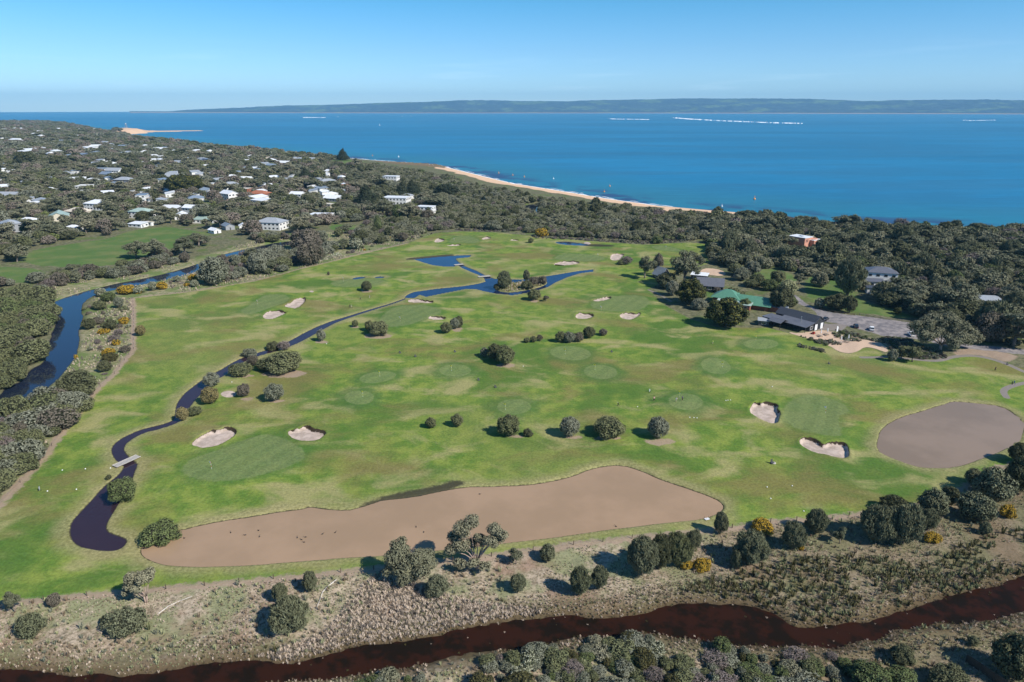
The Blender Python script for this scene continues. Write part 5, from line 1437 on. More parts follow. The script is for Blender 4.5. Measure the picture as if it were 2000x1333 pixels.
# ---- fences
def post_fence(name, line, spacing, label, h=1.15, t=.07, wires=3, mat=M_WOODD, rail=False, jit=.06):
    pts = [Vector((*G(a, b), 0)) for a, b in line]
    o = empty(name, (pts[0].x, pts[0].y, TH(pts[0].x, pts[0].y))); base = o.location.copy()
    pos = []
    for a, b in zip(pts, pts[1:]):
        n = max(1, int((b - a).length / spacing))
        for i in range(n): pos.append(a.lerp(b, i / n))
    pos.append(pts[-1])
    pm = MB().box(-t, t, -t, t, -.4, h).mesh('post', mat)
    hs = terrain([p.x for p in pos], [p.y for p in pos])
    tops = []
    for p, z in zip(pos, hs):
        q = link(bpy.data.objects.new('post', pm), o); q.location = (p.x - base.x, p.y - base.y, z - base.z); q.rotation_euler = (random.uniform(-jit, jit), random.uniform(-jit, jit), random.uniform(0, 1.5))
        tops.append(Vector(q.location))
    if rail:
        for a, b in zip(tops, tops[1:]):
            for hh in (.35, .75):
                MB().tube(a + Vector((0, 0, hh)), b + Vector((0, 0, hh)), .08, .08, 5).obj('rail', mat, o)
    else:
        for k in range(wires):
            w = MB()
            for a, b in zip(tops, tops[1:]): w.tube(a + Vector((0, 0, h * (.35 + .28 * k))), b + Vector((0, 0, h * (.35 + .28 * k))), .008, .008, 3)
            w.obj('wire', M_METAL, o)
    return tag(o, label, 'fence')
post_fence('wire_fence', [(-60, 1186), (0, 1181), (170, 1163), (400, 1144), (600, 1124), (730, 1113), (960, 1086), (1120, 1064), (1290, 1047), (1430, 1031), (1505, 1019), (1556, 1016), (1658, 1007), (1730, 1000), (1790, 989)], 6.6, 'post and wire fence with dark posts between the golf course and the reedy marsh')
post_fence('wire_fence', [(-40, 1010), (0, 984), (40, 942), (79, 899), (122, 843), (168, 785), (196, 755), (224, 730), (261, 682), (262, 633), (260, 584)], 6.5, 'post and wire fence along the left side of the course above the river', .95, .05)
post_fence('wire_fence', [(260, 584), (301, 578), (383, 568), (434, 560), (500, 549), (576, 529), (618, 519), (681, 502), (744, 487), (797, 475)], 9, 'long low wire fence along the far left side of the course', .95, .05)
post_fence('wire_fence', [(860, 456), (900, 453), (971, 455), (1043, 462), (1078, 467), (1155, 472), (1257, 479), (1346, 475)], 12, 'wire fence between the far end of the course and the coastal scrub', 1.1, .07)
post_fence('log_rail_fence', [(1591, 604), (1630, 612), (1668, 617)], 3.0, 'short dark log rail fence at the clubhouse end of the car park', .9, .11, rail=True)
post_fence('log_rail_fence', [(1678, 617), (1720, 624), (1776, 632)], 3.0, 'long log rail fence edging the car park under the forest', .9, .11, mat=M_WOOD, rail=True)
# paling fence, bottom right
a, b = Vector((*G(1886, 1290), 0)), Vector((*G(1975, 1350), 0))
o = empty('paling_fence', (a.x, a.y, TH(a.x, a.y)), math.atan2((b - a).y, (b - a).x)); n = int((b - a).length / .16)
pm = MB().box(0, .145, -.012, .012, -.2, 1.75).mesh('paling', M_WOODD)
for i in range(n):
    q = link(bpy.data.objects.new('paling', pm), o); q.location = (i * .16, random.uniform(-.012, .012), random.uniform(-.04, .04))
for zz in (.4, 1.4): MB().box(0, n * .16, -.06, -.015, zz, zz + .08).obj('rail', M_WOODD, o)
for i in range(0, n, 15): MB().box(i * .16, i * .16 + .12, -.16, -.062, -.4, 1.7).obj('post', M_WOODD, o)
tag(o, 'dark grey paling fence in the shade at the bottom right corner', 'fence')

# ---- footbridges
def bridge(p0, p1, w, label, rails=False):
    a, b = Vector((*G(*p0), 0)), Vector((*G(*p1), 0)); L = (b - a).length
    o = empty('footbridge', ((a.x + b.x) / 2, (a.y + b.y) / 2, .12), math.atan2((b - a).y, (b - a).x))
    n = int(L / .45); pm = MB().box(-.20, .20, -w / 2, w / 2, .10, .16).mesh('plank', M_CONC)
    for i in range(n):
        q = link(bpy.data.objects.new('plank', pm), o); q.location = (-L / 2 + (i + .5) * L / n, random.uniform(-.02, .02), random.uniform(-.006, .006))
    for s in (-1, 1):
        MB().box(-L / 2, L / 2, s * w * .36 - .1, s * w * .36 + .1, -.2, .095).obj('beam', M_WOODD, o)
        MB().box(-L / 2, L / 2, s * (w / 2 + .06) - .05, s * (w / 2 + .06) + .05, .1, .28).obj('kerb', M_CONC, o)
    for sx in (-.3, .3): MB().box(L * sx - .1, L * sx + .1, -w * .4, w * .4, -1.5, -.205).obj('pier', M_WOODD, o)
    return tag(o, label, 'footbridge')
bridge((224, 913), (271, 892), 2.0, 'pale plank footbridge over the dark creek at the lower left')
bridge((888, 519), (905, 517), 2.2, 'small pale footbridge at the outlet of the upper blue pond')
bridge((934, 542), (958, 540), 2.2, 'pale footbridge across the narrow channel above the island')
x, y, z = GH(1381, 1015); o = empty('jetty', (x, y, -.1), .3, (.7, .7, .7))
for i in range(5): MB().box(-.9, .9, -.55 + i * .24, -.34 + i * .24, .25, .29).obj('plank', M_FRAME, o)
for sx in (-.8, .8):
    MB().tube((sx, -.5, -1), (sx, -.5, 1.1), .05, .05, 6).obj('post', M_WOODD, o); MB().tube((sx, .5, -1), (sx, .5, 1.1), .05, .05, 6).obj('post', M_WOODD, o)
tag(o, 'tiny white plank jetty on the near shore of the long brown pond', 'jetty')

# ---- golf flags
_fp = {}
def flag(px, py, colour, label, h=2.3, turn=2.6):
    x, y, z = GH(px, py); o = empty('golf_flag', (x, y, z), turn)
    k = colour.name
    if k not in _fp:
        p = MB(); 
        for i in range(4): p.tube((0, 0, h * i / 4), (0, 0, h * (i + 1) / 4), .028, .028, 6, i % 2)
        f = MB(); g = [(i / 4 * .62, .05 * math.sin(i * 1.5), (1 - .12 * i / 4)) for i in range(5)]
        V = [(a, b, h - .02) for a, b, c in g] + [(a, b, h - .02 - .42 * c) for a, b, c in g]
        V += [(a, b + .012, c) for a, b, c in V]
        f.add(V, [(i, i + 1, 6 + i, 5 + i) for i in range(4)] + [(10 + i + 5, 10 + i + 6, 10 + i + 1, 10 + i) for i in range(4)])
        _fp[k] = (p.mesh('pole', [M_FRAME, colour if colour is not M_WCL else M_REDP]), f.mesh('flag_cloth', colour), MB().lathe([(.075, .0), (.075, .012)], 10).mesh('cup', M_RUB))
    for nm, me in zip(('pole', 'flag_cloth', 'cup'), _fp[k]): link(bpy.data.objects.new(nm, me), o)
    return tag(o, label, 'golf flag', 'flags marking the holes')
for a, b, c, l in [(413.7, 916.6, M_WCL, 'white golf flag on the big green nearest the camera, left of the long pond'), (1612, 807, M_WCL, 'white golf flag on the striped green between the two right-hand bunkers'),
                   (503.5, 595, M_WCL, 'white golf flag on the green beside the pair of pale bunkers on the left'), (671, 550, M_WCL, 'white golf flag on the green near the two tiny blue puddles'),
                   (782, 628, M_WCL, 'white golf flag on the green right of the dark round bushes'), (888, 472, M_WCL, 'white golf flag on the far green between small bunkers'),
                   (1174.5, 607, M_WCL, 'white golf flag on the green above the two kidney bunkers'), (1168, 503, M_WCL, 'white golf flag on the far green right of the island'),
                   (709, 776, M_YEL, 'yellow flag on the small round green below the long oval one'), (742, 736, M_YEL, 'yellow flag on the long oval green, left of centre'),
                   (882, 725, M_YEL, 'yellow flag on the small round green just left of the central bush clump'), (1104, 692, M_YEL, 'yellow flag on the upper of two touching greens'),
                   (1162, 723, M_YEL, 'yellow flag on the lower of two touching greens'), (1327, 776, M_YEL, 'yellow flag on the small green where two golfers putt'),
                   (1476, 666, M_YEL, 'yellow flag on the small green nearest the clubhouse'), (1411, 718, M_YEL, 'yellow flag on the small green below the lone lime-shirted golfer'), (987, 801, M_YEL, 'yellow flag on the faint green above the middle row of bushes'),
                   (1301, 487, M_WCL, 'white golf flag on the farthest right green by the scrub')]:
    flag(a, b, c, l)

# ---- people
def person(px, py, rz, shirt, trousers, label, pose='stand', bag=False):
    x, y, z = GH(px, py); o = empty('person', (x, y, z), rz)
    bend = .45 if pose == 'putt' else .05
    J = {'pel': (0, 0, .95), 'chest': (0, -.25 * bend - .02, 1.22), 'neck': (0, -.5 * bend - .02, 1.46 - .08 * bend), 'head': (0, -.62 * bend - .03, 1.60 - .12 * bend), 'top': (0, -.66 * bend - .03, 1.73 - .14 * bend)}
    V, E, Rr = [], [], []
    def v(p, r): V.append(p); Rr.append(r); return len(V) - 1
    pel = v(J['pel'], (.15, .12)); ch = v(J['chest'], (.17, .12)); nk = v(J['neck'], (.065, .065)); hd = v(J['head'], (.095, .105)); tp = v(J['top'], (.06, .065))
    E += [(pel, ch), (ch, nk), (nk, hd), (hd, tp)]
    st = .20 if pose == 'walk' else 0
    for s in (-1, 1):
        hip = v((s * .10, 0, .88), (.095, .10)); kn = v((s * .12, -.03 - st * s * .5, .49), (.065, .065)); an = v((s * .13, .02 - st * s, .09), (.042, .045)); ft = v((s * .14, -.16 - st * s, .04), (.045, .035))
        E += [(pel, hip), (hip, kn), (kn, an), (an, ft)]
        sh = v((s * .19, J['neck'][1] + .03, 1.40 - .08 * bend), (.06, .06))
        if pose == 'putt': el, wr = (s * .20, -.36, 1.13), (s * .05, -.48, .92)
        else: el, wr = (s * .26, J['chest'][1] + .02 * s, 1.12), (s * .25, J['chest'][1] - .14, .90)
        e = v(el, (.045, .045)); w_ = v(wr, (.03, .03)); hn = v(tuple(w + d for w, d in zip(wr, (0, -.05, -.08))), (.035, .022))
        E += [(ch, sh), (sh, e), (e, w_), (w_, hn)]
    me = bpy.data.meshes.new('body'); me.from_pydata(V, E, [])
    b = link(bpy.data.objects.new('body', me), o)
    sk = me.skin_vertices if me.skin_vertices else None
    md = b.modifiers.new('skin', 'SKIN'); 
    for i, r in enumerate(Rr): me.skin_vertices[0].data[i].radius = r
    me.skin_vertices[0].data[pel].use_root = True
    b.modifiers.new('sub', 'SUBSURF').levels = 1
    me.materials.append(M_SKIN)
    n_, c_, p_ = Vector(J['neck']), Vector(J['chest']), Vector(J['pel'])
    m = MB()
    m.tube(p_ + Vector((0, 0, -.03)), c_, .185, .20, 12); m.tube(c_, n_ + Vector((0, .01, -.02)), .205, .10, 12)
    for s in (-1, 1):
        m.tube(n_ + Vector((s * .13, 0, -.06)), Vector((s * .23, J['chest'][1] - (.08 if pose == 'putt' else 0), 1.20)), .085, .070, 8)
    m.obj('shirt', shirt, o, True)
    m = MB(); m.tube((0, 0, .80), (0, 0, .98), .19, .18, 12)
    for s in (-1, 1): m.tube((s * .10, 0, .90), (s * .12, -.03 - st * s * .5, .49), .115, .085, 8); m.tube((s * .12, -.03 - st * s * .5, .49), (s * .13, .02 - st * s, .13 if trousers is not M_BLUECL else .45), .085, .065, 8)
    m.obj('trousers', trousers, o, True)
    h = Vector(J['head'])
    MB().lathe([(.09, h.z + .03), (.115, h.z + .07), (.10, h.z + .13), (.04, h.z + .165)], 10, c=(h.x, h.y)).obj('hair', M_HAIR, o, True)
    fc = MB(); fc.box(-.012, .012, h.y - .135, h.y - .10, h.z - .03, h.z + .01); fc.obj('nose', M_SKIN, o)
    if pose == 'putt':
        MB().tube((0, -.50, .90), (.05, -.75, .03), .012, .012, 5).tube((-.03, -.75, .03), (.10, -.75, .03), .02, .02, 5).obj('putter', M_METAL, o)
    return tag(o, label, 'person')
person(1277, 783.3, .4, M_PINK, M_BLKCL, 'person in a pale top and black trousers standing left of the small green')
person(1320, 785, 1.2, M_WCL, M_BEIGE, 'person in white bending over a putt on the small green', 'putt')
person(1332.5, 782.5, -1.2, M_BLUECL, M_BLKCL, 'person in a dark blue top standing on the small green by the yellow flag')
person(1391.5, 672, 2.6, M_LIME, M_BEIGE, 'person in a lime shirt and light trousers walking alone below the dark cypresses', 'walk')
person(722, 583, 1.5, M_GREYW, M_BEIGE, 'person in grey standing on the worn tee below the round bush near the puddles')
person(683.5, 601, .3, M_BLKCL, M_BLKCL, 'person in black beside a golf trolley on the far side of the creek')
person(1943, 724.5, .2, M_BLKCL, M_BLKCL, 'person in black beside the dark box where the path meets the tan bark', 'walk')

def trolley(px, py, rz, c, label):
    x, y, z = GH(px, py); o = empty('golf_trolley', (x, y, z), rz)
    MB().lathe([(.13, .30), (.15, .5), (.15, 1.05), (.12, 1.12)], 10).obj('golf_bag', c, o, True)
    q = MB(); 
    for i in range(6): q.tube((math.cos(i) * .07, math.sin(i) * .07, 1.1), (math.cos(i) * .11, math.sin(i) * .11, 1.32), .015, .03, 5)
    q.obj('club_heads', M_METAL, o)
    MB().tube((0, -.2, .2), (0, .45, 1.15), .02, .02, 5).tube((-.15, .45, 1.15), (.15, .45, 1.15), .02, .02, 5).obj('handle', M_METAL, o)
    for s in (-1, 1): MB().tube((s * .32, -.1, .15), (s * .38, -.1, .15), .15, .15, 12).obj('wheel', M_RUB, o)
    return tag(o, label, 'golf trolley')
trolley(1268.5, 766.5, .5, M_WCL, 'white and pink golf bag on a trolley above the small green')
trolley(1207, 793, .5, M_BLKCL, 'dark golf bag with a yellow top standing left of the small green')
trolley(687, 601.5, .5, M_BEIGE, 'tan golf bag on a trolley beside the person in black across the creek')
trolley(704, 585.5, .9, M_BLKCL, 'black golf bag lying on a trolley left of the grey-clad person')
trolley(1976, 751, .9, M_BLKCL, 'dark golf trolley parked on the curving path right of the round pond')
trolley(1980, 750.2, 2.0, M_BLUECL, 'blue-black golf trolley, right one of two on the curving path')
trolley(78, 959, .3, M_GREYW, 'grey golf bag standing on the lower left fairway')
def tee_sign(px, py, label, s=1.0):
    x, y, z = GH(px, py); o = empty('tee_sign', (x, y, z), .4, (s, s, s))
    MB().box(-.08, -.02, -.04, .04, -.2, 1.0).obj('post', M_WOODD, o); MB().box(-.3, .25, -.06, -.03, .45, 1.0).obj('board', M_DARKW, o); MB().box(-.30, .5, -.5, .1, .0, .32).obj('ball_washer', M_DARKW, o)
    return tag(o, label, 'tee sign')
tee_sign(1506, 905, 'dark tee sign with a pale stone base near the lower right bunker', 1.3); x, y, z = GH(1511, 905.5)
q = MB().lathe([(.55, -.1), (.62, .15), (.5, .32), (.2, .38)], 9).obj('boulder', M_CONC); q.location = (x, y, z); tag(q, 'pale boulder beside the dark tee sign near the lower right bunker', 'boulder')
for a, b, l in [(781, 690, 'small black tee sign right of the creek bend bushes'), (811, 697, 'small black tee sign above the long oval green'), (888, 688, 'small black tee sign between the two central bush clumps'), (967, 757, 'low dark tee box below the central bush clump'), (1194, 688, 'small black tee sign right of the two touching greens'),
                (934, 743, 'tiny grey tee sign right of the round green with yellow flag'), (1142, 459.5, 'dark tee sign at the far end by the scrub'), (1618, 711, 'low dark box on the lawn below the terrace'), (1966, 712, 'dark litter bin where the path meets the tan bark')]:
    tee_sign(a, b, l, .95)
# ball / tee markers: pairs of white
mk = MB().lathe([(.09, 0), (.14, .06), (.10, .15), (.02, .18)], 8).mesh('tee_marker', M_WPAINT, True)
for a, b in [(1417.5, 783), (1421.5, 782.5), (1426.5, 782), (1498, 952), (1547, 949.5), (1505, 974.5), (1569.5, 999), (1508, 756), (122, 919), (167, 916.5), (149.5, 956.5), (93, 960), (216, 915), (1347, 816), (1355, 816.5), (1361, 817), (607, 650), (638, 672), (1245, 795), (453, 747), (1022, 716)]:
    x, y, z = GH(a, b); q = link(bpy.data.objects.new('tee_marker', mk)); q.location = (x, y, z - .02); q.scale = (1.4,) * 3; tag(q, 'small white marker lying on the mown grass', 'tee marker', 'white tee markers')

# ---- fallen timber
def log(pts, r, label, bark=M_FRAME):
    P3 = [Vector(GH(a, b)) + Vector((0, 0, .15)) for a, b in pts]
    o = empty('fallen_trunk', P3[0]); m = MB()
    for i, (a, b) in enumerate(zip(P3, P3[1:])): m.tube(a - P3[0], b - P3[0], r * (1 - .8 * i / len(P3)), r * (1 - .8 * (i + 1) / len(P3)), 6)
    m.obj('stem', bark, o, True)
    k = MB()
    for i in range(4):
        a = P3[0].lerp(P3[-1], .3 + .17 * i) - P3[0]; k.tube(a, a + Vector((random.uniform(-1, 1), random.uniform(-1, 1), random.uniform(.1, .5))), r * .3, .01, 4)
    k.obj('branch', bark, o); return tag(o, label, 'fallen tree')
M_BLEACH = bm_('wood_bleached', (.55, .50, .44), .9, .1, .15, 4)
log([(657, 1134), (640, 1147), (630, 1158), (627, 1168), (618, 1190)], .16, 'bleached white fallen trunk on the straw marsh right of two small she-oaks', M_BLEACH)
log([(310, 1200), (330, 1185), (352, 1175), (376, 1166)], .14, 'bleached fallen trunk on the marsh right of the leaning gum', M_BLEACH)
log([(1240, 1290), (1060, 1284), (1050, 1288)][1:] + [(1042, 1289)], .16, 'short pale fallen log in the scrub below the red creek', M_BLEACH)
log([(1430, 1327), (1440, 1324), (1450, 1329)], .14, 'curled pale branch lying in the scrub at the bottom edge', M_BLEACH)

# ---- boats, wakes and buoys
M_FOAM = bm_('sea_foam', (.92, .93, .94), .8, .1)
def boat(px, py, rz, label, L=14, group=None):
    x, y = G(px, py, SEA); o = empty('motor_boat', (x, y, SEA), rz)
    h = MB(); h.add([(-L / 2, -L * .16, 1.6), (L * .25, -L * .16, 1.8), (L / 2, 0, 2.3), (L * .25, L * .16, 1.8), (-L / 2, L * .16, 1.6), (-L / 2, -L * .10, -.5), (L * .2, -L * .09, -.5), (L * .42, 0, -.3), (L * .2, L * .09, -.5), (-L / 2, L * .10, -.5)],
              [(0, 1, 2, 3, 4), (9, 8, 7, 6, 5), (1, 0, 5, 6), (2, 1, 6, 7), (3, 2, 7, 8), (4, 3, 8, 9), (0, 4, 9, 5)]); h.obj('hull', M_WPAINT, o)
    MB().prism([(-L * .2, 1.72), (L * .18, 1.72), (L * .08, 3.8), (-L * .16, 3.8)], -L * .1, L * .1).obj('cabin', M_WPAINT, o)
    MB().box(-L * .12, L * .06, -L * .102, L * .102, 2.6, 3.4).obj('window', M_GLASS, o)
    return tag(o, label, 'boat', group)
boat(785, 228, 0, 'white boat, left of the pair far out on the bay', 26); boat(803, 227.5, 0, 'white boat, right of the pair far out on the bay', 26); boat(963, 225.5, 0, 'lone white boat on the bay left of the long wakes', 24)
boat(1188.5, 232.5, 3.1, 'white boat at the left tip of the first long wake', 22); boat(1313, 230, 3.1, 'white boat at the left tip of the longest wake', 22); boat(1497, 238, 3.1, 'white boat above the right part of the longest wake', 22); boat(660, 229, 0, 'tiny white boat right of the short wake', 20); boat(1885, 235.5, 3.1, 'white boat at the far right with a short wake', 22); boat(593, 230, 3.1, 'white boat at the left tip of the short wake', 22)
def wake(pts, wpx, label):
    m = MB(); rg = random.Random(len(pts) + int(wpx * 10))
    (x0, y0), (x1, y1) = pts[0], pts[-1]; n = int((x1 - x0) / 1.6)
    for i in range(n):
        a = x0 + (x1 - x0) * i / n
        ref = np.interp(a, [p[0] for p in pts], [p[1] for p in pts])
        if rg.random() < .22 + .35 * i / n * .6: continue
        w = wpx * rg.uniform(.3, 1.0); l = rg.uniform(1.2, 3.4)
        q = [G(a, ref - w / 2, SEA), G(a + l, ref - w * .4, SEA), G(a + l, ref + w * .5, SEA), G(a, ref + w / 2, SEA)]
        s = rg.uniform(.6, 2.2)
        V = [(x, y, SEA - .1) for x, y in q] + [(sum(p[0] for p in q) / 4, sum(p[1] for p in q) / 4, SEA + s)]
        m.add(V, [(3, 2, 4), (2, 1, 4), (1, 0, 4), (0, 3, 4)])
    tag(m.obj('boat_wake', M_FOAM), label, kind='stuff')
wake([(1315, 230.5), (1340, 232.5), (1400, 236), (1440, 237.5), (1500, 240), (1566, 241.5)], 2.4, 'long broken line of white wake foam on the bay')
wake([(1190, 232.5), (1205, 233), (1271, 234)], 1.5, 'thin white wake foam left of the longest wake'); wake([(592, 230), (635, 230)], 1.5, 'short white wake foam left on the bay'); wake([(1880, 235.5), (1896, 236), (1945, 235)], 1.0, 'faint white wake foam at the far right of the bay')
def buoy(px, py, c, label, s=1.0):
    x, y = G(px, py, SEA); o = empty('buoy', (x, y, SEA), 0, (s, s, s))
    MB().lathe([(.5, -.4), (.9, .1), (.9, .5), (.3, 1.1)], 12).obj('float', c, o, True); MB().tube((0, 0, 1.0), (0, 0, 2.4), .10, .06, 6).obj('mast', c, o); MB().box(-.3, .3, -.05, .05, 2.0, 2.5).obj('topmark', c, o)
    return tag(o, label, 'buoy', 'mooring buoys off the beach')
M_ORB = bm_('buoy_orange', (.75, .28, .06), .5); 
for a, b, c, l, s in [(974, 339, M_ORB, 'orange buoy nearest the sandy beach end, leftmost of three', 1.1), (1001.5, 343, M_ORB, 'orange buoy, middle of the three off the beach', 1.1), (1024, 346.5, M_ORB, 'orange buoy, rightmost of the three off the beach', 1.1), (1081, 350, M_WPAINT, 'white buoy right of the three orange ones', 1.1), (1191, 364.5, M_ORB, 'orange and white buoy, upper of the two mid-right', 1.1), (1180, 375.5, M_ORB, 'orange buoy close in, lower of the two mid-right', 1.1), (1473.5, 390, M_ORB, 'yellow-orange buoy off the right-hand dunes', 1.5), (741.5, 245.5, M_WPAINT, 'white buoy far out left of the boats', 3.5), (778.5, 307.5, M_WPAINT, 'white buoy off the lone pine headland', 1.6), (727.5, 305, M_ORB, 'small orange buoy off the rock shelf', 1.3), (1410, 404, M_WPAINT, 'white buoy close to the beach behind the dune trees', 1.0)]:
    buoy(a, b, c, l, s)

def surf():
    m = MB(); rg = random.Random(4)
    for (ax, ay), (bx, by) in zip(COAST[8:], COAST[9:20]):
        a, b = Vector(G(ax, ay, SEA)), Vector(G(bx, by, SEA)); L = (b - a).length; d = (b - a) / L; nrm = Vector((-d.y, d.x))
        if nrm.dot(a) < 0: nrm = -nrm
        t = 0
        while t < L:
            l = rg.uniform(6, 22)
            for off, w in ((rg.uniform(-1, 1), rg.uniform(2.0, 4.2)), (rg.uniform(6, 9), rg.uniform(.8, 2.2))):
                if off > 3 and rg.random() < .35: continue
                q = [a + d * t + nrm * (off - w / 2 * rg.uniform(.2, 1)), a + d * (t + l * .5) + nrm * (off - w / 2), a + d * (t + l) + nrm * (off - w / 2 * rg.uniform(.2, 1)), a + d * (t + l) + nrm * (off + w / 2 * rg.uniform(.2, 1)), a + d * (t + l * .5) + nrm * (off + w / 2), a + d * t + nrm * (off + w / 2 * rg.uniform(.2, 1))]
                V = [(p.x, p.y, SEA + .02) for p in q] + [((q[1].x + q[4].x) / 2, (q[1].y + q[4].y) / 2, SEA + .3)]
                n_ = (q[1] - q[0]).cross(q[5] - q[0])
                m.add(V, [(i, (i + 1) % 6, 6) if n_ > 0 else ((i + 1) % 6, i, 6) for i in range(6)])
            t += l * rg.uniform(.8, 1.1)
    tag(m.obj('surf', M_FOAM), 'white line of small surf along the sandy beach', kind='stuff')
surf()

# ---- birds on the long pond
dk = MB().add([(-.28, 0, .12), (0, -.12, .10), (.25, 0, .12), (0, .12, .10), (0, 0, .24), (0, 0, -.05), (.30, 0, .34), (.22, -.04, .2), (.22, .04, .2), (.40, 0, .30)], [(0, 1, 4), (1, 2, 4), (2, 3, 4), (3, 0, 4), (1, 0, 5), (2, 1, 5), (3, 2, 5), (0, 3, 5), (7, 9, 6), (9, 8, 6), (8, 7, 6), (7, 8, 9)]).mesh('duck', M_BLKCL)
for a, b, g in [(451, 1041, 0), (479, 1046, 0), (505, 1037, 0), (507, 1049, 0), (581, 1051, 0), (589, 1055, 0), (597, 1050, 0), (594, 1060, 0), (630, 1044, 0), (655, 1041, 0), (937, 966, 0), (813, 1030, 0), (828, 1040, 0), (360, 1052, 0), (338, 1053, 0), (1203, 1029, 0)]:
    x, y = G(a, b, WL); q = link(bpy.data.objects.new('duck', dk)); q.location = (x, y, WL); q.rotation_euler.z = random.uniform(0, 6.28); q.scale = (1.25,) * 3; tag(q, 'dark duck floating on the long brown pond', 'duck', 'ducks on the long brown pond')
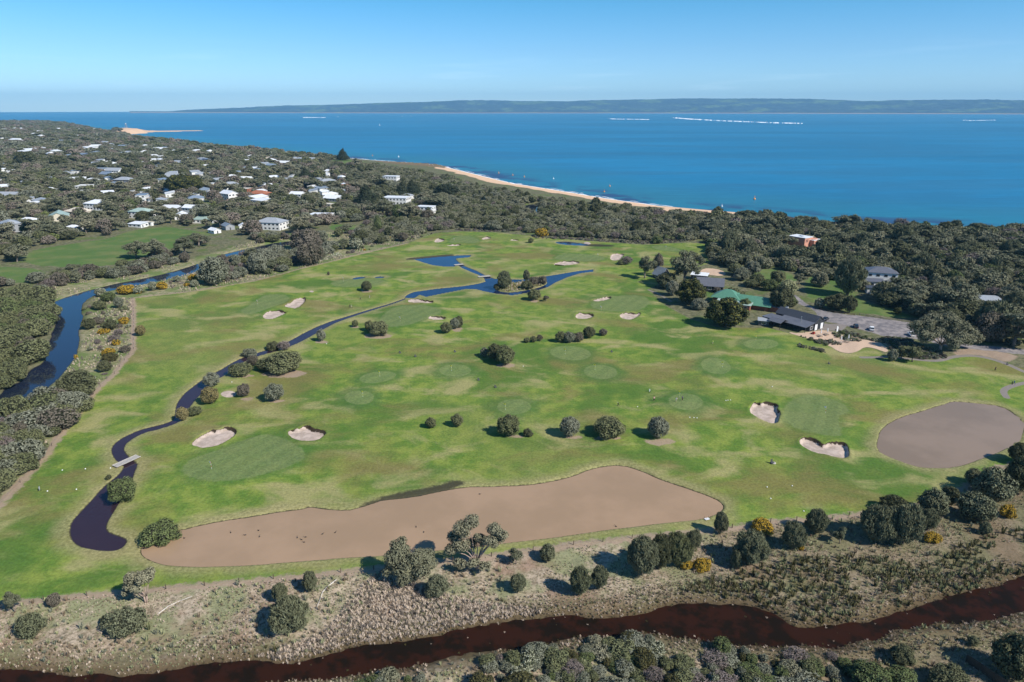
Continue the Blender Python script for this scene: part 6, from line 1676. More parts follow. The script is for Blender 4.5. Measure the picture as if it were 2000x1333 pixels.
# ================================================================== trees of their own
# (px, py bottom, width px, height px, shape, foliage, object name, label)
T = [
 (414, 756, 33, 28, 'round', 'grey', 'shrub', 'grey rounded shrub on the right bank of the creek above the golden bush'),
 (412, 789, 36, 33, 'round', 'golden', 'shrub', 'golden tipped bush beside the creek, the upper of two'),
 (358, 822, 24, 27, 'round', 'golden', 'shrub', 'golden tipped bush at the narrow of the creek, the lower of two'),
 (381, 812, 30, 19, 'bush', 'olive', 'shrub', 'low olive shrub touching the right side of the lower golden bush'),
 (477, 775, 27, 26, 'round', 'brown', 'shrub', 'grey-brown shrub just right of the round sand patch'),
 (536, 783, 40, 33, 'round', 'grey', 'shrub', 'pale grey bush standing alone right of the round sand patch'),
 (556, 728, 80, 44, 'bush', 'olive', 'shrub', 'widest olive bush mass on bare earth beside the creek'),
 (520, 724, 40, 28, 'bush', 'olive', 'shrub', 'olive bush joined to the left of the widest bush mass'),
 (470, 734, 48, 28, 'bush', 'olive', 'shrub', 'low dense bush on the creek bank left of the widest bush mass'),
 (495, 715, 24, 20, 'round', 'brown', 'shrub', 'brown-grey bush leaning over the creek behind the low dense one'),
 (488, 696, 30, 20, 'round', 'grey', 'shrub', 'grey bush on the far creek bank, left of the dark one'),
 (534, 686, 28, 20, 'round', 'dark', 'shrub', 'dark bush at the creek edge with a bare twiggy neighbour'),
 (556, 685, 28, 22, 'twiggy', 'twig', 'shrub', 'bare twiggy grey shrub right of the dark creek-edge bush'),
 (628, 667, 20, 23, 'round', 'grey', 'shrub', 'speckled grey bush on the bare slope right of the creek'),
 (694, 639, 13, 14, 'round', 'olive', 'shrub', 'smallest round bush left of the broad dark pair'),
 (740, 656, 42, 31, 'bush', 'olive', 'shrub', 'broad dark bush on a bare oval right of the smallest round bush'),
 (722, 647, 22, 20, 'round', 'olive', 'shrub', 'round bush joined to the left of the broad dark bush'),
 (716, 569, 23, 20, 'round', 'dark', 'shrub', 'round dark bush below the two tiny blue puddles'),
 (642, 538, 5, 7, 'round', 'brown', 'sapling', 'tiny reddish sapling on the far left fairway'),
 (872, 651, 24, 21, 'round', 'olive', 'shrub', 'front left bush of the three-bush clump right of the fairway green'),
 (888, 643, 22, 22, 'round', 'grey', 'shrub', 'middle bush of the three-bush clump right of the fairway green'),
 (896, 641, 20, 24, 'round', 'dark', 'shrub', 'rear right bush of the three-bush clump, with bare earth beside it'),
 (987, 714, 40, 40, 'round', 'olive', 'shrub', 'largest and frontmost bush of the central clump'),
 (968, 704, 34, 32, 'round', 'dark', 'shrub', 'middle bush of the central clump'),
 (946, 697, 18, 18, 'round', 'grey', 'shrub', 'silvery bush at the left end of the central clump'),
 (985, 566, 27, 36, 'sheoak', 'sheoak', 'tree', 'tall grey she-oak at the left end of the pond island'),
 (1028, 551, 14, 24, 'sheoak', 'sheoak', 'tree', 'slender she-oak rising mid-island behind the bushes'),
 (1030, 565, 26, 18, 'bush', 'dark', 'shrub', 'dark round bush in the middle of the pond island'),
 (1043, 556, 22, 17, 'bush', 'brown', 'shrub', 'brownish bush on the right half of the pond island'),
 (1059, 556, 20, 18, 'bush', 'brown', 'shrub', 'rust-tinged bush at the right tip of the pond island'),
 (971, 567, 15, 14, 'bush', 'dark', 'shrub', 'dark low bush at the left tip of the pond island'),
 (1043, 587, 27, 23, 'round', 'olive', 'tree', 'small round tree on the grass in front of the pond island'),
 (1066, 589, 13, 14, 'gum', 'brown', 'sapling', 'thin rust-coloured sapling right of the round tree before the island'),
 (1037, 475, 12, 10, 'round', 'olive', 'shrub', 'small lone round bush at the far end of the course'),
 (1224, 517, 26, 18, 'twiggy', 'twig', 'shrub', 'bare grey spreading bush right of the white bunker'),
 (1214, 517, 18, 8, 'flat', 'olive', 'shrub', 'low green bush at the foot of the bare spreading bush'),
 (1029, 670, 13, 11, 'round', 'olive', 'shrub', 'leftmost of three tiny bushes in a row above the touching greens'),
 (1042, 669, 14, 12, 'round', 'olive', 'shrub', 'middle of three tiny bushes in a row above the touching greens'),
 (1054, 667, 14, 15, 'twiggy', 'brown', 'shrub', 'rightmost, brownish, of three tiny bushes above the touching greens'),
 (1095, 669, 24, 21, 'round', 'olive', 'shrub', 'left end bush of the long clump above the upper touching green'),
 (1111, 670, 26, 22, 'round', 'grey', 'shrub', 'silver-grey bush second from left in the long clump'),
 (1128, 668, 22, 18, 'round', 'brown', 'shrub', 'brown-grey bush third in the long clump'),
 (1134, 662, 18, 14, 'round', 'olive', 'shrub', 'small bush behind the long clump'),
 (1150, 661, 26, 23, 'round', 'dark', 'shrub', 'dark round bush at the right end of the long clump'),
 (1178, 656, 18, 14, 'round', 'brown', 'shrub', 'separate brownish bush just right of the long clump'),
 (842, 837, 23, 21, 'round', 'olive', 'shrub', 'leftmost small bush of the middle row'),
 (893, 834, 25, 25, 'round', 'olive', 'shrub', 'second bush from the left in the middle row'),
 (993, 852, 46, 42, 'round', 'olive', 'shrub', 'twin-headed bush, third in the middle row'),
 (1031, 853, 20, 15, 'flat', 'dark', 'shrub', 'tiny low bush right of the twin-headed bush'),
 (1112, 854, 42, 40, 'round', 'grey', 'shrub', 'grey upright bush, fourth in the middle row'),
 (1188, 856, 64, 45, 'bush', 'olive', 'shrub', 'widest bush of the middle row'),
 (1284, 857, 50, 43, 'round', 'grey', 'shrub', 'silvery speckled bush at the right end of the middle row'),
 (276, 656, 22, 21, 'round', 'golden', 'shrub', 'small olive-gold bush alone on the left fairway near the fence'),
 (242, 980, 56, 50, 'bush', 'green', 'shrub', 'broad green bush overhanging the dark creek below the footbridge'),
 (213, 937, 12, 10, 'round', 'dark', 'shrub', 'very small dark bush at the creek edge just below the footbridge'),
 (318, 1066, 76, 52, 'bush', 'green', 'shrub', 'ragged green bush at the left tip of the long brown pond'),
 # left bank of the river strip
 (155, 773, 82, 52, 'bush', 'dark', 'shrub', 'big dark rounded bush by the river at the bend of the fence'),
 (143, 803, 60, 42, 'bush', 'grey', 'shrub', 'grey bush directly below the big dark rounded bush'),
 (176, 643, 28, 22, 'round', 'dark', 'shrub', 'dark round bush near the river, middle of the weedy strip'),
 (218, 645, 22, 22, 'round', 'dark', 'shrub', 'dark bush left of the orange blossom bush near the fence'),
 (243, 633, 20, 13, 'flat', 'wattle', 'shrub', 'orange blossom bush closest to the fence corner'),
 (213, 694, 28, 14, 'flat', 'wattle', 'shrub', 'orange blossom bush halfway down the weedy strip'),
 (216, 706, 32, 16, 'flat', 'sedge', 'shrub', 'brown low bush touching the orange blossom bush from below'),
 (206, 726, 26, 22, 'round', 'dark', 'shrub', 'dark round bush above the big rounded bush'),
 (224, 668, 26, 16, 'twiggy', 'twig', 'shrub', 'mauve twiggy thicket in the weedy strip'),
 (232, 655, 20, 14, 'twiggy', 'twig', 'shrub', 'upper mauve twiggy thicket beside the orange blossom'),
 (191, 672, 14, 11, 'twiggy', 'twig', 'shrub', 'small twiggy shrub near the river reeds'),
 (196, 605, 26, 18, 'bush', 'olive', 'shrub', 'olive bush at the top of the weedy strip'),
 (213, 590, 30, 22, 'bush', 'green', 'shrub', 'bright green bush at the top of the weedy strip'),
 (234, 602, 20, 22, 'round', 'grey', 'shrub', 'grey-green bush beside the fence top'),
 (198, 580, 24, 18, 'round', 'cream', 'shrub', 'pale blossoming bush nearest the river bend'),
 (246, 572, 34, 12, 'flat', 'wattle', 'shrub', 'long low orange blossom bush near the fence corner'),
 (271, 574, 20, 16, 'round', 'cream', 'shrub', 'cream blossoming bush right of the fence corner'),
 (299, 568, 18, 18, 'round', 'cream', 'shrub', 'pale bush second along the river right of the fence corner'),
 (317, 565, 26, 15, 'bush', 'wattle', 'shrub', 'ochre bush third along the river right of the fence corner'),
 (347, 551, 18, 12, 'round', 'cream', 'shrub', 'cream bush at the far side of the river strip'),
 (378, 548, 20, 12, 'flat', 'wattle', 'shrub', 'orange blossom bush left of the big grey tree'),
 (381, 561, 16, 14, 'round', 'cream', 'shrub', 'white-tipped bush in front of the big grey tree'),
 (420, 555, 58, 54, 'bush', 'grey', 'tree', 'big grey spreading tree by the river with dark shade on its left'),
 (505, 535, 44, 42, 'bush', 'grey', 'tree', 'grey bush-tree right of the big grey spreading tree'),
 (522, 523, 44, 40, 'bush', 'grey', 'tree', 'second grey bush-tree right of the big grey spreading tree'),
 (605, 518, 54, 48, 'bush', 'brown', 'tree', 'brown-grey tree beside the white flowering reeds'),
 (598, 488, 60, 44, 'bush', 'brown', 'tree', 'brown-crowned tree behind the white flowering reeds'),
 (540, 508, 40, 30, 'bush', 'grey', 'tree', 'low grey tree by the backwater pools'),
 (362, 513, 22, 20, 'round', 'brown', 'shrub', 'dense dark round bush on the far river bank below the paddock'),
 (300, 508, 52, 42, 'gum', 'gum', 'tree', 'spreading gum at the lower edge of the paddock'),
 (268, 505, 46, 40, 'gum', 'gum', 'tree', 'left gum of the pair at the lower edge of the paddock'),
 (362, 497, 44, 36, 'gum', 'gum', 'tree', 'gum with pale limbs at the right corner of the paddock'),
 (388, 482, 36, 30, 'gum', 'gum', 'tree', 'gum standing between the paddock corner and the river'),
 (131, 551, 34, 24, 'bush', 'olive', 'shrub', 'dark round bush below the lower paddock edge'),
 (744, 477, 21, 15, 'round', 'dark', 'shrub', 'dark clipped-looking bush near the upper course fence'),
 (696, 488, 28, 22, 'round', 'cream', 'shrub', 'white blossoming bush beside the upper course fence'),
 (787, 472, 22, 18, 'round', 'brown', 'shrub', 'brown bush at the top end of the course fence'),
 (670, 314, 28, 24, 'pine', 'pine', 'pine_tree', 'lone broad dark pine standing against the sea'),
 # foreground, left
 (249, 1240, 78, 54, 'bush', 'sheoak', 'tree', 'large dark bushy she-oak on the marsh near the lower left'),
 (63, 1243, 54, 50, 'bush', 'sheoak', 'tree', 'dark bushy she-oak at the far lower left of the marsh'),
 (108, 1186, 26, 28, 'round', 'brown', 'tree', 'small wind-bent tree on the marsh fence line, left'),
 (30, 1196, 32, 50, 'gum', 'gum', 'tree', 'thin gum at the left edge on the marsh fence line'),
 (212, 1222, 28, 24, 'round', 'dark', 'shrub', 'dark shrub stuck to the left side of the large bushy she-oak'),
 (549, 1177, 31, 38, 'sheoak', 'sheoak', 'tree', 'left one of two small she-oaks below the marsh fence'),
 (608, 1157, 28, 38, 'sheoak', 'sheoak', 'tree', 'right one of two small she-oaks below the marsh fence'),
 (566, 1240, 76, 70, 'sheoak', 'sheoak', 'tree', 'large drooping grey she-oak standing alone on the straw marsh'),
 # foreground, centre
 (854, 1168, 44, 46, 'bush', 'gum', 'tree', 'olive tree below right of the dense gum, near the straw marsh'),
 (1008, 1102, 30, 38, 'gum', 'gum', 'tree', 'small gum on a thin trunk right of the tall open gum'),
 (1069, 1098, 33, 34, 'round', 'sheoak', 'tree', 'dark round tree beside the fence right of the small gum'),
 (1012, 1158, 34, 36, 'sheoak', 'sheoak', 'tree', 'feathery she-oak among tussocks below the small gum'),
 (1132, 1165, 40, 54, 'sheoak', 'sheoak', 'tree', 'left she-oak of the upright pair in mid marsh'),
 (1170, 1152, 36, 44, 'sheoak', 'sheoak', 'tree', 'right she-oak of the upright pair in mid marsh'),
 (1252, 1127, 60, 76, 'sheoak', 'sheoak', 'tree', 'tall she-oak at the left end of the dense fence-line group'),
 (1288, 1114, 48, 66, 'sheoak', 'dark', 'tree', 'dark second tree of the dense fence-line group'),
 (1322, 1108, 52, 66, 'sheoak', 'olive', 'tree', 'olive-toned third tree of the dense fence-line group'),
 (1352, 1076, 34, 40, 'sheoak', 'sheoak', 'tree', 'rear she-oak at the right end of the dense fence-line group'),
 (1406, 1045, 27, 44, 'sheoak', 'sheoak', 'tree', 'narrow she-oak beside the tiny white jetty'),
 (1464, 1106, 72, 68, 'sheoak', 'sheoak', 'tree', 'big rounded dark she-oak right of the orange gorse'),
 (1436, 1112, 23, 36, 'sheoak', 'sheoak', 'tree', 'young she-oak at the left foot of the big rounded one'),
 (1489, 1042, 46, 30, 'bush', 'wattle', 'shrub', 'domed rusty-yellow bush on the fence line behind the big she-oak'),
 (1547, 1074, 44, 54, 'sheoak', 'sheoak', 'tree', 'upright she-oak right of the domed rusty-yellow bush'),
 (1372, 1117, 38, 28, 'bush', 'wattle', 'shrub', 'bright orange gorse bush below the dense fence-line group'),
 (1339, 1111, 26, 20, 'bush', 'wattle', 'shrub', 'smaller yellow gorse left of the bright orange one'),
 (1563, 1075, 15, 15, 'flat', 'wattle', 'shrub', 'little yellow gorse at the foot of the upright she-oak'),
 (1592, 1044, 42, 48, 'sheoak', 'sheoak', 'tree', 'she-oak on the fence line right of the upright one'),
 (1640, 1062, 28, 40, 'gum', 'sheoak', 'tree', 'thin brown-trunked tree among pale tussocks'),
 (1710, 1062, 70, 72, 'sheoak', 'sheoak', 'tree', 'left half of the largest dark tree mass on the right fence line'),
 (1760, 1066, 72, 80, 'sheoak', 'sheoak', 'tree', 'right half of the largest dark tree mass on the right fence line'),
 (1745, 1005, 56, 36, 'sheoak', 'dark', 'tree', 'tree behind the largest dark tree mass, by the fairway'),
 (1812, 1036, 36, 44, 'sheoak', 'sheoak', 'tree', 'small she-oak at the right foot of the largest dark tree mass'),
 (1820, 1010, 54, 54, 'round', 'sheoak', 'tree', 'round dark tree between the two largest masses on the right'),
 (1851, 988, 36, 40, 'round', 'dark', 'tree', 'dark tree behind the round one near the right fairway edge'),
 (1902, 1018, 66, 60, 'bush', 'sheoak', 'tree', 'dark spreading tree above the yellow gorse at the right'),
 (1936, 982, 76, 68, 'round', 'sheoak', 'tree', 'tall dark tree near the right edge below the round pond'),
 (1898, 948, 36, 34, 'round', 'sheoak', 'tree', 'dark tree at the fairway edge below the round pond'),
 (1984, 965, 52, 70, 'round', 'dark', 'tree', 'dark tree cut by the right edge below the round pond'),
 (1988, 905, 40, 40, 'sheoak', 'dark', 'tree', 'dark tree at the right edge whose shade falls on the round pond'),
 (1922, 1045, 24, 26, 'round', 'sheoak', 'shrub', 'small grey-green ball shrub on the marsh at the right'),
 (1967, 1012, 32, 28, 'bush', 'wattle', 'shrub', 'yellow gorse bush near the right edge'),
 (1820, 1060, 33, 22, 'bush', 'wattle', 'shrub', 'yellow gorse below the largest dark tree mass'),
 # foreground, bottom right
 (1700, 1348, 84, 46, 'bush', 'green', 'shrub', 'lush green bush at the bottom edge, left of its twin'),
 (1757, 1346, 62, 44, 'bush', 'green', 'shrub', 'lush pale green bush at the bottom edge, right of its twin'),
 (1760, 1300, 50, 40, 'round', 'dark', 'tree', 'dark tree casting shade behind the lush green bushes'),
 (1975, 1330, 92, 90, 'round', 'dark', 'tree', 'big dark tree filling the bottom right corner'),
 (1898, 1262, 20, 20, 'round', 'sheoak', 'shrub', 'small round shrub above the shaded paling fence'),
 (1850, 1345, 70, 50, 'bush', 'dark', 'tree', 'dark shaded tree left of the paling fence'),
 # clubhouse garden
 (1259, 544, 36, 50, 'gum', 'gum', 'tree', 'tall gum with a fork standing left of the A-frame barn'),
 (1284, 540, 24, 50, 'gum', 'brown', 'tree', 'tall gum with a rusty crown in front of the A-frame barn'),
 (1336, 560, 62, 76, 'gum', 'gum', 'tree', 'largest broad gum between the A-frame barn and the white-roofed shed'),
 (1352, 530, 34, 44, 'gum', 'gum', 'tree', 'gum behind the largest broad gum, by the white-roofed shed'),
 (1302, 563, 46, 32, 'bush', 'dark', 'tree', 'very dark low tree right of the A-frame barn'),
 (1312, 578, 30, 30, 'round', 'grey', 'tree', 'grey-green tree in front of the very dark low tree'),
 (1349, 595, 56, 52, 'cypress', 'cypress', 'tree', 'bright-edged golden cypress, the left and smaller of the two'),
 (1416, 640, 80, 62, 'cypress', 'cypress', 'tree', 'huge golden-edged cypress, the right and larger of the two'),
 (1364, 606, 32, 24, 'bush', 'grey', 'shrub', 'silvery bush filling the gap between the two golden cypresses'),
 (1431, 590, 48, 28, 'bush', 'olive', 'tree', 'olive tree between the large cypress and the green roof'),
 (1455, 604, 24, 20, 'round', 'green', 'shrub', 'green garden shrub by the brick wall right of the large cypress'),
 (1524, 608, 48, 48, 'round', 'dark', 'tree', 'dark dense tree between the green roof and the clubhouse'),
 (1436, 538, 34, 24, 'round', 'olive', 'tree', 'round olive tree beside the sandy yard'),
 (1470, 536, 28, 26, 'round', 'grey', 'tree', 'grey tree behind the green roof'),
 (1400, 572, 16, 12, 'bush', 'brown', 'shrub', 'reddish garden shrub before the dark gabled hall'),
 (1478, 560, 34, 26, 'bush', 'olive', 'tree', 'olive tree touching the back of the green roof'),
 (1502, 568, 34, 24, 'bush', 'green', 'shrub', 'yellow-green shrub behind the green roof'),
 (1538, 572, 36, 26, 'bush', 'tussock', 'shrub', 'pale willow-like shrub at the bend of the entrance road'),
 (1633, 606, 48, 32, 'round', 'dark', 'tree', 'broad dark tree behind the car park log fence, left'),
 (1658, 612, 24, 34, 'round', 'dark', 'tree', 'upright dark tree behind the car park log fence, right'),
 (1600, 602, 22, 20, 'round', 'cream', 'shrub', 'pale blossoming shrub at the left start of the log fence'),
 (1752, 614, 16, 15, 'cypress', 'cypress', 'shrub', 'small golden conifer on the lawn behind the log fence'),
 (1654, 578, 58, 72, 'sheoak', 'sheoak', 'tree', 'tall dark she-oak with a visible trunk left of the grey hipped house'),
 (1776, 600, 68, 62, 'gum', 'gum', 'tree', 'broad gum standing right of the black-roofed garage'),
 (1860, 562, 34, 34, 'round', 'green', 'tree', 'dense bright green round tree in the right-hand forest'),
 (1872, 614, 78, 62, 'gum', 'gum', 'tree', 'gum in front of the solar-roofed forest house'),
 (1978, 678, 82, 84, 'gum', 'gum', 'tree', 'large dark gum at the right edge above the entrance road'),
 (1930, 668, 60, 60, 'bush', 'brown', 'tree', 'brown-grey tree above the entrance road'),
 (1850, 650, 60, 46, 'bush', 'dark', 'tree', 'dark low tree behind the big spreading gum'),
 (1742, 706, 20, 23, 'round', 'grey', 'tree', 'leftmost, palest of three small trees below the garden beds'),
 (1759, 703, 24, 28, 'gum', 'olive', 'tree', 'middle of three small trees below the garden beds'),
 (1781, 707, 42, 32, 'gum', 'olive', 'tree', 'rightmost, umbrella shaped of three small trees below the garden beds'),
 (1448, 548, 34, 26, 'bush', 'grey', 'tree', 'grey bushy tree directly behind the middle of the green roof'),
 (1466, 562, 26, 18, 'bush', 'olive', 'shrub', 'low olive shrub against the back wall of the green roof'),
 (1518, 552, 32, 24, 'bush', 'olive', 'tree', 'olive tree on the lawn above the entrance road bend'),
 (1545, 600, 22, 22, 'round', 'green', 'shrub', 'green shrub where the entrance road passes the clubhouse'),
 (1560, 556, 30, 26, 'gum', 'gum', 'tree', 'slim gum on the lawn between green roof and she-oak'),
 (1600, 560, 34, 30, 'bush', 'scrub', 'tree', 'grey bush at the forest edge above the lawn'),
 # town landmarks
 (355, 378, 60, 38, 'cypress', 'cypress', 'tree', 'broad dark cypress clump in the middle of the town, left part'),
 (378, 376, 44, 34, 'cypress', 'cypress', 'tree', 'broad dark cypress clump in the middle of the town, right part'),
 (256, 413, 24, 24, 'round', 'green', 'tree', 'bright green round tree in front of the tall white box house'),
 (246, 388, 22, 18, 'round', 'green', 'tree', 'bright green round tree above the dusty red gable'),
 (322, 424, 14, 14, 'round', 'golden', 'tree', 'yellow-green round tree left of the glazed gable house'),
 (53, 325, 42, 30, 'cypress', 'dark', 'tree', 'dark umbrella-crowned tree high on the left slope'),
 (117, 330, 36, 26, 'cypress', 'dark', 'tree', 'dark cypress right of the umbrella-crowned tree'),
 (738, 448, 18, 28, 'column', 'green', 'tree', 'clipped dark green column tree left of the hedge'),
 (837, 428, 13, 24, 'column', 'dark', 'tree', 'clipped dark column tree in front of the white column house'),
 (777, 430, 22, 28, 'round', 'green', 'tree', 'rounded green tree standing in front of the hedge'),
 (786, 388, 36, 36, 'pine', 'pine', 'tree', 'dark cypress left behind the large white modern house'),
 (806, 386, 40, 36, 'pine', 'pine', 'tree', 'dark cypress right behind the large white modern house'),
 (872, 385, 50, 26, 'cypress', 'pine', 'tree', 'broad dark pine on the inland side of the beach scrub'),
 (716, 404, 52, 46, 'pine', 'pine', 'tree', 'tall dark pine group left of the large white modern house'),
 (598, 356, 36, 30, 'pine', 'pine', 'tree', 'dark pine rising from the middle right of the town'),
 (963, 450, 36, 20, 'bush', 'grey', 'shrub', 'silver-grey dome bush at the far edge of the course'),
 (1057, 462, 28, 15, 'flat', 'wattle', 'shrub', 'low rusty-yellow bush at the far edge of the course'),
 (1283, 476, 24, 14, 'flat', 'green', 'shrub', 'low green bush at the far right corner of the course'),
]
for px, py, w, h, kind, lf, nm, lab in T:
    base = kind in ('gum',)
    cat = {'shrub': 'shrub', 'tree': 'tree', 'sapling': 'sapling', 'pine_tree': 'pine tree'}[nm]
    nm2 = {'shrub': 'shrub', 'tree': {'gum': 'gum_tree', 'sheoak': 'sheoak_tree', 'cypress': 'cypress_tree', 'pine': 'pine_tree', 'column': 'clipped_tree'}.get(kind, 'broad_tree'), 'sapling': 'sapling', 'pine_tree': 'pine_tree'}[nm]
    px_tree(px, py, w, h, kind, lf, nm2, lab, cat, trunk_base=base)

# the tall open gum by the pond and its dense neighbour, limb by limb
def big_gum(px, py, hm, clumps, label, wide, leafm='gumlit', seed=3, trunk_r=.28, nl=5200, leaf=.26):
    clumps = [(a, b, c, r * (1.22 if hm < 12.5 else 1.0)) for a, b, c, r in clumps]
    """clumps: (side, depth, height, radius) in metres from the foot of the trunk"""
    x, y, z = GH(px, py); o = empty('gum_tree', (x, y, z)); rg = random.Random(seed)
    t = MB(); lob = []
    forks = [Vector((-.25, 0, hm * .18)), Vector((.3, .1, hm * .20)), Vector((.0, .3, hm * .16))]
    for f in forks: t.tube((f.x * .3, f.y * .3, -.3), f, trunk_r, trunk_r * .75, 7)
    tw = MB()
    for a, b, c, r in clumps:
        top = Vector((a, b, c)); f = min(forks, key=lambda q: abs(q.x - a * .1))
        mid = f.lerp(top, .45) + Vector((0, 0, hm * .03)); t.tube(f, mid, trunk_r * .5, trunk_r * .3, 6); t.tube(mid, top + Vector((0, 0, -r * .2)), trunk_r * .3, .03, 5)
        for k in range(5):
            off = Vector((rg.uniform(-1, 1), rg.uniform(-1, 1), rg.uniform(-.6, .7))) * r * .55
            rr = r * rg.uniform(.50, .74)
            t.tube(mid.lerp(top, .7), top + off, .05, .015, 4)
            lob.append((a + off.x, b + off.y, c + off.z, rr, rr, rr * .78))
    link(bpy.data.objects.new('crown', foliage('crown', lob, nl, leaf, seed, core=.70, elong=1.5, droop=.15, fill=.25)), o)
    c_ = o.children[0]; c_.material_slots[0].link = 'OBJECT'; c_.material_slots[0].material = ML[leafm]
    t.obj('trunk', bm_('bark_pale_pink', (.36, .27, .22), .9, .1, .25, 3), o, True)
    return tag(o, label, 'tree')
big_gum(931, 1112, 12, [(-4.6, 1, 7.6, 1.5), (-3.2, 0, 10.2, 1.7), (-1.4, .5, 11.2, 1.6), (-5.2, -.5, 5.4, 1.3), (-3.2, -1, 6.6, 1.4), (.5, 1, 7.6, .9), (3.6, .5, 10.0, 1.6), (5.2, 0, 9.3, 1.4), (3.2, -1, 7.9, 1.5), (1.6, 1, 6.2, 1.2), (-1.6, 2, 5.0, 1.2), (4.6, 1, 7.4, 1.2), (-.6, -1.5, 3.0, 1.2), (2.0, -2, 2.4, 1.1), (-3.4, -2, 2.6, 1.2)], 'tall open-crowned gum with pink-grey limbs silhouetted against the brown pond', 6, nl=15000, trunk_r=.34)
big_gum(806, 1136, 9.5, [(-2.6, 0, 6.8, 2.0), (-3.4, 1, 4.8, 1.8), (0, 0, 6.0, 2.1), (2.4, .5, 6.0, 1.9), (-1.2, -1, 4.0, 1.9), (1.6, -1.5, 3.9, 1.9), (-3.0, 1, 8.4, 1.4), (3.8, 0, 4.4, 1.6), (-.6, -2.5, 2.4, 1.6), (-4.2, 0, 3.0, 1.4)], 'dense spreading gum on the pond bank left of the tall open gum', 6, seed=5, nl=18000, trunk_r=.34)
big_gum(286, 1177, 7.5, [(-1.4, .5, 5.8, 1.4), (.6, 0, 6.4, 1.3), (1.8, .5, 7.2, .8), (-2.4, 1, 3.8, 1.5), (-.6, -1, 4.4, 1.1), (-3.0, .5, 2.6, 1.1)], 'leaning gum with twisted pale trunk on the marsh fence line, lower left', 4, seed=8, nl=7500, trunk_r=.2)
big_gum(1836, 684, 13, [(-11, 0, 9.5, 4.0), (-6, 1, 11.5, 4.4), (0, 2, 12, 4.6), (5.5, 1, 10.5, 4.4), (10, 0, 8, 4.0), (13.5, -1, 5.5, 3.4), (-3, -3, 8.5, 3.8), (3, -4, 7.5, 3.8), (8, -4, 5.5, 3.4), (-8.5, -3, 6.5, 3.4), (1, -6, 5, 3)], 'huge spreading gum whose wide olive crown shades the end of the car park', 12, seed=11, nl=20000, leaf=.40, trunk_r=.5)

# ================================================================== scattered growth
def pts_array(x, y, z, wr, hr, kinds, rg=rng):
    n = len(x); kid = rg.choice(len(kinds), n, p=np.array([k[2] for k in kinds]) / sum(k[2] for k in kinds))
    f = np.clip(rg.lognormal(-.03, .30, n), .5, 1.75)
    w = rg.uniform(*wr, n) * f; h = rg.uniform(*hr, n) * f ** .8
    a = np.empty((n, 7)); a[:, 0], a[:, 1], a[:, 2] = x, y, z - .1
    uh = np.array([UNIT_H[k[0]] for k in kinds])[kid]; wf = np.array([k[3] if len(k) > 3 else 1 for k in kinds])[kid]; hf = np.array([k[4] if len(k) > 4 else 1 for k in kinds])[kid]
    a[:, 3] = w * wf / 2; a[:, 4] = h * hf / uh; a[:, 5] = rg.uniform(0, 6.28, n); a[:, 6] = kid
    return a, kid

LM = [(175, 490, 'the large green paddock'), (40, 540, 'the lower left paddock'), (278, 402, 'the tall white box house'), (110, 431, 'the pale green gabled house'), (190, 411, 'the solar-roofed house on stilts'), (352, 428, 'the glazed white gable house'), (400, 436, 'the long pale green roof'), (18, 453, 'the grey hipped house'),
 (241, 357, 'the broad grey-green hipped roof'), (366, 365, 'the dark cypress clump'), (505, 384, 'the terracotta hipped roof'), (529, 449, 'the verandah house'), (626, 427, 'the long flat white house'), (774, 400, 'the large white modern house'), (832, 418, 'the white house with deep eaves'), (764, 356, 'the plain white box house'), (670, 312, 'the lone pine'),
 (651, 394, 'the grey house with white gable'), (446, 391, 'the bright white gabled house'), (1030, 412, 'the hidden lagoon'), (1300, 415, 'the sandy beach track'), (1566, 478, 'the terracotta rendered house'), (963, 446, 'the silver-grey dome bush'), (1057, 460, 'the rusty-yellow far bush'), (1140, 476, 'the small far pool'), (1713, 545, 'the grey hipped house by the forest'),
 (1926, 590, 'the solar-roofed forest house'), (1860, 560, 'the bright green round tree'), (1838, 660, 'the huge spreading gum'), (1390, 530, 'the sandy yard'), (1660, 560, 'the tall trunked she-oak'), (1980, 650, 'the right edge house'), (420, 540, 'the big grey riverside tree'), (605, 505, 'the white flowering reeds'), (155, 750, 'the big dark rounded bush'), (243, 628, 'the upper orange blossom bush'),
 (213, 690, 'the lower orange blossom bush'), (100, 600, 'the river bend'), (70, 700, 'the river inlet'), (246, 905, 'the creek footbridge'), (1715, 1330, 'the lush green bushes'), (1250, 1240, 'the red creek narrows'), (1900, 1300, 'the paling fence'), (860, 1300, 'the lower bank of the red creek'), (1590, 650, 'the clubhouse terrace'), (1780, 690, 'the three small garden trees'), (1350, 470, 'the far fence corner'), (900, 452, 'the far green'), (98, 305, 'the pyramid-roofed house'), (10, 850, 'the lower left thicket'), (1450, 1290, 'the curled pale branch'), (300, 500, 'the paddock gum pair')]
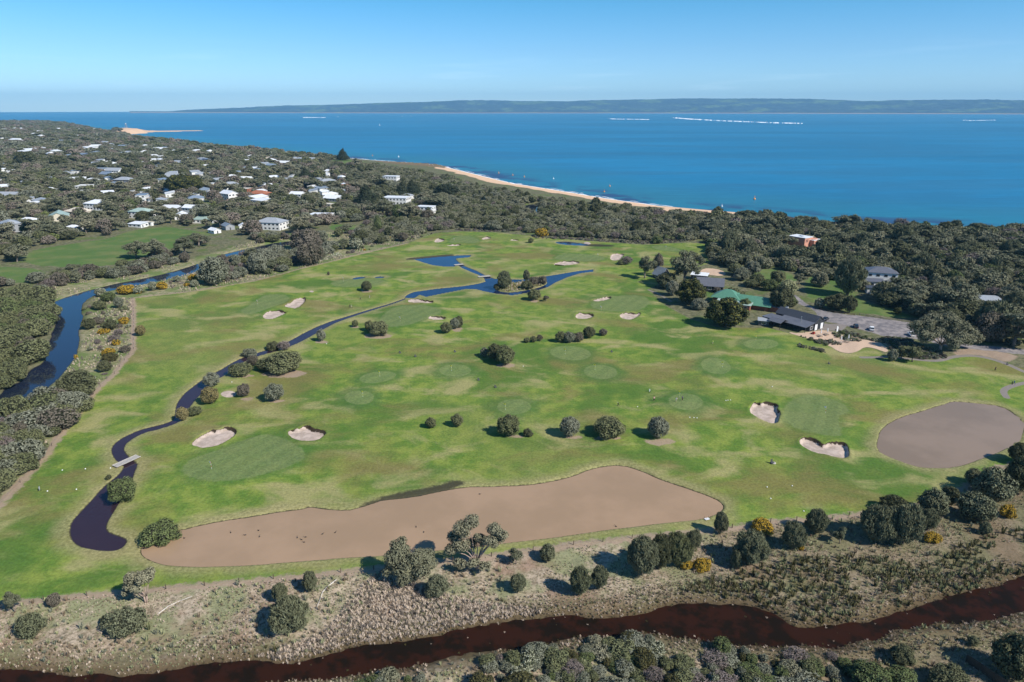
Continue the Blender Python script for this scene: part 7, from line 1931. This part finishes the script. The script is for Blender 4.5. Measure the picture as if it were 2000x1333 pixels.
ADJ = {('gum', 'gum'): 'open grey-green gum', ('bush', 'grey'): 'dense grey bush', ('bush', 'brown'): 'dense brownish bush', ('round', 'olive'): 'round olive bush', ('cypress', 'dark'): 'very dark dense tree', ('gum', 'gumlit'): 'pale open gum', ('bush', 'mauve'): 'mauve-brown bushy tree', ('round', 'lime'): 'small yellow-green tree', ('gum', 'dark'): 'dark open gum', ('bush', 'gumlit'): 'pale olive bush', ('round', 'grey'): 'round grey bush', ('round', 'scrub'): 'round grey scrub bush', ('round', 'green'): 'round bright green bush', ('sheoak', 'sheoak'): 'feathery upright she-oak', ('sheoak', 'dark'): 'dark upright she-oak', ('flat', 'scrub'): 'flat-topped grey scrub bush', ('bush', 'scrub'): 'domed grey scrub bush',
 ('twiggy', 'twig'): 'bare mauve twiggy bush', ('bush', 'olive'): 'dense olive bush', ('bush', 'green'): 'dense green bush', ('flat', 'brown'): 'low brownish bush', ('round', 'cream'): 'pale blossoming bush', ('flat', 'wattle'): 'low yellow-blossomed bush', ('flat', 'cream'): 'low pale-tipped bush', ('flat', 'sedge'): 'low brown-green bush', ('flat', 'green'): 'low green bush', ('round', 'dark'): 'round dark tree', ('flat', 'grey'): 'low grey bush'}
def where(px, py):
    l = min(LM, key=lambda q: (q[0] - px) ** 2 + ((q[1] - py) * 2.2) ** 2)
    dx, dy = px - l[0], (py - l[1]) * 2.2
    far = 'well ' if math.hypot(dx, dy) > 90 else 'just ' if math.hypot(dx, dy) < 32 else ''
    if abs(dx) > abs(dy): w = far + ('left of ' if dx < 0 else 'right of ')
    else: w = far + ('behind ' if dy < 0 else 'in front of ')
    if abs(dx) > 25 and abs(dy) > 25: w += 'and ' + ('behind ' if dy < 0 else 'before ') if False else ''
    if min(abs(dx), abs(dy)) > 22: w = far + ('behind and ' if dy < 0 else 'before and ') + ('left of ' if dx < 0 else 'right of ')
    return w + l[2]

for o_, x_, y_, z_, kd_ in PEEPS:
    a_, b_, _d = P(x_, y_, z_)
    lb = {'white': 'white', 'grey': 'grey', 'blue': 'blue-grey'}[kd_] + ' roofed house peeping out ' + where(float(a_), float(b_))
    tag(o_, lb, 'house', lb + ', alike')

def grow(region, spacing, wr, hr, kinds, name, label, cat, group, stuff_name, stuff_label, keep=300, exclude=None, town=False, ind=True, hi_px=20):
    X = []
    polys = region if isinstance(region[0][0], (list, tuple)) else [region]
    for pl in polys: X.append(sample(pl, spacing, exclude=exclude, dry=-9 if name == 'garden_plant' else 1.0))
    x, y, z = (np.concatenate([q[i] for q in X]) for i in range(3))
    k = clear_of_buildings(x, y) | (name == 'garden_plant'); x, y, z = x[k], y[k], z[k]
    a, kid = pts_array(x, y, z, wr, hr, kinds)
    px, py, d = P(x, y, z)
    vis = (px > -30) & (px < 2030) & (py < 1370) & (d > 0)
    size = np.where(vis, a[:, 3] * 2 * FPX / d, 0)
    order = np.argsort(-size)
    chosen = order[:keep][size[order[:keep]] > 0] if ind else []
    for i in chosen:
        kd, lf = kinds[kid[i]][0], kinds[kid[i]][1]
        me = SHAPES[kd, 'hi1' if size[i] > hi_px else 'lo1', random.randrange(4)]
        o = link(bpy.data.objects.new(name, me)); o.location = a[i, :3]; o.rotation_euler = (0, 0, a[i, 5]); o.scale = (a[i, 3], a[i, 3], a[i, 4])
        s = o.material_slots[0]; s.link = 'OBJECT'; s.material = ML[lf]
        lb = ADJ[kd, lf] + ' ' + where(px[i], py[i])
        tag(o, lb, cat, lb + ', alike')
    rest = np.ones(len(a), bool); rest[list(chosen)] = False
    print('GROW', name, len(a), 'individual', len(chosen), 'stuff', rest.sum())
    if rest.sum():
        pr = []; b = a[rest].copy(); kk = b[:, 6].astype(int)
        for q in kinds:
            for v in (0, 1, 2): pr.append((SHAPES[q[0], 'lo1', v], [ML[q[1]], M_CORE, M_BARK]))
        b[:, 6] = kk * 3 + rng.integers(0, 3, len(kk))
        scatter(stuff_name, pr, b, stuff_label)
    return a

COASTAL = [(690, 478), (702, 455), (715, 436), (760, 428), (850, 434), (862, 400), (800, 372), (706, 338), (722, 322), (800, 334), (880, 352), (960, 374), (1050, 392), (1150, 405), (1290, 420), (1392, 428), (1392, 455), (1378, 471), (1340, 470), (1250, 471), (1155, 466), (1078, 461), (1040, 456), (970, 449), (900, 447), (850, 452), (790, 468), (740, 476)]
grow(COASTAL, 4.9, (3.6, 9.0), (2.2, 4.8), [('flat', 'scrub', .36, 1.1), ('bush', 'scrub', .22), ('bush', 'olive', .14, 1, 1.1), ('round', 'green', .05, .8, 1), ('sheoak', 'dark', .07, .9, 1.4), ('twiggy', 'twig', .06, .9, 1), ('round', 'grey', .10)],
     'coastal_shrub', 'grey-green wind-shaped shrub in the dense scrub between the beach and the course', 'shrub', 'coastal scrub behind the beach', 'coastal_scrub', 'dense grey-green coastal scrub between the beach and the golf course')
FOREST = [(1386, 430), (1500, 436), (1610, 450), (1700, 456), (2000, 464), (2200, 472), (2500, 700), (2150, 700), (2040, 684), (1960, 678), (1905, 668), (1870, 655), (1825, 636), (1790, 622), (1740, 606), (1700, 590), (1672, 580), (1640, 556), (1580, 540), (1520, 528), (1480, 524), (1440, 522), (1400, 520), (1386, 500), (1384, 470)]
grow(FOREST, 5.6, (5.0, 11.5), (3.8, 7.4), [('bush', 'scrub', .28), ('flat', 'scrub', .16, 1.1), ('sheoak', 'sheoak', .10, 1.0, 1.4), ('gum', 'gum', .12, 1.2, 1.5), ('bush', 'olive', .12), ('bush', 'green', .06, .8), ('round', 'dark', .08, 1.2, 1.25), ('twiggy', 'twig', .04), ('bush', 'mauve', .04)],
     'forest_tree', 'grey-green tree crown in the dense right-hand forest behind the car park', 'tree', 'trees of the right-hand forest', 'forest_canopy', 'dense mixed olive and grey canopy of the right-hand forest')
TOWN = [(-200, 500), (-260, 246), (100, 244), (222, 258), (300, 274), (450, 291), (640, 309), (706, 322), (706, 338), (800, 372), (862, 400), (850, 434), (760, 428), (715, 436), (645, 438), (600, 452), (560, 462), (480, 460), (425, 456), (400, 446), (322, 438), (252, 446), (212, 461), (160, 468), (105, 476), (50, 488), (36, 515), (-200, 520)]
def near_(r0, r1): return lambda x, y, h, A: (np.hypot(x, y) >= r0) & (np.hypot(x, y) < r1)
KT = [('gum', 'gumlit', .24, 1.25, 1.3), ('gum', 'gum', .16, 1.2, 1.35), ('bush', 'grey', .14), ('bush', 'mauve', .12, 1.1, 1.1), ('round', 'olive', .12), ('cypress', 'dark', .08, 1.1, 1.2), ('round', 'lime', .05, .7, .7), ('bush', 'brown', .08), ('sheoak', 'sheoak', .05)]
grow(TOWN, 11.2, (6.5, 14.5), (4.6, 8.6), KT, 'town_tree', 'grey-green gum among the houses of the hillside town', 'tree', 'gums among the houses of the town', 'town_canopy', 'olive and grey tree canopy between the houses of the town', exclude=near_(0, 1500))
grow(TOWN, 16, (10, 20), (4.5, 9), [('bush', 'grey', .35), ('bush', 'olive', .25), ('flat', 'mauve', .15), ('gum', 'gumlit', .2), ('cypress', 'dark', .12)], 'ridge_tree', '', 'tree', '', 'far_town_canopy', 'far tree canopy on the ridge of the town', exclude=near_(1500, 5000), ind=False)
NBANK = [(-200, 572), (0, 560), (30, 557), (80, 549), (112, 534), (262, 516), (340, 488), (418, 468), (470, 464), (560, 466), (640, 456), (700, 458), (752, 468), (740, 478), (680, 490), (640, 500), (600, 484), (560, 468), (505, 478), (448, 486), (384, 504), (336, 518), (250, 540), (180, 548), (130, 562), (100, 576), (50, 582), (-200, 640)]
grow([NBANK, [(400, 540), (440, 512), (500, 494), (560, 484), (600, 478), (640, 500), (600, 520), (540, 530), (470, 545), (410, 556)], [(500, 540), (505, 500), (560, 492), (600, 490), (660, 488), (640, 506), (590, 522), (545, 534)]], 6.4, (4.5, 8.5), (3.2, 5.6), [('bush', 'grey', .35), ('bush', 'brown', .22), ('twiggy', 'twig', .14), ('gum', 'gum', .12, 1.2, 1.3), ('round', 'olive', .17)],
     'river_scrub', 'grey or brown bushy tree on the far river bank below the paddocks', 'tree', 'bushy trees along the far river bank', 'river_bank_growth', 'mixed bushy growth along the far river bank', exclude=lambda x, y, h, A: vnoise(x, y, 28, 44) > -.25)
WBANK = [[(-260, 610), (30, 586), (92, 592), (108, 628), (96, 655), (60, 668), (-260, 700)], [(-260, 720), (20, 676), (66, 688), (84, 704), (66, 722), (28, 750), (-20, 768), (-260, 860)]]
grow(WBANK, 5.0, (6, 10.5), (4.2, 6.8), [('bush', 'olive', .7), ('bush', 'green', .15), ('bush', 'brown', .1)], 'riverside_bush', 'dense olive bush overhanging the left bank of the river', 'shrub', 'olive bushes over the left river bank', 'left_bank_growth', 'dense olive growth over the left bank of the river')
FBANK = [(18, 826), (60, 804), (96, 778), (120, 790), (168, 792), (150, 808), (120, 846), (76, 898), (34, 940), (-40, 985), (-260, 1120), (-260, 960)]
grow(FBANK, 4.4, (5, 9.5), (3.6, 6.0), [('bush', 'grey', .45), ('bush', 'olive', .4), ('bush', 'brown', .12), ('twiggy', 'twig', .1)], 'bank_shrub', 'grey-olive bush in the thicket between the river and the lower left fence', 'shrub', 'thicket between the river and the lower left fence', 'thicket', 'grey-olive thicket between river and lower left fence')
WEED = [(160, 600), (190, 585), (240, 585), (255, 600), (255, 680), (215, 725), (185, 745), (125, 770), (60, 800), (90, 765), (140, 715), (155, 660)]
grow([WEED, [(262, 575), (300, 560), (400, 535), (470, 510), (500, 500), (520, 520), (480, 545), (400, 560), (300, 572)], [(640, 505), (700, 480), (760, 466), (840, 455), (855, 460), (800, 472), (740, 485), (680, 498)]], 5.2, (1.4, 3.6), (.9, 2.0), [('bush', 'olive', .3), ('twiggy', 'twig', .25), ('flat', 'brown', .2), ('round', 'cream', .12), ('flat', 'wattle', .06)],
     'weedy_shrub', 'knee-high mixed shrub in the weedy strip between river and course fence', 'shrub', 'low shrubs of the weedy strip by the river', 'weedy_growth', 'knee-high weedy shrubs between river and course fence', exclude=lambda x, y, h, A: (A['golf'] > 1.5) & (vnoise(x, y, 12, 45) > -.1))
BOTTOM = [(640, 1348), (760, 1322), (900, 1298), (1010, 1282), (1080, 1266), (1160, 1256), (1250, 1249), (1320, 1262), (1400, 1268), (1500, 1276), (1610, 1282), (1680, 1290), (1720, 1330), (1850, 1400), (1900, 1470), (400, 1470)]
grow(BOTTOM, 2.3, (1.8, 4.0), (1.1, 2.2), [('bush', 'grey', .34), ('bush', 'olive', .20), ('bush', 'green', .12), ('twiggy', 'twig', .07), ('bush', 'gumlit', .16), ('flat', 'cream', .08), ('flat', 'sedge', .1)],
     'saltbush', 'knotty grey-green saltbush in the scrub below the red creek', 'shrub', 'saltbush scrub below the red creek', 'saltbush_scrub', 'knotty grey-green saltbush scrub below the red creek', exclude=lambda x, y, h, A: (vnoise(x, y, 9, 46) > -.45) & (A['redwater'] > 1.5))
# margins of the garden beds and the far fence line
grow([[(1560, 656), (1600, 664), (1620, 672), (1612, 676), (1580, 664)], GARDENBED, GARDENBED, [(1600, 663), (1620, 662), (1640, 668), (1644, 674), (1620, 673), (1604, 671)], [(1620, 650), (1640, 653), (1660, 661), (1690, 668), (1670, 668), (1640, 662)], [(1560, 672), (1614, 684), (1610, 690), (1556, 677)]], 1.15, (.6, 1.6), (.45, 1.0), [('bush', 'grey', .4), ('flat', 'brown', .3), ('flat', 'green', .25), ('flat', 'cream', .1)], 'garden_plant', 'small ornamental shrub in the beds around the clubhouse terrace', 'plant', 'ornamental plants in the clubhouse beds', 'bed_planting', 'low ornamental planting in the clubhouse beds')
grow([[(1040, 462), (1155, 467), (1250, 473), (1340, 470), (1340, 474), (1257, 478), (1155, 472), (1045, 466)], [(860, 450), (1000, 448), (1000, 455), (900, 452)]], 2.6, (1.0, 2.4), (.8, 1.5), [('twiggy', 'twig', .5), ('flat', 'brown', .3), ('flat', 'grey', .2)], 'fence_scrub', 'low dry shrub along the fence at the far end of the course', 'shrub', 'dry shrubs along the far course fence', 'fence_line_growth', 'dry low growth along the far course fence')

# clipped hedge behind the white houses
a, b = Vector(GH(752, 412)), Vector(GH(868, 404)); L_ = (b - a).length
hd = empty('hedge', (a + b) / 2, math.atan2((b - a).y, (b - a).x))
lob = [(-L_ / 2 + 1 + i * 1.6, 0, 1.6 + j * 1.4, 1.3, 1.3, 1.2) for i in range(int(L_ / 1.6)) for j in (0, 1, 2)]
q = link(bpy.data.objects.new('foliage', foliage('foliage', lob, 9000, .5, 77, core=.9)), hd); q.material_slots[0].link = 'OBJECT'; q.material_slots[0].material = ML['green'] if False else ML['dark']
tag(hd, 'long clipped dark green hedge between the two white modern houses', 'hedge')

# ---- grasses, sedges and reeds of the marsh: nobody could count them
def tuft_mesh(name, n, h, spread, seed, w=.05):
    r = random.Random(seed); V, F = [], []
    for i in range(n):
        a = r.uniform(0, 6.28); d = r.uniform(0, .35) * spread; x, y = math.cos(a) * d, math.sin(a) * d
        l = r.uniform(.5, 1) * spread; hh = h * r.uniform(.6, 1.1); b = a + PI2; ww = w * r.uniform(.7, 1.4)
        k = len(V)
        V += [(x - math.cos(b) * ww, y - math.sin(b) * ww, -.05), (x + math.cos(b) * ww, y + math.sin(b) * ww, -.05), (x + math.cos(a) * l * .5 + math.cos(b) * ww * .8, y + math.sin(a) * l * .5 + math.sin(b) * ww * .8, hh), (x + math.cos(a) * l * .5 - math.cos(b) * ww * .8, y + math.sin(a) * l * .5 - math.sin(b) * ww * .8, hh), (x + math.cos(a) * l, y + math.sin(a) * l, hh * .72)]
        F += [(k, k + 1, k + 2, k + 3), (k + 3, k + 2, k + 4)]
    me = bpy.data.meshes.new(name); me.from_pydata(V, [], F)
    at = me.attributes.new('var', 'FLOAT', 'FACE'); at.data.foreach_set('value', [r.random() for _ in F]); return me
TUFT = [tuft_mesh('tuft', 18, .85, .55, s, .045) for s in range(3)]
def grass(name, poly, spacing, mats, sc, label, exclude=None, hs=(.8, 1.3)):
    x, y, z = sample(poly, spacing, exclude=exclude, wet=-.4)
    n = len(x); a = np.empty((n, 7)); a[:, 0], a[:, 1], a[:, 2] = x, y, z
    s = rng.uniform(*sc, n); a[:, 3] = s; a[:, 4] = s * rng.uniform(*hs, n); a[:, 5] = rng.uniform(0, 6.28, n); a[:, 6] = rng.integers(0, 3 * len(mats), n)
    print('GRASS', name, n)
    return scatter(name, [(t, [m]) for m in mats for t in TUFT], a, label)
M1 = [(-120, 1186), (400, 1146), (730, 1116), (1120, 1068), (1430, 1034), (1658, 1010), (1790, 992), (1868, 966), (1955, 916), (2060, 870), (2150, 1000), (2150, 1480), (-200, 1480), (-250, 1300)]
not_c = lambda f: (lambda x, y, h, A: (A['golf'] > .2) & f(x, y))
NOTRED = lambda w: (lambda x, y, h, A: (A['golf'] > .2) & (A['redwater'] > w))
REEDBED = [(700, 1150), (740, 1118), (790, 1135), (860, 1160), (960, 1180), (1060, 1190), (1040, 1208), (940, 1222), (860, 1238), (720, 1256), (650, 1272), (560, 1290), (470, 1284), (560, 1262), (640, 1230)]
grass('reeds', REEDBED, .48, [ML['reed'], ML['reed'], ML['mauve']], (.35, .85), 'dense pinkish straw reeds in the middle of the marsh', NOTRED(.5))
grass('marsh_grass', M1, .72, [ML['reed'], ML['tussock'], ML['tussock'], ML['deadbrown']], (.20, .45), 'short dry marsh grass and straw tufts', lambda x, y, h, A: (A['golf'] > .2) & (A['redwater'] > .5) & (vnoise(x, y, 11, 51) + .7 * vnoise(x, y, 3, 52) > -.35))
grass('creek_fringe', M1, .75, [ML['deadbrown'], ML['deadbrown'], ML['reed'], ML['sedge']], (.25, .60), 'brown fringe of dead reeds along the red creek', lambda x, y, h, A: (A['redwater'] > -.1) & (A['redwater'] < 6.5) & (vnoise(x, y, 6, 59) > -.5))
grass('tussock_grass', M1, 2.0, [ML['tussock'], ML['tussock'], ML['grey'], ML['deadbrown']], (.5, 1.2), 'pale green tussock grass on the marsh', lambda x, y, h, A: (A['golf'] > .2) & (A['redwater'] > 1.2) & (vnoise(x, y, 16, 53) + .4 * (x > 20) > .1))
SEDGE = [(1330, 1150), (1420, 1120), (1500, 1105), (1600, 1085), (1700, 1085), (1850, 1075), (1960, 1040), (2150, 1000), (2150, 1110), (1990, 1120), (1890, 1150), (1790, 1180), (1690, 1205), (1600, 1215), (1540, 1205), (1480, 1175), (1400, 1165)]
grass('sedge', SEDGE, 1.5, [ML['sedge'], ML['sedge'], ML['olive']], (.9, 1.9), 'dark brown-green sedge clumps on the right half of the marsh', not_c(lambda x, y: (vnoise(x, y, 6, 54) > -.3)), (.7, 1.1))
grass('creekside_sedge', [(-60, 1240), (200, 1225), (420, 1230), (560, 1260), (640, 1250), (620, 1290), (480, 1285), (200, 1312), (-60, 1305)], 2.6, [ML['sedge'], ML['olive']], (.8, 1.5), 'olive sedge along the red creek at the lower left', not_c(lambda x, y: (vnoise(x, y, 7, 55) > .05)))
grass('floating_weed', CREEK_RED, 1.7, [ML['sedge'], ML['tussock']], (.25, .6), 'sparse weed tufts standing in the red creek', lambda x, y, h, A: (A['golf'] > 1) & (vnoise(x, y, 5, 56) > .25), (.3, .6)) if False else None
def weed_in_creek():
    gp = np.array(gRED); n = 9000
    x = rng.uniform(-130, 160, n); y = rng.uniform(85, 160, n)
    h, A = terrain(x, y, True)
    w = A['redwater']
    k = (w < 0.3) & (w > -3.2) & (rng.random(n) < np.clip(.16 + .6 * sstep(-1.2, .3, w) + .3 * sstep(60, 100, x) * sstep(-.2, .4, vnoise(x, y, 6, 57)), 0, 1) * .5)
    x, y = x[k], y[k]; n = len(x); a = np.empty((n, 7)); a[:, 0], a[:, 1], a[:, 2] = x, y, WL_RED - .02
    s = rng.uniform(.2, .55, n); a[:, 3] = s; a[:, 4] = s * .6; a[:, 5] = rng.uniform(0, 6.28, n); a[:, 6] = rng.integers(0, 6, n)
    scatter('creek_weed', [(t, [m]) for m in (ML['sedge'], ML['reed']) for t in TUFT], a, 'sparse weed tufts standing in the red creek')
weed_in_creek()
grass('river_reeds', STRIP_L, 1.6, [ML['reed'], ML['twig'], ML['tussock']], (.5, 1.0), 'short dry reeds and grass of the strip between river and fence', lambda x, y, h, A: (A['golf'] > 1.0) & (vnoise(x, y, 10, 58) > -.1))
grass('white_flowering_reeds', [(612, 505), (640, 500), (660, 494), (668, 499), (640, 508), (615, 514)], 1.0, [ML['white'], ML['cream']], (.6, 1.0), 'white flowering reeds beside the brown-grey tree')
grass('island_grass', ISLAND, 1.1, [ML['tussock'], ML['reed'], ML['golden']], (.7, 1.2), 'yellow-green grass on the pond island')

# a shared group only where a description is really shared
_cnt = {}
for o in col.objects:
    if o.parent is None and 'group' in o and str(o['group']).endswith(', alike'): _cnt[o['group']] = _cnt.get(o['group'], 0) + 1
for o in col.objects:
    if o.parent is None and 'group' in o and _cnt.get(o['group']) == 1: del o['group']
    elif 'group' in o and str(o['group']).endswith(', alike'): o['group'] = str(o['group'])[:-7]
